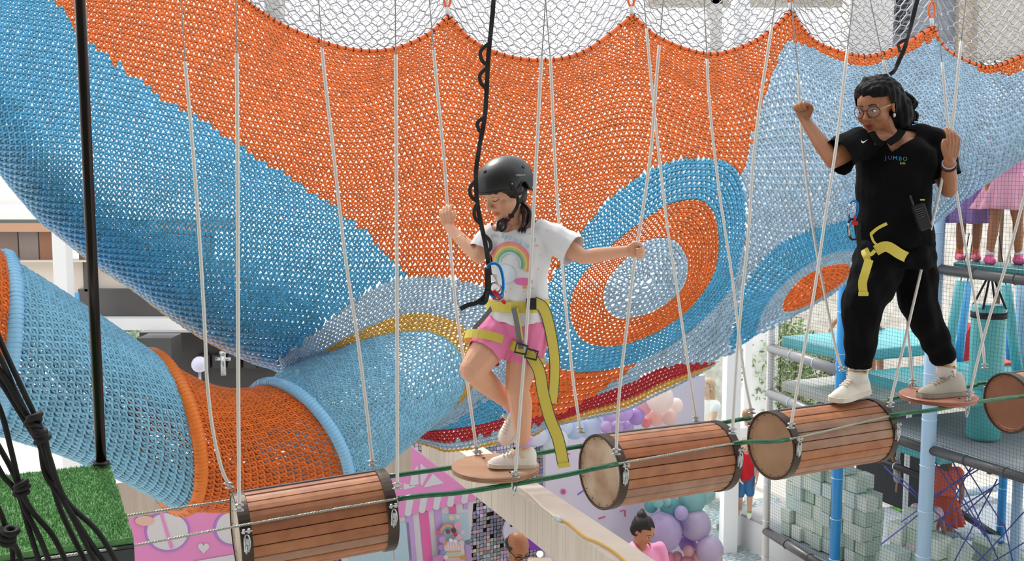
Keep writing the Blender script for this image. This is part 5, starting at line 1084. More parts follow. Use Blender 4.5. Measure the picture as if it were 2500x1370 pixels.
def shoe(parent, heel, toe, ankle, L, mat_u, mat_s, lace=True, trim=None, label=None, up=None, sc=1.0):
    x = (toe-heel).normalized(); z = Vector(up) if up else (ZZ-x*x.z).normalized(); z = (z-x*z.dot(x)).normalized(); y = z.cross(x); e = heel
    prof = [(-.01, .16, .32, .10), (.06, .28, .45, .30), (.18, .33, .48, .34), (.34, .33, .45, .33), (.50, .34, .35, .30), (.66, .37, .285, .33), (.82, .37, .235, .33), (.93, .30, .19, .26), (1.0, .16, .12, .12)]
    n = 16; vs = []; S2 = []
    for (t, hw, ht, tw) in prof:
        for j in range(n):
            w = PI*j/(n-1); cx, sz_ = math.cos(w), math.sin(w); vs.append(e+x*t*L+y*cx*hw*.5*L*sc*(.55+.45*(1-sz_))*1.05+z*(.055*L+sz_**.8*(ht-.055)*L*.92))
    k = len(prof); mb = MB(); mb.add(vs, [(i*n+j, (i+1)*n+j, (i+1)*n+j+1, i*n+j+1) for i in range(k-1) for j in range(n-1)]+[tuple(range(n)), tuple((k-1)*n+j for j in range(n-1, -1, -1))], smooth=True)
    up_ = mb.build('shoe', mat_u, parent, label=label)
    mb = MB(); vs = []
    for zz in (0, .085):
        for (t, hw, ht, tw) in prof: vs.append(e+x*(t*1.02-.008)*L+y*hw*.54*L*sc+z*zz*L)
        for (t, hw, ht, tw) in prof[::-1]: vs.append(e+x*(t*1.02-.008)*L-y*hw*.54*L*sc+z*zz*L)
    q = 2*k; mb.add(vs, [tuple(range(q-1, -1, -1)), tuple(range(q, 2*q))]+[(i, (i+1) % q, q+(i+1) % q, q+i) for i in range(q)]); mb.build('sole', mat_s, up_)
    if lace:
        for i in range(5):
            t = .40+i*.075; ht = np.interp(t, [p[0] for p in prof], [p[2] for p in prof]); mb = MB(); mb.tube([e+x*t*L+y*s*.085*L+z*(ht*.92+.016-.035*s*s)*L for s in (-1, -.4, .4, 1)], .011*L*1.6, 6); mb.build('lace', trim or mat_s, up_)
        for s in (-1, 1):
            c = e+x*.37*L+z*.43*L; mb = MB(); mb.tube([c, c+y*s*.10*L+z*.05*L-x*.02*L, c+y*s*.17*L-z*.05*L, c+y*s*.05*L-z*.03*L], .011*L*1.3, 6); mb.build('lace_bow', trim or mat_s, up_)
    return up_, (x, y, z)
def project_print(parent, bv, name, polys, org, ex, ey, dr, m, off=.0025, label=None):
    """flat print pressed onto cloth: polys are 2-D polygons (metres) laid out in ex, ey and dropped along dr"""
    mb = MB()
    for pl in polys:
        b = bmesh.new(); vs = [b.verts.new((x, y, 0)) for x, y in pl]
        try: f = b.faces.new(vs)
        except Exception: b.free(); continue
        bmesh.ops.triangulate(b, faces=[f])
        for _ in range(3):
            lg = [e for e in b.edges if e.calc_length() > .014]
            if lg: bmesh.ops.subdivide_edges(b, edges=lg, cuts=1)
        bmesh.ops.triangulate(b, faces=b.faces[:]); pts = []; ok = True
        for v in b.verts:
            o = org+ex*v.co.x+ey*v.co.y; h = bv.ray_cast(o-dr*.5, dr)
            pts.append((h[0]-dr*off) if h[0] else o)
        mb.add(pts, [[v.index for v in f.verts] for f in b.faces], smooth=True); b.free()
    return mb.build(name, m, parent, label)
def text_polys(s, size, shear=0):
    cu = bpy.data.curves.new('t', 'FONT'); cu.body = s; cu.size = size; cu.resolution_u = 2; o = bpy.data.objects.new('t', cu); COL.objects.link(o); dg = bpy.context.evaluated_depsgraph_get()
    me = bpy.data.meshes.new_from_object(o.evaluated_get(dg)); COL.objects.unlink(o); bpy.data.objects.remove(o)
    P2 = [[(me.vertices[i].co.x, me.vertices[i].co.y) for i in p.vertices] for p in me.polygons]; bpy.data.meshes.remove(me); return P2
# ============================================================ the girl
YG = 3.97; g = lambda x, y, dy=0: P(x, y, YG+dy)
girl = empty('person', g(1250, 1140), 'girl in black helmet, white rainbow T-shirt and pink shorts balancing on a round disc', 'person')
GF = Vector((-.42, -.90, 0)).normalized(); GS = Vector((.9, -.42, 0)).normalized(); H = 1.28
hf = Vector((-.74, -.62, -.38)); hM, hR = head_matrix(g(1232, 468, .0), hf, (-.10, -.10, 1), .222)
B = Blob(); head_prims(B, hM, hR, .222)
pel, wst, chs, nck = g(1264, 775), g(1262, 715), g(1266, 620), g(1258, 556, .02)
TSECS = lambda k, kz=1: [(g(1266, 800), GS*.105*k, GF*.085*k), (pel, GS*.112*k, GF*.085*k), (wst, GS*.092*k, GF*.075*k), (g(1264, 665), GS*.098*k, GF*.077*k), (chs, GS*.112*k, GF*.082*k), (g(1268, 575, .01), GS*.115*k, GF*.070*k), (g(1264, 548, .02), GS*.06*k, GF*.05*k)]
B.loft(TSECS(1)); B.chain([nck, g(1252, 535, .01), hM @ Vector((0, .10, -.22))], [.040, .036, .042])
sL, eL, wL = g(1343, 578, -.03), g(1424, 628, -.10), g(1527, 613, -.07); sR, eR, wR = g(1197, 580, .02), g(1168, 626, -.02), g(1097, 556, .12)
B.chain([g(1290, 568), sL, sL.lerp(eL, .5), eL], [.045, .040, .035, .028]); B.chain([eL, eL.lerp(wL, .35), wL], [.028, .029, .0195])
B.chain([g(1235, 568), sR, sR.lerp(eR, .5), eR], [.045, .040, .034, .028]); B.chain([eR, eR.lerp(wR, .35), wR], [.028, .028, .019])
hand(B, wL, (1, -.02, .06), (-.1, -.75, -.3), -1, .120, (1.25, 1.35, 1.0), .02, thumb=.6, kk=1.08)
hand(B, wR, (-.25, .18, .9), (.25, 1, .1), -1, .125, (.5, .7, .5), .10, thumb=.5, kk=1.05)
hpL, knL, anL = g(1296, 800, -.02), g(1262, 948, -.05), g(1279, 1082, .0); hpR, knR, anR = g(1232, 800, .0), g(1153, 903, -.12), g(1250, 990, .10)
B.chain([hpL, hpL.lerp(knL, .5)+GF*.006, knL], [.078, .066, .047]); B.chain([knL, knL.lerp(anL, .33)-GF*.012, anL.lerp(knL, .12), anL], [.046, .047, .029, .029])
B.chain([hpR, hpR.lerp(knR, .5), knR], [.078, .068, .050]); B.chain([knR, knR.lerp(anR, .35), anR.lerp(knR, .1), anR], [.047, .047, .029, .029])
SK1 = m_skin('light', 'e0a98a')
gb = B.build('body', SK1, .0031, girl, smooth=2, tone=skin_tone(hM))
face_parts(gb, hM, .222, gb, closed=True)
mb = MB(); c_ = g(1124, 590, .04); ax_ = (eR-wR).normalized(); u_ = ax_.orthogonal().normalized(); v_ = ax_.cross(u_); mb.tube([c_+(u_*math.cos(w)+v_*math.sin(w))*.030 for w in np.linspace(0, 2*PI, 21)[:-1]], .0016, 5, closed=True); mb.build('bracelet', mat('gold', 'd9b777', .3, 1), girl)
# T-shirt
M_TEE = mat('tee_white', 'e6e6ea', .8, bump=.25, bscale=18, dist=.012)
B = Blob(); B.loft([(g(1264, 802), GS*.128, GF*.105), (g(1264, 770), GS*.128, GF*.104), (g(1266, 715), GS*.118, GF*.098), (g(1268, 655), GS*.118, GF*.094), (g(1272, 610), GS*.128, GF*.092), (g(1272, 572, .01), GS*.122, GF*.080), (g(1262, 545, .02), GS*.070, GF*.062), (g(1258, 532, .02), GS*.050, GF*.05)])
slL = sL.lerp(eL, .66); slR = sR.lerp(eR, .72)
B.chain([g(1285, 568), sL, slL+Vector((.012, 0, -.006))], [.056, .058, .066]); B.chain([g(1240, 568), sR, slR], [.055, .052, .052])
aL = (slL-sL).normalized(); aR = (slR-sR).normalized(); nc = g(1250, 548, -.02); ncn = (ZZ*1.0+GF*.38).normalized()
def cut_tee(co):
    C = co; f = lambda p, n: (C-np.array(p))@np.array(n)
    wob = .006*np.sin(C[:, 0]*60)+.004*np.sin(C[:, 1]*90)
    nd = lambda p, r: np.linalg.norm(C-np.array(p), axis=1) < r
    return (f(slL+aL*.012, aL) > 0) & nd(slL, .10) | (f(slR+aR*.010, aR) > 0) & nd(slR+aR*.03, .058) | (C[:, 2]-g(1264, 788).z+wob < 0) | ((f(g(1256, 546), ncn) > 0) & (np.linalg.norm(C-np.array(g(1255, 540, 0)), axis=1) < .085))
fold = lambda co: .0030*np.sin(co[:, 2]*55+co[:, 0]*40)*np.clip((g(1264, 600).z-co[:, 2])*6, 0, 1)+.0022*np.sin(co[:, 0]*95-co[:, 2]*30)
tee = B.build('t_shirt', M_TEE, .005, girl, smooth=5, cut=cut_tee, thick=.002, disp=fold)
tb = bvh_of(tee); dr = Vector((.05, 1, .02)).normalized(); ex = Vector((1, 0, 0)); ey = ZZ
S_ = 1/612.
def G2(px, py): return ((px-1240)*S_, (650-py)*S_)
org = P(1240, 650, YG-.14)
PR = lambda n, h, pl: project_print(tee, tb, n, pl, org, ex, ey, dr, mat('inkprint_'+h, h, .75))
for k, h in enumerate(('f08fa0', 'f2a07c', 'f3cf7a', 'a8c98a', '7fae86', 'b9dbe8')):
    r0, r1 = 50-k*4.6, 50-(k+1)*4.6; a_ = np.linspace(R(178), R(-22), 22); pl = []
    for i in range(21): pl.append([G2(1243+r*math.cos(a), 648-r*1.02*math.sin(a)) for r, a in ((r0, a_[i]), (r0, a_[i+1]), (r1, a_[i+1]), (r1, a_[i]))])
    PR('rainbow_print', h, pl)
PR('ice_cream_print', 'e979b5', [[G2(1275+22*math.cos(w), 689+9*math.sin(w)) for w in np.linspace(0, 2*PI, 16)[:-1]]]); PR('stick_print', 'dcae78', [[G2(*p) for p in ((1273, 697), (1283, 697), (1283, 705), (1273, 705))]])
PR('cloud_print', 'dbe8f2', [[G2(1232+25*math.cos(w), 672+22*math.sin(w)) for w in np.linspace(0, 2*PI, 20)[:-1]]])
# lettering along a gentle arc
letters = []
def arc_text(s, x0, y0, size, slope, bend):
    x = 0
    for ch in s:
        pl = text_polys(ch, size/S_*S_); w = max([q[0] for p in pl for q in p], default=.3*size) if pl else .3*size
        a = slope+bend*x
        for p in pl: letters.append([((x0-1240)*S_+x+u*math.cos(a)-v*math.sin(a), (650-y0)*S_+x*slope+.5*bend*x*x+u*math.sin(a)+v*math.cos(a)) for u, v in p])
        x += w+size*.10
arc_text('Sprinkles', 1219, 588, .030, -.22, -2.4); arc_text('My', 1199, 592, .022, .3, 0); arc_text('a', 1296, 594, .026, -.4, 0)
PR('lettering_print', '9fd0e8', letters)
rd = random.Random(9); spk = {'f0a9a0': [], 'f3cf7a': [], '9fd0e8': [], 'd987c0': []}
for k in range(16):
    x, y = rd.choice([(rd.uniform(1200, 1330), rd.uniform(560, 580)), (rd.uniform(1296, 1320), rd.uniform(600, 700)), (rd.uniform(1205, 1300), rd.uniform(705, 718))]); w = rd.uniform(0, PI); l = rd.uniform(2.2, 3.6); c, s = math.cos(w)*l, math.sin(w)*l
    spk[rd.choice(list(spk))].append([G2(x-c-s*.3, y-s+c*.3), G2(x+c-s*.3, y+s+c*.3), G2(x+c+s*.3, y+s-c*.3), G2(x-c+s*.3, y-s-c*.3)])
for h, pl in spk.items():
    if pl: PR('sprinkle_print', h, pl)
# shorts
B = Blob(); B.loft([(g(1264, 812), GS*.112, GF*.098), (g(1264, 785), GS*.122, GF*.098), (g(1264, 745), GS*.110, GF*.09)])
B.chain([hpL, hpL.lerp(knL, .5), knL], [.086, .074, .060]); B.chain([hpR, hpR.lerp(knR, .5), knR], [.088, .077, .062])
hmL = g(1266, 888, -.03); dL_ = (knL-hpL).normalized(); hmR = g(1170, 866, -.06); dR_ = (knR-hpR).normalized()
def cut_sh(co):
    f = lambda p, n: (co-np.array(p))@np.array(n); mid = g(1222, 850).x
    return ((f(hmL, dL_) > 0) & (co[:, 0] > mid)) | ((f(hmR, dR_) > 0) & (co[:, 0] <= mid)) | (co[:, 2] > g(1264, 740).z)
B.build('shorts', mat('shorts_pink', 'f284b4', .75, bump=.2, bscale=25, dist=.008), .005, girl, smooth=4, cut=cut_sh, thick=.002)
# helmet
M_HEL = mat('helmet_black', '1b1c1e', .42, spec=.5)
hc_ = hM @ Vector((0, .05, .17)); B = Blob(); B.ell(hc_, (.102, .126, .096), hR); B.ell(hM @ Vector((0, .14, -.02)), (.092, .092, .075), hR)
Mi_ = np.array(hM.inverted())
def cut_h(co):
    L = co@Mi_[:3, :3].T+Mi_[:3, 3]; y = L[:, 1]; rim = np.interp(y, [-.6, -.25, -.06, .0, .10, .22, .6], [.16, .16, .10, .12, .16, -.10, -.14]); return L[:, 2] < rim
tmp_ = B.build('helmet', M_HEL, .006, girl, smooth=10); hb_ = bvh_of(tmp_); bpy.data.objects.remove(tmp_)
rimf = lambda y: float(np.interp(y, [-.6, -.30, -.14, -.04, .06, .15, .26, .36, .6], [.165, .155, .10, .09, .17, .16, -.05, -.12, -.14]))
hIc = hM.inverted(); h3 = hM.to_3x3(); hcen = Vector((0, .06, .12))
def hhit(w, el):
    d = (h3 @ Vector((math.sin(w)*math.cos(el), math.cos(w)*math.cos(el), math.sin(el)))).normalized(); r_ = hb_.ray_cast(hM @ hcen+d*.4, -d); return r_[0] if r_[0] else hM @ hcen+d*.1
V_, nW, nR = [], 120, 26
for w in np.linspace(0, 2*PI, nW+1)[:-1]:
    lo, hi = -1.2, 1.2
    for _ in range(14):
        md = (lo+hi)/2; q_ = hIc @ hhit(w, md)
        if q_.z < rimf(q_.y): lo = md
        else: hi = md
    for k in range(nR): V_.append(hhit(w, hi+(PI/2-.01-hi)*k/(nR-1)))
mb = MB(); mb.add(V_, [(i*nR+k, ((i+1) % nW)*nR+k, ((i+1) % nW)*nR+k+1, i*nR+k+1) for i in range(nW) for k in range(nR-1)]+[tuple(i*nR+nR-1 for i in range(nW))], smooth=True)
hel = mb.build('helmet', M_HEL, girl); so = hel.modifiers.new('s', 'SOLIDIFY'); so.thickness = .012; so.offset = -1
bmx = bmesh.new(); bmx.from_mesh(hel.data); bmesh.ops.recalc_face_normals(bmx, faces=bmx.faces)
if sum((f.normal.dot(f.calc_center_median()-(hM @ hcen)) for f in bmx.faces)) < 0: bmesh.ops.reverse_faces(bmx, faces=bmx.faces)
bmx.to_mesh(hel.data); bmx.free(); rp_ = [V_[i*nR] for i in range(nW)]; hb_ = bvh_of(hel)
mb = MB(); mb.tube(rp_, .0042, 8, closed=True); mb.build('rim_trim', mat('helmet_trim', '101112', .5), hel)
for (px, py) in ((1207, 384), (1184, 419), (1163, 416), (1246, 380), (1277, 408)):
    o = CAM; d = (P(px, py, 4)-CAM).normalized(); r_ = hb_.ray_cast(o, d)
    if r_[0]: mb = MB(); mb.tube([r_[0]+r_[1]*.0006, r_[0]-r_[1]*.004], .0075, 14); mb.build('vent_hole', mat('vent_black', '030303', .9), hel)
for (px, py) in ((1250, 449), (1299, 458)):
    d = (P(px, py, 4)-CAM).normalized(); r_ = hb_.ray_cast(CAM, d)
    if r_[0]: mb = MB(); mb.sphere(r_[0], .0035, seg=8, rings=6); mb.build('rivet', M_STEEL, hel)
pl = text_polys('SPEED·UP', .0085); o_ = P(1259, 430, 3.80); dd_ = (P(1275, 428, 4)-CAM).normalized(); project_print(hel, hb_, 'helmet_lettering', [[(u, v) for u, v in p] for p in pl], o_, Vector((1, 0, .04)), ZZ, dd_, mat('ink_silver', 'c9cacc', .4), .0012)
# hair under the helmet and ponytail
M_HR = mat('hair_dark_brown', '2b1c16', .38, bump=.8, bscale=120, stretch=(1, 1, .15), spec=.6, dist=.004)
B = Blob(); B.ell(hM @ Vector((0, .08, .08)), (.078, .090, .066), hR); B.ell(hM @ Vector((0, .18, -.10)), (.060, .05, .06), hR)
for s in (-1, 1): B.chain([hM @ Vector(p) for p in ((s*.24, -.22, .13), (s*.29, -.10, .09), (s*.31, .05, .03))], [.010, .018, .026])
B.build('hair', M_HR, .0045, girl, smooth=2)
for k in range(16):
    rd = random.Random(k); a0 = Vector((rd.uniform(-.012, .012), rd.uniform(-.012, .012), 0)); base = [g(1272, 500, .03), g(1286, 520, -.02), g(1284, 545, -.05), g(1273+rd.uniform(-10, 12), 562+rd.uniform(-8, 8), -.08)]
    mb = MB(); mb.tube(catmull([base[0]+a0, base[1]+a0*1.3, base[2]+a0*1.1, base[3]+a0*.6], 5), [.006, .009, .010, .010, .010, .010, .010, .009, .009, .008, .007, .006, .005, .004, .003, .0015], 6)
    mb.build('hair_lock', M_HR, girl)
for k in range(8):
    rd = random.Random(k+50); mb = MB(); mb.tube(catmull([g(1250+rd.uniform(-2, 2), 530, .02), g(1222+rd.uniform(-6, 8), 550+rd.uniform(-2, 4), -.10), g(1214+rd.uniform(-6, 8), 562+rd.uniform(-6, 2), -.10)], 5), [.004]*6+[.005]*4+[.001], 5); mb.build('hair_lock', M_HR, girl)
# chin strap
def strap_px(name, pts, w, th, up, m, parent, n=6, label=None):
    mb = MB(); path = catmull(pts, n); ups = None
    mb.ribbon(path, w, th, up); return mb.build(name, m, parent, label)
strap_px('chin_strap', [g(1252, 452, -.115), g(1262, 478, -.10), g(1264, 500, -.095), g(1250, 525, -.12), g(1236, 537, -.13), g(1222, 540, -.12)], .013, .003, Vector((-.3, -1, 0)), M_WEB, girl)
strap_px('chin_strap', [g(1287, 455, -.03), g(1276, 480, -.07), g(1264, 500, -.095)], .011, .003, Vector((.2, -1, 0)), M_WEB, girl)
mb = MB(); mb.box(g(1248, 527, -.13), (.022, .012, .016), bev=.003); mb.build('strap_buckle', M_BLACK, girl); mb = MB(); mb.box(g(1241, 533, -.136), (.010, .010, .006), bev=.002); mb.build('red_clip', mat('clip_red', 'c8202a', .4), girl)
strap_px('strap_tail', [g(1232, 534, -.13), g(1218, 542, -.14), g(1216, 552, -.14), g(1224, 563, -.14), g(1234, 556, -.14), g(1234, 540, -.135)], .011, .002, Vector((.3, -1, 0)), M_WEB, girl)
# shoes and socks
M_SHW = mat('sneaker_white', 'e9e4dc', .55, bump=.1, bscale=60); M_SOLE = mat('sole_cream', 'ded6c6', .6)
su, fr = shoe(girl, g(1306, 1140, .01), g(1190, 1139, -.03), anL, (g(1306, 1140)-g(1190, 1140)).length, M_SHW, M_SOLE, label='left sneaker flat on the disc')
for k, h in enumerate(('efc46a', 'f0b0a0', 'c9a9e6')):
    mb = MB(); c = fr[2]*.02; mb.tube([g(1262+ (20-k*4)*math.cos(a)*1.0, 1122-(20-k*4)*math.sin(a)*1.1, -.062+.004*k) for a in np.linspace(R(10), R(170), 12)], .0022, 4); mb.build('rainbow_stripe', mat('stripe_'+h, h, .6), su)
shoe(girl, g(1286, 992, .13), g(1228, 1082, .16), anR, .19, M_SHW, M_SOLE, label='right sneaker hanging toe down', up=(-.75, -.5, -.4))
mb = MB(); mb.tube([anL+Vector((.002, .005, -.01)), anL+Vector((.002, .005, .022))], [.034, .035], 16); mb.build('sock', mat('sock_lilac', 'd6b4e2', .9, bump=.3, bscale=200), girl)
mb = MB(); d_ = (knR-anR).normalized(); mb.tube([anR-d_*.02, anR+d_*.018], [.034, .035], 16); mb.build('sock', mat('sock_lilac', 'd6b4e2', .9), girl)
# sit harness
M_HY = mat('harness_yellow', 'd6c552', .6, bump=.35, bscale=250, dist=.001); M_HG = mat('harness_grey', '6e6f70', .6); M_HB = mat('buckle_black', '202022', .35)
har = empty('climbing_harness', g(1250, 740, -.1), 'yellow webbing sit harness worn by the girl, with two long loose strap ends', 'harness')
ring = lambda c, k1, k2, tilt=0, n=28, a0=0, a1=2*PI: [c+GS*(k1*math.cos(w))+GF*(k2*math.sin(w))+ZZ*(tilt*math.cos(w)) for w in np.linspace(a0, a1, n)]
bw = g(1264, 742); pts = ring(bw, .126, .108, .0); mb = MB(); k_ = len(pts)-1; ups = [(p-bw).normalized() for p in pts]
mb.tube(pts[:-1], 0, 4, closed=True, flat=(.021, .002), up=ups[:-1], smooth=False); mb.build('waist_belt', M_HY, har)
mb = MB(); mb.box(g(1297, 742, -.125), (.04, .014, .045), bev=.004); mb.build('belt_buckle', M_HB, har)
def leg_loop(c, d, r, rl, nm='leg_loop', ph=0):
    d = d.normalized(); u = d.orthogonal().normalized(); v = d.cross(u); ps = [c+(u*math.cos(w)+v*math.sin(w))*r for w in np.linspace(0, 2*PI, 25)[:-1]]; mb = MB(); mb.tube(ps, 0, 4, closed=True, flat=(rl, .002), up=[(p-c).normalized() for p in ps], smooth=False); return mb.build(nm, M_HY, har)
leg_loop(g(1278, 868, -.03).lerp(hpL, .12), (knL-hpL)+Vector((-.10, 0, 0)), .088, .018); leg_loop(g(1194, 832, -.03), (knR-hpR)+Vector((.05, 0, -.16)), .095, .017)
strap_px('grey_riser', [g(1254, 752, -.12), g(1262, 790, -.13), g(1268, 830, -.13), g(1272, 852, -.13)], .020, .003, GF, M_HG, har); strap_px('yellow_riser', [g(1262, 752, -.124), g(1269, 790, -.134), g(1276, 830, -.134)], .007, .003, GF, M_HY, har)
strap_px('side_riser', [g(1204, 748, -.05), g(1180, 778, -.06), g(1160, 800, -.05), g(1148, 822, -.03)], .017, .003, GF, M_HG, har)
for (x, y) in ((1272, 852), (1297, 865)):
    mb = MB(); c = g(x, y, -.14); mb.tube([c+Vector((a, 0, b)) for a, b in ((-.024, -.012), (.018, -.022), (.026, .010), (-.016, .022))], .0045, 8, closed=True); mb.build('leg_buckle', M_HB, har)
mb = MB(); mb.tube([g(1152, 812, -.04), g(1146, 824, -.04)], .010, 8); mb.build('strap_keeper', M_HY, har)
# loose tails
def tail(pts, w, ups, lab):
    mb = MB(); path = catmull(pts, 8); U_ = [Vector(ups[0]).lerp(Vector(ups[1]), i/(len(path)-1)).normalized() for i in range(len(path))]; mb.ribbon(path, w, .0022, U_); o = mb.build('loose_strap', M_HY, har, lab)
    for s in (-1, 1):
        mb = MB(); e = []
        for i, p in enumerate(path): t_ = (path[min(i+1, len(path)-1)]-path[max(i-1, 0)]).normalized(); b_ = t_.cross(U_[i]).normalized(); e.append(p+b_*s*w*.5)
        mb.tube(e, .0022, 4); mb.build('strap_edge', mat('strap_edge_grey', '4e4f4c', .6), o)
tail([g(1292, 862, -.12), g(1316, 905, -.13), g(1326, 960, -.13), g(1342, 1020, -.14), g(1362, 1070, -.15), g(1376, 1135, -.15)], .044, ((0, -1, 0), (.15, -1, 0)), 'longer loose strap ending in a folded tab')
tail([g(1303, 738, -.10), g(1326, 752, -.09), g(1342, 800, -.08), g(1354, 880, -.07), g(1352, 950, -.07), g(1348, 985, -.06)], .042, ((.2, -1, .1), (.5, -1, 0)), 'loose strap hanging beside the hip')
mb = MB(); mb.box(g(1377, 1136, -.152), (.048, .009, .018), bev=.003, rot=Matrix.Rotation(-.15, 3, 'Y')); mb.build('folded_tab', M_HY, har)
# carabiner, sling and belay gear on the lanyard
def carab(name, c, hgt, wdt, r, m, lab, cat, tilt=0, yaw=0, gate=None, parent=None):
    t = parent or empty(name, c, lab, cat); mb = MB(); pts = []
    for w in np.linspace(0, 2*PI, 33)[:-1]: x = wdt*.5*math.copysign(abs(math.cos(w))**.8, math.cos(w)); z = hgt*.5*math.copysign(abs(math.sin(w))**.8, math.sin(w)); x2, z2 = x*math.cos(tilt)-z*math.sin(tilt), x*math.sin(tilt)+z*math.cos(tilt); pts.append(c+Vector((x2*math.cos(yaw), x2*math.sin(yaw), z2)))
    mb.tube(pts, r, 8, closed=True); mb.build('body', m, t)
    if gate: mb = MB(); mb.tube([pts[13], pts[19]], r*1.35, 8); mb.build('gate_sleeve', gate, t)
    return t
M_CB = mat('carabiner_blue', '1f7fd0', .25, .7)
cb = carab('carabiner', g(1208, 684, -.18), .125, .062, .0055, M_CB, 'blue carabiner hanging on the lanyard at the belly of the girl', 'carabiner', tilt=.12, gate=M_STEEL)
cb2 = carab('carabiner', g(1212, 712, -.175), .07, .045, .005, M_STEEL, 'steel carabiner with red gate at the waist of the girl', 'carabiner', tilt=.5, gate=mat('gate_red', 'c81f2a', .35))
mb = MB(); mb.tube([g(1205, 712, -.19), g(1222, 728, -.17), g(1232, 740, -.15)], [.010, .009, .007], 8); mb.build('red_gate', mat('gate_red', 'c81f2a', .35), cb2)
mb = MB(); mb.tube([g(1190, 655, -.2), g(1192, 700, -.2)], .0115, 8)
for k in range(8): mb.tube([g(1184, 658+k*6, -.2), g(1198, 659+k*6, -.2)], .0105, 6)
mb.build('stitched_sleeve', M_WEB, dc)
strap_px('strap_end', [g(1190, 700, -.19), g(1184, 722, -.19), g(1166, 738, -.2), g(1140, 746, -.2), g(1124, 755, -.2)], .017, .004, Vector((.2, -1, .2)), M_WEB, dc)
strap_px('strap_end', [g(1196, 690, -.18), g(1192, 712, -.2), g(1184, 738, -.2), g(1166, 738, -.2)], .015, .004, Vector((.5, -1, .2)), M_WEB, dc)
mb = MB()
for k in range(2): mb.tube(catmull([g(1203+k*6, 668, -.17), g(1216, 690, -.19), g(1222, 705, -.17), g(1214-k*5, 716, -.17)], 5), .0035, 6)
mb.build('white_sling', mat('sling_white', 'e6e1d8', .6), cb2, kind='stuff')
# ============================================================ the woman
YW = 4.86; w_ = lambda x, y, dy=0: P(x, y, YW+dy)
wom = empty('person', w_(2200, 960), 'woman in black with glasses, black hair and white sneakers striding between barrel and disc', 'person')
WF = Vector((-.55, -.83, 0)).normalized(); WS = Vector((.83, -.55, 0)).normalized()
hf = Vector((-.70, -.66, -.26)); hM2, hR2 = head_matrix(w_(2138, 262, .0), hf, (-.12, -.08, 1), .245)
B = Blob(); head_prims(B, hM2, hR2, .245)
B.loft([(w_(2186, 610), WS*.16, WF*.125), (w_(2182, 560), WS*.155, WF*.12), (w_(2182, 490), WS*.145, WF*.11), (w_(2184, 420), WS*.155, WF*.115), (w_(2186, 365), WS*.165, WF*.10), (w_(2180, 335, .01), WS*.09, WF*.065)])
B.chain([w_(2178, 350, .02), w_(2160, 322, .01), hM2 @ Vector((0, .10, -.22))], [.062, .050, .055])
sL2, eL2, wL2 = w_(2272, 350, .02), w_(2316, 462, -.04), w_(2317, 395, -.20); sR2, eR2, wR2 = w_(2098, 348, -.04), w_(2034, 393, -.12), w_(1966, 294, .05)
B.chain([w_(2200, 350), sL2, sL2.lerp(eL2, .5), eL2], [.06, .056, .048, .038]); B.chain([eL2, eL2.lerp(wL2, .4), wL2], [.040, .038, .024])
B.chain([w_(2160, 350), sR2, sR2.lerp(eR2, .5), eR2], [.06, .056, .048, .036]); B.chain([eR2, eR2.lerp(wR2, .4), wR2], [.036, .037, .0235])
hand(B, wL2, (.18, -.05, 1), (-.3, 1, .1), 1, .17, (.35, .45, .35), .06, thumb=.3, kk=1.05)
hand(B, wR2, (-.22, .05, 1), (-.6, -.8, .0), 1, .155, (1.35, 1.4, 1.1), .01, thumb=.9, kk=1.12)
hL2, kL2, aL2 = w_(2228, 640, .03), w_(2244, 750, .02), w_(2311, 885, .10); hR2_, kR2, aR2 = w_(2150, 630, -.02), w_(2108, 755, -.14), w_(2095, 898, -.06)
B.chain([hL2, kL2, aL2], [.10, .06, .038]); B.chain([hR2_, kR2, aR2], [.10, .06, .038])
SK2 = m_skin('tan', 'a06c4c')
wb = B.build('body', SK2, .0038, wom, smooth=2, tone=skin_tone(hM2, lip=(.95, .52, .50), cheek=(1, .88, .84)))
face_parts(wb, hM2, .245, wb, lookx=-.6, brow_r=.015)
mb = MB(); wv = onface(bvh_of(wb), hM2, 0, -.27, .001); mb.sphere(wv, (.020, .004, .005), seg=12, rings=6, rot=hR2); mb.build('mouth_opening', mat('mouth_dark', '6b2a2a', .5), wb)
M_BK = mat('cloth_black', '0a0a0c', .95, bump=.3, bscale=20, spec=.15, dist=.012)
B = Blob(); B.loft([(w_(2186, 628), WS*.185, WF*.16), (w_(2184, 575), WS*.178, WF*.152), (w_(2180, 500), WS*.172, WF*.14), (w_(2184, 425), WS*.178, WF*.135), (w_(2186, 365), WS*.182, WF*.115), (w_(2180, 332, .01), WS*.11, WF*.09), (w_(2172, 314, .01), WS*.07, WF*.07)])
tl = sL2.lerp(eL2, .80); tr = sR2.lerp(eR2, .86); B.chain([w_(2200, 352), sL2, tl], [.075, .080, .085]); B.chain([w_(2150, 352), sR2, tr], [.075, .076, .088])
al2, ar2 = (tl-sL2).normalized(), (tr-sR2).normalized(); vn = (ZZ*.9+WF*.8).normalized()
def cut_pl(co):
    f = lambda p, n: (co-np.array(p))@np.array(n)
    L = co-np.array(w_(2160, 336)); s = L@np.array(WS)
    nd = lambda p, r: np.linalg.norm(co-np.array(p), axis=1) < r
    return (f(tl, al2) > 0) & nd(tl, .105) | ((f(tr, ar2) > 0) & nd(tr, .12)) | (f(w_(2164, 330, -.0), vn)+np.abs(s)*.9 > .055) & (np.linalg.norm(co-np.array(w_(2160, 325)), axis=1) < .13) & (f(w_(2170, 350), -WF*-1) > -.02) | (co[:, 2] < w_(2180, 600).z+.012*np.sin(co[:, 0]*30))
foldw = lambda co: .004*np.sin(co[:, 2]*38+co[:, 0]*25)+.003*np.sin(co[:, 0]*60-co[:, 2]*20)
pol = B.build('polo_shirt', M_BK, .007, wom, smooth=4, cut=cut_pl, thick=.003, disp=foldw); pb_ = bvh_of(pol)
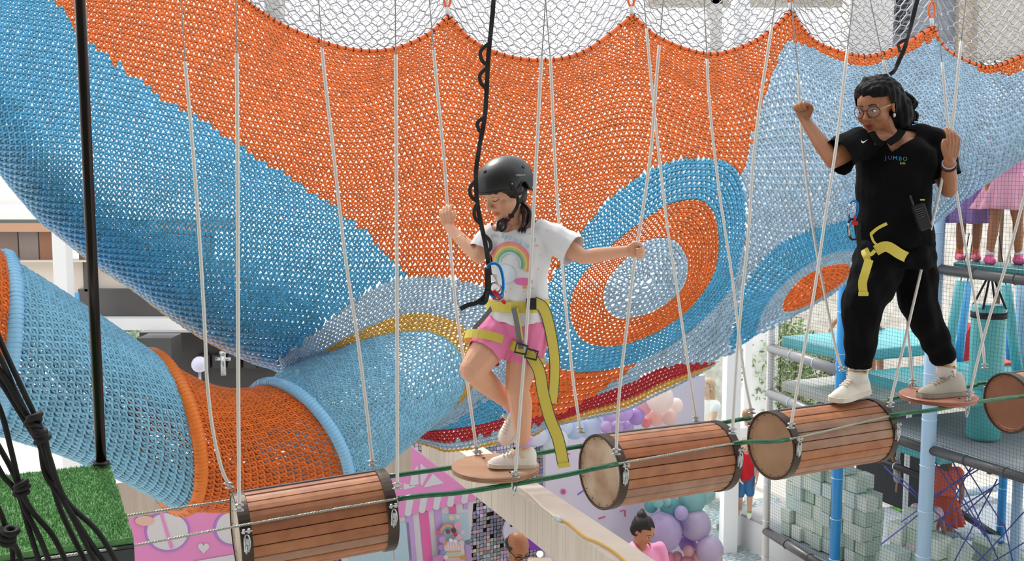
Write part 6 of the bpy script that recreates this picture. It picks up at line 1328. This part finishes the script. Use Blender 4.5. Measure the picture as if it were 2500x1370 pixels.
mb = MB(); cpts = [w_(2110, 312, -.04), w_(2126, 338, -.10), w_(2150, 352, -.135), w_(2178, 340, -.13), w_(2204, 318, -.06)]; 
mb.ribbon(catmull([w_(2203, 318, -.07), w_(2190, 335, -.11), w_(2168, 350, -.14)], 6), .035, .004, Vector((-.2, -1, .5))); mb.ribbon(catmull([w_(2128, 322, -.09), w_(2140, 342, -.13), w_(2156, 354, -.145)], 6), .03, .004, Vector((-.2, -1, .5))); mb.build('collar', M_BK, wom, kind='stuff')
wdr = Vector((.3, .95, 0)).normalized(); WE = Vector((.86, -.5, 0)); wo = P(2166, 388, YW-.3)
for s, x, h in (('J', 0, 'e0512c'), ('U', .013, '3a5fd0'), ('M', .034, '35a0e0'), ('B', .060, '2f7fd0'), ('O', .078, '3aa05a')): project_print(pol, pb_, 'chest_logo', [[(u+x, v+x*-.08) for u, v in p] for p in text_polys(s, .026)], wo, WE, ZZ, wdr, mat('logo_'+h, h, .5, emit=0), .003)
project_print(pol, pb_, 'chest_logo', [[(u+.066, v-.022) for u, v in p] for p in text_polys('kids', .016)], wo, WE, ZZ, wdr, mat('logo_c9c23a', 'c9c23a', .5), .003)
sw = [(0, .004), (.004, -.004), (.014, -.006), (.04, .006), (.016, -.001), (.006, .0)]; project_print(pol, pb_, 'swoosh_emblem', [[(u*.8, v*1.6) for u, v in sw]], P(2104, 342, YW-.3), WE, ZZ, wdr, mat('logo_white', 'e6e6e6', .5), .003)
# trousers
B = Blob(); B.loft([(w_(2190, 650), WS*.17, WF*.15), (w_(2188, 610), WS*.178, WF*.15), (w_(2184, 560), WS*.165, WF*.14)])
mR_, mL_ = hR2_.lerp(kR2, .5), hL2.lerp(kL2, .5)
B.chain([hR2_, mR_, kR2+Vector((-.01, 0, 0)), kR2.lerp(aR2, .5), aR2.lerp(kR2, .12), aR2], [.125, .112, .092, .080, .066, .055]); B.chain([hL2, mL_, kL2, kL2.lerp(aL2, .5), aL2.lerp(kL2, .1), aL2], [.118, .104, .086, .074, .060, .050])
def cut_tr(co): f = lambda p, n: (co-np.array(p))@np.array(n); return (f(aR2+ZZ*.01, (kR2-aR2).normalized()) < 0) & (co[:, 0] < w_(2180, 800).x) | (f(aL2+Vector((-.006, 0, .012)), (kL2-aL2).normalized()) < 0) & (co[:, 0] > w_(2180, 800).x) | (co[:, 2] > w_(2184, 565).z)
B.build('trousers', M_BK, .007, wom, smooth=4, cut=cut_tr, thick=.003, disp=lambda co: .004*np.sin(co[:, 2]*23+co[:, 0]*61+2*np.sin(co[:, 1]*17))+.0035*np.sin(co[:, 2]*51-co[:, 0]*37+3*np.sin(co[:, 2]*9)))
M_SH2 = mat('sneaker_offwhite', 'e6dfd2', .6, bump=.1, bscale=60)
heR, toR = w_(2114, 958, .02), w_(2032, 984, -.16); shoe(wom, heR, toR, aR2, .27, M_SH2, M_SOLE, label='right sneaker on the barrel', sc=.98)
heL, toL = w_(2352, 947, .10), w_(2236, 964, .02)
for q_ in (heL, toL): q_.z = PL2.z+.002
for q_ in (heR, toR): q_.z = 3.28+.158+.012; shoe(wom, heL, toL, aL2, .255, M_SH2, M_SOLE, label='left sneaker on the disc')
for a_, o_ in ((aR2, (2100, 905)), (aL2, (2313, 888))):
    mb = MB(); mb.tube([a_+Vector((0, 0, -.07)), a_+Vector((0, 0, .02))], [.048, .044], 16); so = mb.build('sock', mat('sock_white', 'e9e6e0', .9, bump=.3, bscale=200), wom)
    mb = MB(); mb.tube([a_+Vector((.047*math.cos(w), .047*math.sin(w), -.012)) for w in np.linspace(0, 2*PI, 21)[:-1]], .0035, 5, closed=True); mb.sphere(a_+Vector((.02, -.05, -.015)), .008, seg=10, rings=6); mb.build('ankle_bracelet', mat('gold', 'd9b777', .3, 1), wom)
# hair
M_HB2 = mat('hair_black', '060506', .62, bump=1.0, bscale=140, stretch=(1, 1, .3), spec=.2, dist=.008)
B = Blob(); E = lambda c, r: B.ell(hM2 @ Vector(c), tuple(a*.245 for a in r), hR2)
E((0, .12, .21), (.42, .46, .38)); E((0, .02, .38), (.32, .36, .17)); E((.0, .34, .02), (.42, .40, .48)); E((.14, .46, -.22), (.34, .32, .40)); E((.05, -.12, .36), (.24, .24, .12)); E((.30, .10, .10), (.10, .22, .25)); E((-.3, .10, .10), (.10, .22, .25)); E((-.12, -.02, .52), (.07, .09, .09)); E((.12, .16, .54), (.10, .12, .06)); E((.30, .36, -.45), (.16, .16, .14)); E((.18, .50, -.40), (.16, .16, .16))
def cut_hair(co):
    Mi = np.array(hM2.inverted()); L = co@Mi[:3, :3].T+Mi[:3, 3]; return (L[:, 1] < -.12) & (L[:, 2] < .20) | (L[:, 1] < .02) & (L[:, 2] < .02)
hair = B.build('hair', M_HB2, .007, wom, smooth=2, cut=cut_hair, disp=lambda co: .0025*np.sin(co[:, 0]*190+co[:, 2]*40)+.002*np.sin(co[:, 1]*230+co[:, 2]*60))
hbv = bvh_of(hair); d_ = (P(2169, 236, 4.8)-CAM).normalized()
for k in range(26):
    rd = random.Random(k+200); a = w_(rd.uniform(2185, 2225), rd.uniform(225, 290), .06); b = a+Vector((rd.uniform(.0, .05), rd.uniform(-.02, .03), -rd.uniform(.03, .08))); mb = MB(); mb.tube(catmull([a, a.lerp(b, .5)+Vector((.02, 0, 0)), b, b+Vector((rd.uniform(-.01, .03), 0, rd.uniform(-.01, .012)))], 4), [.010]*9+[.006, .004, .003, .001], 5); mb.build('hair_lock', M_HB2, wom)
r_ = hbv.ray_cast(CAM, d_); hp = (r_[0] if r_[0] else w_(2169, 236, -.1))-d_*.004; mb = MB(); mb.tube([hp+Vector((a, 0, b)) for a, b in ((-.024, -.034), (-.012, -.006), (.012, .028), (.020, .022), (.010, -.006), (-.014, -.030))], .0035, 6, closed=True); mb.build('hair_clip', mat('clip_cream', 'd8cdb8', .4), wom)
# glasses
M_GF = mat('glasses_frame', '15171c', .3, .4)
gl = empty('glasses', hM2 @ Vector((0, -.42, 0)), 'thin round dark framed glasses worn by the woman', 'glasses'); fw = lambda x, z, y=-.415: hM2 @ Vector((x, y+abs(x)**2*1.0, z))
for s in (-1, 1):
    mb = MB(); mb.tube([fw(s*.150+.112*math.cos(w), -.012+.102*math.sin(w)) for w in np.linspace(0, 2*PI, 29)[:-1]], .0016, 6, closed=True); mb.build('rim', M_GF, gl)
    mb = MB(); c = fw(s*.150, -.012); ps = [fw(s*.150+.108*math.cos(w), -.012+.098*math.sin(w)) for w in np.linspace(0, 2*PI, 25)[:-1]]; mb.add(ps, [tuple(range(24))]); mb.build('lens', mat('lens_glass', 'dfe6f5', .02, alpha=.07, spec=.8), gl)
    mb = MB(); mb.tube([fw(s*.262, .02), hM2 @ Vector((s*.345, -.18, .045)), hM2 @ Vector((s*.355, .04, .045))], .0018, 6); mb.build('temple', mat('temple_gold', 'c9b48a', .3, .8), gl)
mb = MB(); mb.tube([fw(-.042, .012), fw(0, .028), fw(.042, .012)], .0018, 6); mb.build('bridge', M_GF, gl)
mb = MB(); mb.sphere(hM2 @ Vector((.345, .02, -.18)), (.006, .006, .010)); mb.build('earring', mat('pearl', 'e9e4de', .3), wom)
a_ = (eL2-wL2).normalized(); u_ = a_.orthogonal().normalized(); v_ = a_.cross(u_)
for q, r_, h, w3 in ((.012, .028, 'b9a7c0', .006), (.032, .030, '131316', .008)): mb = MB(); mb.tube([wL2+a_*q+(u_*math.cos(w)+v_*math.sin(w))*r_ for w in np.linspace(0, 2*PI, 21)[:-1]], w3*.6, 6, closed=True); mb.build('wrist_band', mat('band_'+h, h, .5), wom)
# woman's harness, radio, carabiners
h2 = empty('climbing_harness', w_(2180, 600, -.1), 'yellow webbing leg harness worn over the black trousers of the woman', 'harness')
def strap2(name, pts, w, up, m=None): mb = MB(); mb.ribbon(catmull(pts, 6), w, .004, Vector(up)); return mb.build(name, m or M_HY, h2)
strap2('thigh_strap', [w_(2138, 612, -.165), w_(2165, 602, -.185), w_(2200, 622, -.17), w_(2240, 640, -.11)], .048, (-.2, -1, .1)); strap2('thigh_strap', [w_(2120, 640, -.17), w_(2114, 625, -.16), w_(2108, 610, -.13)], .03, (-.6, -1, 0))
strap2('loose_strap', [w_(2122, 634, -.20), w_(2113, 664, -.235), w_(2106, 690, -.24), w_(2108, 718, -.24)], .038, (-.3, -1, 0)); mb = MB(); mb.box(w_(2108, 718, -.245), (.045, .008, .018), bev=.003); mb.build('folded_tab', M_HY, h2)
strap2('riser', [w_(2126, 572, -.19), w_(2133, 590, -.19), w_(2144, 600, -.185)], .010, (0, -1, 0)); strap2('riser', [w_(2126, 572, -.19), w_(2142, 558, -.19), w_(2165, 546, -.18)], .014, (0, -1, .3)); strap2('riser', [w_(2114, 606, -.18), w_(2124, 622, -.19), w_(2136, 612, -.18)], .016, (0, -1, .3))
carab('carabiner', w_(2083, 513, -.17), .085, .042, .005, M_CB, 'blue carabiner clipped at the hip of the woman', 'carabiner', tilt=-.1, gate=M_STEEL); carab('carabiner', w_(2083, 560, -.18), .095, .045, .005, mat('carab_dark', '2b2b2e', .3, .7), 'dark carabiner with red top hanging below the blue one', 'carabiner', tilt=.1, gate=M_STEEL)
mb = MB(); mb.box(w_(2086, 545, -.19), (.03, .012, .018), bev=.004); mb.tube([w_(2086, 525, -.18), w_(2087, 545, -.185)], .006, 6); mb.build('red_gate', mat('gate_red', 'c81f2a', .35), h2)
mb = MB(); mb.ribbon([w_(2096, 545, -.17), w_(2097, 590, -.17), w_(2097, 638, -.17)], .018, .006, Vector((0, -1, 0))); mb.build('black_sling', M_WEB, h2)
rdio = empty('walkie_talkie', w_(2248, 520, -.1), 'black two way radio with ribbed speaker clipped at the back hip of the woman', 'radio')
rr_ = Matrix.Rotation(-.35, 3, 'Y'); mb = MB(); mb.box(w_(2250, 530, -.20), (.055, .035, .12), bev=.006, rot=rr_); mb.build('case', mat('radio_black', '1b1c1f', .45), rdio); mb = MB(); mb.tube([w_(2232, 508, -.21), w_(2222, 478, -.21)], .005, 6); mb.build('aerial', M_HB, rdio)
for k in range(5): mb = MB(); mb.box(w_(2243+k*1.6, 510+k*5, -.222), (.034, .004, .003), rot=rr_); mb.build('speaker_rib', mat('radio_grey', '4b4d50', .5), rdio)
mb = MB(); mb.box(w_(2252, 488, -.21), (.02, .004, .006)); mb.build('yellow_label', M_HY, rdio)
# ============================================================ people farther away
def simple(name_lab, foot, h, yaw, skin='light', skinhex='dba585', top=None, bottom=None, dress=None, hair='3b2618', hairstyle='short', pose=None, headh=None, hf=None, shoes='e8e8e8', sock=None, face=True, vx=.011, lean=0, group=None):
    """standing figure: local x to the subject's left, y backwards, z up, in units of the height"""
    t = empty('person', foot, name_lab, 'person', group)
    Rz = Matrix.Rotation(yaw, 3, 'Z'); J = dict(pel=(0, 0, .52), chs=(0, 0, .72), nck=(0, .005, .83), hd=(0, -.01, .925), shL=(.105, 0, .80), elL=(.14, .01, .63), wrL=(.13, -.04, .48), shR=(-.105, 0, .80), elR=(-.14, .01, .63), wrR=(-.13, -.04, .48),
             hpL=(.05, 0, .50), knL=(.055, -.01, .28), anL=(.055, .01, .055), hpR=(-.05, 0, .50), knR=(-.055, -.01, .28), anR=(-.055, .01, .055))
    J.update(pose or {}); L = {}
    for k, v in J.items():
        v = Vector(v); 
        if lean and k in ('chs', 'nck', 'hd', 'shL', 'shR') : v = Vector((v.x, v.y-(v.z-.5)*lean, v.z-(v.z-.5)*lean*lean*.5))
        L[k] = Vector(foot)+Rz @ (v*h)
    F_ = Rz @ Vector((0, -1, 0)); S_ = Rz @ Vector((1, 0, 0)); hh = headh or h*.15
    hM_, hR_ = head_matrix(L['hd'], hf or F_, ZZ, hh); B = Blob(); head_prims(B, hM_, hR_, hh)
    tor = lambda k: [(L['pel']-ZZ*.02*h, S_*.085*h*k, F_*.062*h*k), (L['pel'].lerp(L['chs'], .5), S_*.078*h*k, F_*.058*h*k), (L['chs'], S_*.095*h*k, F_*.062*h*k), (L['nck']-ZZ*.03*h, S_*.085*h*k, F_*.05*h*k), (L['nck']-ZZ*.005*h, S_*.045*h*k, F_*.04*h*k)]
    B.loft(tor(1)); B.chain([L['nck']-ZZ*.02*h, hM_ @ Vector((0, .1, -.2))], [.032*h, .030*h])
    for s in 'LR':
        B.chain([L['sh'+s], L['el'+s], L['wr'+s]], [.030*h, .023*h, .016*h]); d = (L['wr'+s]-L['el'+s]).normalized()
        hand(B, L['wr'+s], d, S_*(-1 if s == 'L' else 1)+F_*.1, 1 if s == 'L' else -1, .10*h, (.3, .35, .3), .05, kk=1.15)
        B.chain([L['hp'+s], L['hp'+s].lerp(L['kn'+s], .5), L['kn'+s], L['kn'+s].lerp(L['an'+s], .35), L['an'+s]], [.052*h, .046*h, .034*h, .035*h, .021*h])
    b = B.build('body', m_skin(skinhex, skinhex), vx*.8, t, smooth=2, tone=skin_tone(hM_, lip=(.9, .5, .5)))
    if face: face_parts(b, hM_, hh, b, brow=hair)
    foldf = lambda co: .006*h*np.sin(co[:, 0]*45+co[:, 2]*10)
    if top:
        B = Blob(); B.loft([(L['pel']-ZZ*.045*h, S_*.105*h, F_*.082*h)]+tor(1.22)[1:]); am = .55
        for s in 'LR': B.chain([L['nck']-ZZ*.04*h, L['sh'+s], L['sh'+s].lerp(L['el'+s], am)], [.04*h, .042*h, .045*h])
        B.build('top', mat('cloth_'+top, top, .85, bump=.3, bscale=20, dist=.01), vx, t, smooth=3, disp=foldf)
    if bottom:
        B = Blob(); B.loft([(L['pel']-ZZ*.05*h, S_*.10*h, F_*.08*h), (L['pel']+ZZ*.02*h, S_*.10*h, F_*.075*h)]); q = bottom[1]
        for s in 'LR':
            if q <= 1: B.chain([L['hp'+s], L['hp'+s].lerp(L['kn'+s], q)], [.062*h, .058*h])
            else: B.chain([L['hp'+s], L['kn'+s], L['an'+s]+ZZ*.03*h], [.062*h, .050*h, .040*h])
        B.build('trousers' if q > 1 else 'shorts', mat('cloth_'+bottom[0], bottom[0], .85, bump=.3, bscale=20, dist=.01), vx, t, smooth=3)
    if dress:
        c1_, c2_, len_, fl = dress; B = Blob(); B.loft(tor(1.2))
        for s in 'LR': B.chain([L['nck']-ZZ*.04*h, L['sh'+s], L['sh'+s].lerp(L['el'+s], .25)], [.036*h, .038*h, .036*h])
        B.build('bodice', mat('cloth_'+c1_, c1_, .85, bump=.3, bscale=20, dist=.01), vx, t, smooth=2)
        mb = MB(); n = 72; vs = []
        for k in range(9):
            q = k/8; z = .60-(.60-len_)*q; r = .085+fl*q**.8
            for j in range(n): w = 2*PI*j/n; rr = r*(1+.10*q*math.cos(w*12+.5*math.sin(w*3))); vs.append(Vector(foot)+Rz @ (Vector((rr*math.cos(w)*h, rr*.8*math.sin(w)*h-.0, z*h+.004*h*math.sin(w*5)*q))))
        mb.add(vs, [(i*n+j, (i+1)*n+j, (i+1)*n+(j+1) % n, i*n+(j+1) % n) for i in range(8) for j in range(n)], smooth=True); o = mb.build('skirt', mat('cloth_'+c2_, c2_, .8, transl=.2, bump=.2, bscale=20), t); sd = o.modifiers.new('s', 'SOLIDIFY'); sd.thickness = .004
    B = Blob(); hm = mat('hair_'+hair, hair, .5, bump=.8, bscale=90, stretch=(1, 1, .2), dist=.005); E = lambda c, r: B.ell(hM_ @ Vector(c), tuple(a*hh for a in r), hR_)
    if hairstyle == 'bald': E((0, .20, .0), (.36, .31, .30)); E((.19, .0, .04), (.18, .26, .20)); E((-.19, .0, .04), (.18, .26, .20))
    else:
        E((0, .09, .17), (.38, .43, .37)); E((0, .18, -.02), (.36, .32, .36))
        if hairstyle == 'long': E((0, .25, -.35), (.36, .24, .5)); E((0, .28, -.75), (.32, .2, .42))
        if hairstyle == 'bun': E((0, .30, .42), (.20, .20, .19)); E((.08, .40, .50), (.12, .12, .12))
    def ch(co): Mi = np.array(hM_.inverted()); Q = co@Mi[:3, :3].T+Mi[:3, 3]; return (Q[:, 1] < -.14) & (Q[:, 2] < .24) | (Q[:, 1] < -.02) & (Q[:, 2] < .02) | ((Q[:, 2] > .24) if hairstyle == 'bald' else (Q[:, 2] > 9))
    B.build('hair', hm, vx*.75, t, smooth=2, cut=ch, disp=lambda co: .003*np.sin(co[:, 0]*150+co[:, 2]*60))
    for s in 'LR':
        a = L['an'+s]; d = F_; B = Blob(); z0 = a-ZZ*.035*h; B.chain([z0-d*.02*h, z0+d*.04*h, z0+d*.085*h], [.030*h, .027*h, .021*h]); B.chain([a, z0], [.028*h, .03*h])
        zc = (a.z-.062*h); so = B.build('shoe', mat('shoe_'+shoes, shoes, .5), vx*.7, t, smooth=2)
        if sock: mb = MB(); mb.tube([a-ZZ*.005*h, a+ZZ*.035*h], [.027*h, .025*h], 14); mb.build('sock', mat('sock_'+sock, sock, .9), t)
    return t, L, hM_, hh
def at_tower(px, d, z):
    best = min((abs(proj(TP(s, d, z))[0]-px), s) for s in np.linspace(0, 4.2, 400)); return TP(best[1], d, z)
# adults by the party corner
mh = P(1262, 1336, 7.55); hM_v = .235
t, L, hm_, hh = simple('bald man in glasses and pale pink shirt, seen from above at the bottom edge', Vector((mh.x, mh.y, mh.z-.925*1.72)), 1.72, R(25), skinhex='a8714f', top='ecd9e0', bottom=('3a3f4a', 2), hair='2a2422', hairstyle='bald', headh=.235, hf=Vector((.42, -.70, -.55)))
for s in (-1, 1):
    mb = MB(); fw_ = lambda x, z, y=-.42: hm_ @ Vector((x, y+x*x*1.0, z)); mb.tube([fw_(s*.15+.115*math.cos(w), -.01+.075*math.sin(w)) for w in np.linspace(0, 2*PI, 21)[:-1]], .0032, 5, closed=True); mb.tube([fw_(s*.26, .02), hm_ @ Vector((s*.36, -.1, .04)), hm_ @ Vector((s*.36, .06, .03))], .003, 5); mb.build('glasses_rim', M_GF, t)
ph = P(1568, 1294, 8.3); t, L, hm_, hh = simple('woman in a pink collared shirt with dark hair in a bun, beside the balloons', Vector((ph.x, ph.y, ph.z-.925*1.62)), 1.62, R(28), skinhex='b98260', top='f29ac2', bottom=('4a5570', 2), hair='1d1716', hairstyle='bun', headh=.235, hf=Vector((.62, -.62, -.45)))
for s in (-1, 1): c = L['nck']; mb = MB(); Rz = Matrix.Rotation(R(28), 3, 'Z'); mb.ribbon(catmull([c+Rz @ Vector((s*.075, .06, .03)), c+Rz @ Vector((s*.085, -.03, .01)), c+Rz @ Vector((s*.03, -.10, -.07))], 5), .05, .005, Rz @ Vector((s*.7, -.7, .5))); mb.build('collar', mat('cloth_collar_pink', 'f7b0d0', .8), t)
# boy in red and the child behind
bf = PZ(1818, 1262, .41); simple('small blond boy in red T-shirt and blue denim shorts walking on the white platform', bf, .98, R(-15), skinhex='e3b08e', top='d3182a', bottom=('3f74a6', .85), hair='d9bb8a', headh=.17, hf=Vector((-.1, -.85, -.5)), shoes='e3e0da', sock='6cc24a', lean=.22, pose=dict(knR=(-.06, -.07, .27), anR=(-.06, .06, .07), wrR=(-.07, -.16, .52), elR=(-.15, -.02, .62)), vx=.009)
cb_ = Vector((P(1826, 1000, 13.6).x, 13.6, 0)); simple('child in striped white top with light brown hair behind the boy in red', cb_, 1.32, R(150), skinhex='e0ae8e', top='e9e4e4', bottom=('8f9aa8', .8), hair='9a7350', face=False, hairstyle='short')
wf = Vector((P(1728, 950, 13.9).x, 13.9, 0)); simple('woman in a white dress holding something up outside the glass door', wf, 1.68, R(-60), skinhex='e6c0a4', dress=('fbf8f4', 'fbf8f4', .28, .10), hair='c9a98a', hairstyle='long', pose=dict(elR=(-.13, -.10, .68), wrR=(-.08, -.20, .74), elL=(.13, -.08, .66), wrL=(.06, -.2, .72)))
df = Vector((P(1648, 950, 12.9).x, 12.9, 0)); simple('adult in dark top and blue jeans standing outside behind the peach balloons', df, 1.72, R(20), skinhex='dba888', top='3d4350', bottom=('6f9cc4', 2), hair='4a352a', pose=dict(elL=(.17, .0, .66), wrL=(.16, -.10, .56)))
# children in the tower
simple('girl in a long purple skirt and orange socks on the upper deck', at_tower(2362, .17, 3.735), 1.22, R(-12), skinhex='a9714f', dress=('8f78b8', 'a58ccc', .27, .085), hair='2b1c16', hairstyle='long', shoes='e0607c', sock='f0913a')
simple('girl in a pink dress with long light brown hair on the upper deck', at_tower(2450, .17, 3.735), 1.26, R(-8), skinhex='b07a58', dress=('e89cc4', 'f3b6cf', .37, .13), hair='a27a50', hairstyle='long', shoes='ee5c98', sock='e9e2ea', pose=dict(knL=(.075, -.01, .28), anL=(.095, .01, .055), knR=(-.075, -.01, .28), anR=(-.09, .01, .055)))
pf = P(2303, 1240, 10.35); simple('girl in a coral red dress seen from behind on the bottom level', Vector((pf.x, pf.y, .46)), 1.22, R(165), skinhex='c08a68', dress=('dd6a58', 'd9604f', .34, .085), hair='6b4a34', hairstyle='long', shoes='9fc44a', face=False)
kf = P(2258, 1340, 9.65); simple('girl in a pale pink and white dress among the foam blocks', Vector((kf.x, kf.y, .46)), 1.0, R(150), skinhex='a8745a', dress=('e9c6da', 'eed6e6', .36, .12), hair='2a1a16', hairstyle='long', shoes='d9cdd2', face=False, headh=.18, pose=dict(elL=(.17, -.03, .62), wrL=(.24, -.06, .50), elR=(-.16, -.0, .62), wrR=(-.17, -.05, .48)))
lf = Vector((P(2206, 1190, 12.0).x, 12.0, .46)); simple('child in grey shorts and green shoes standing deep inside the bottom level', lf, 1.2, R(10), skinhex='8f6046', top='9aa5a8', bottom=('8c9294', .8), hair='2a1c16', shoes='6fc23a')
cf = PZ(2138, 940, 2.055); simple('child in a dark camouflage top leaning on the teal mat behind the blue post', cf, 1.22, R(-70), skinhex='c08f6e', top='5a6268', bottom=('6f7478', .7), hair='7a5a42', shoes='c3d6e6', lean=.75, pose=dict(elL=(.12, -.42, .60), wrL=(.12, -.50, .46), elR=(-.13, -.40, .60), wrR=(-.13, -.46, .46)))
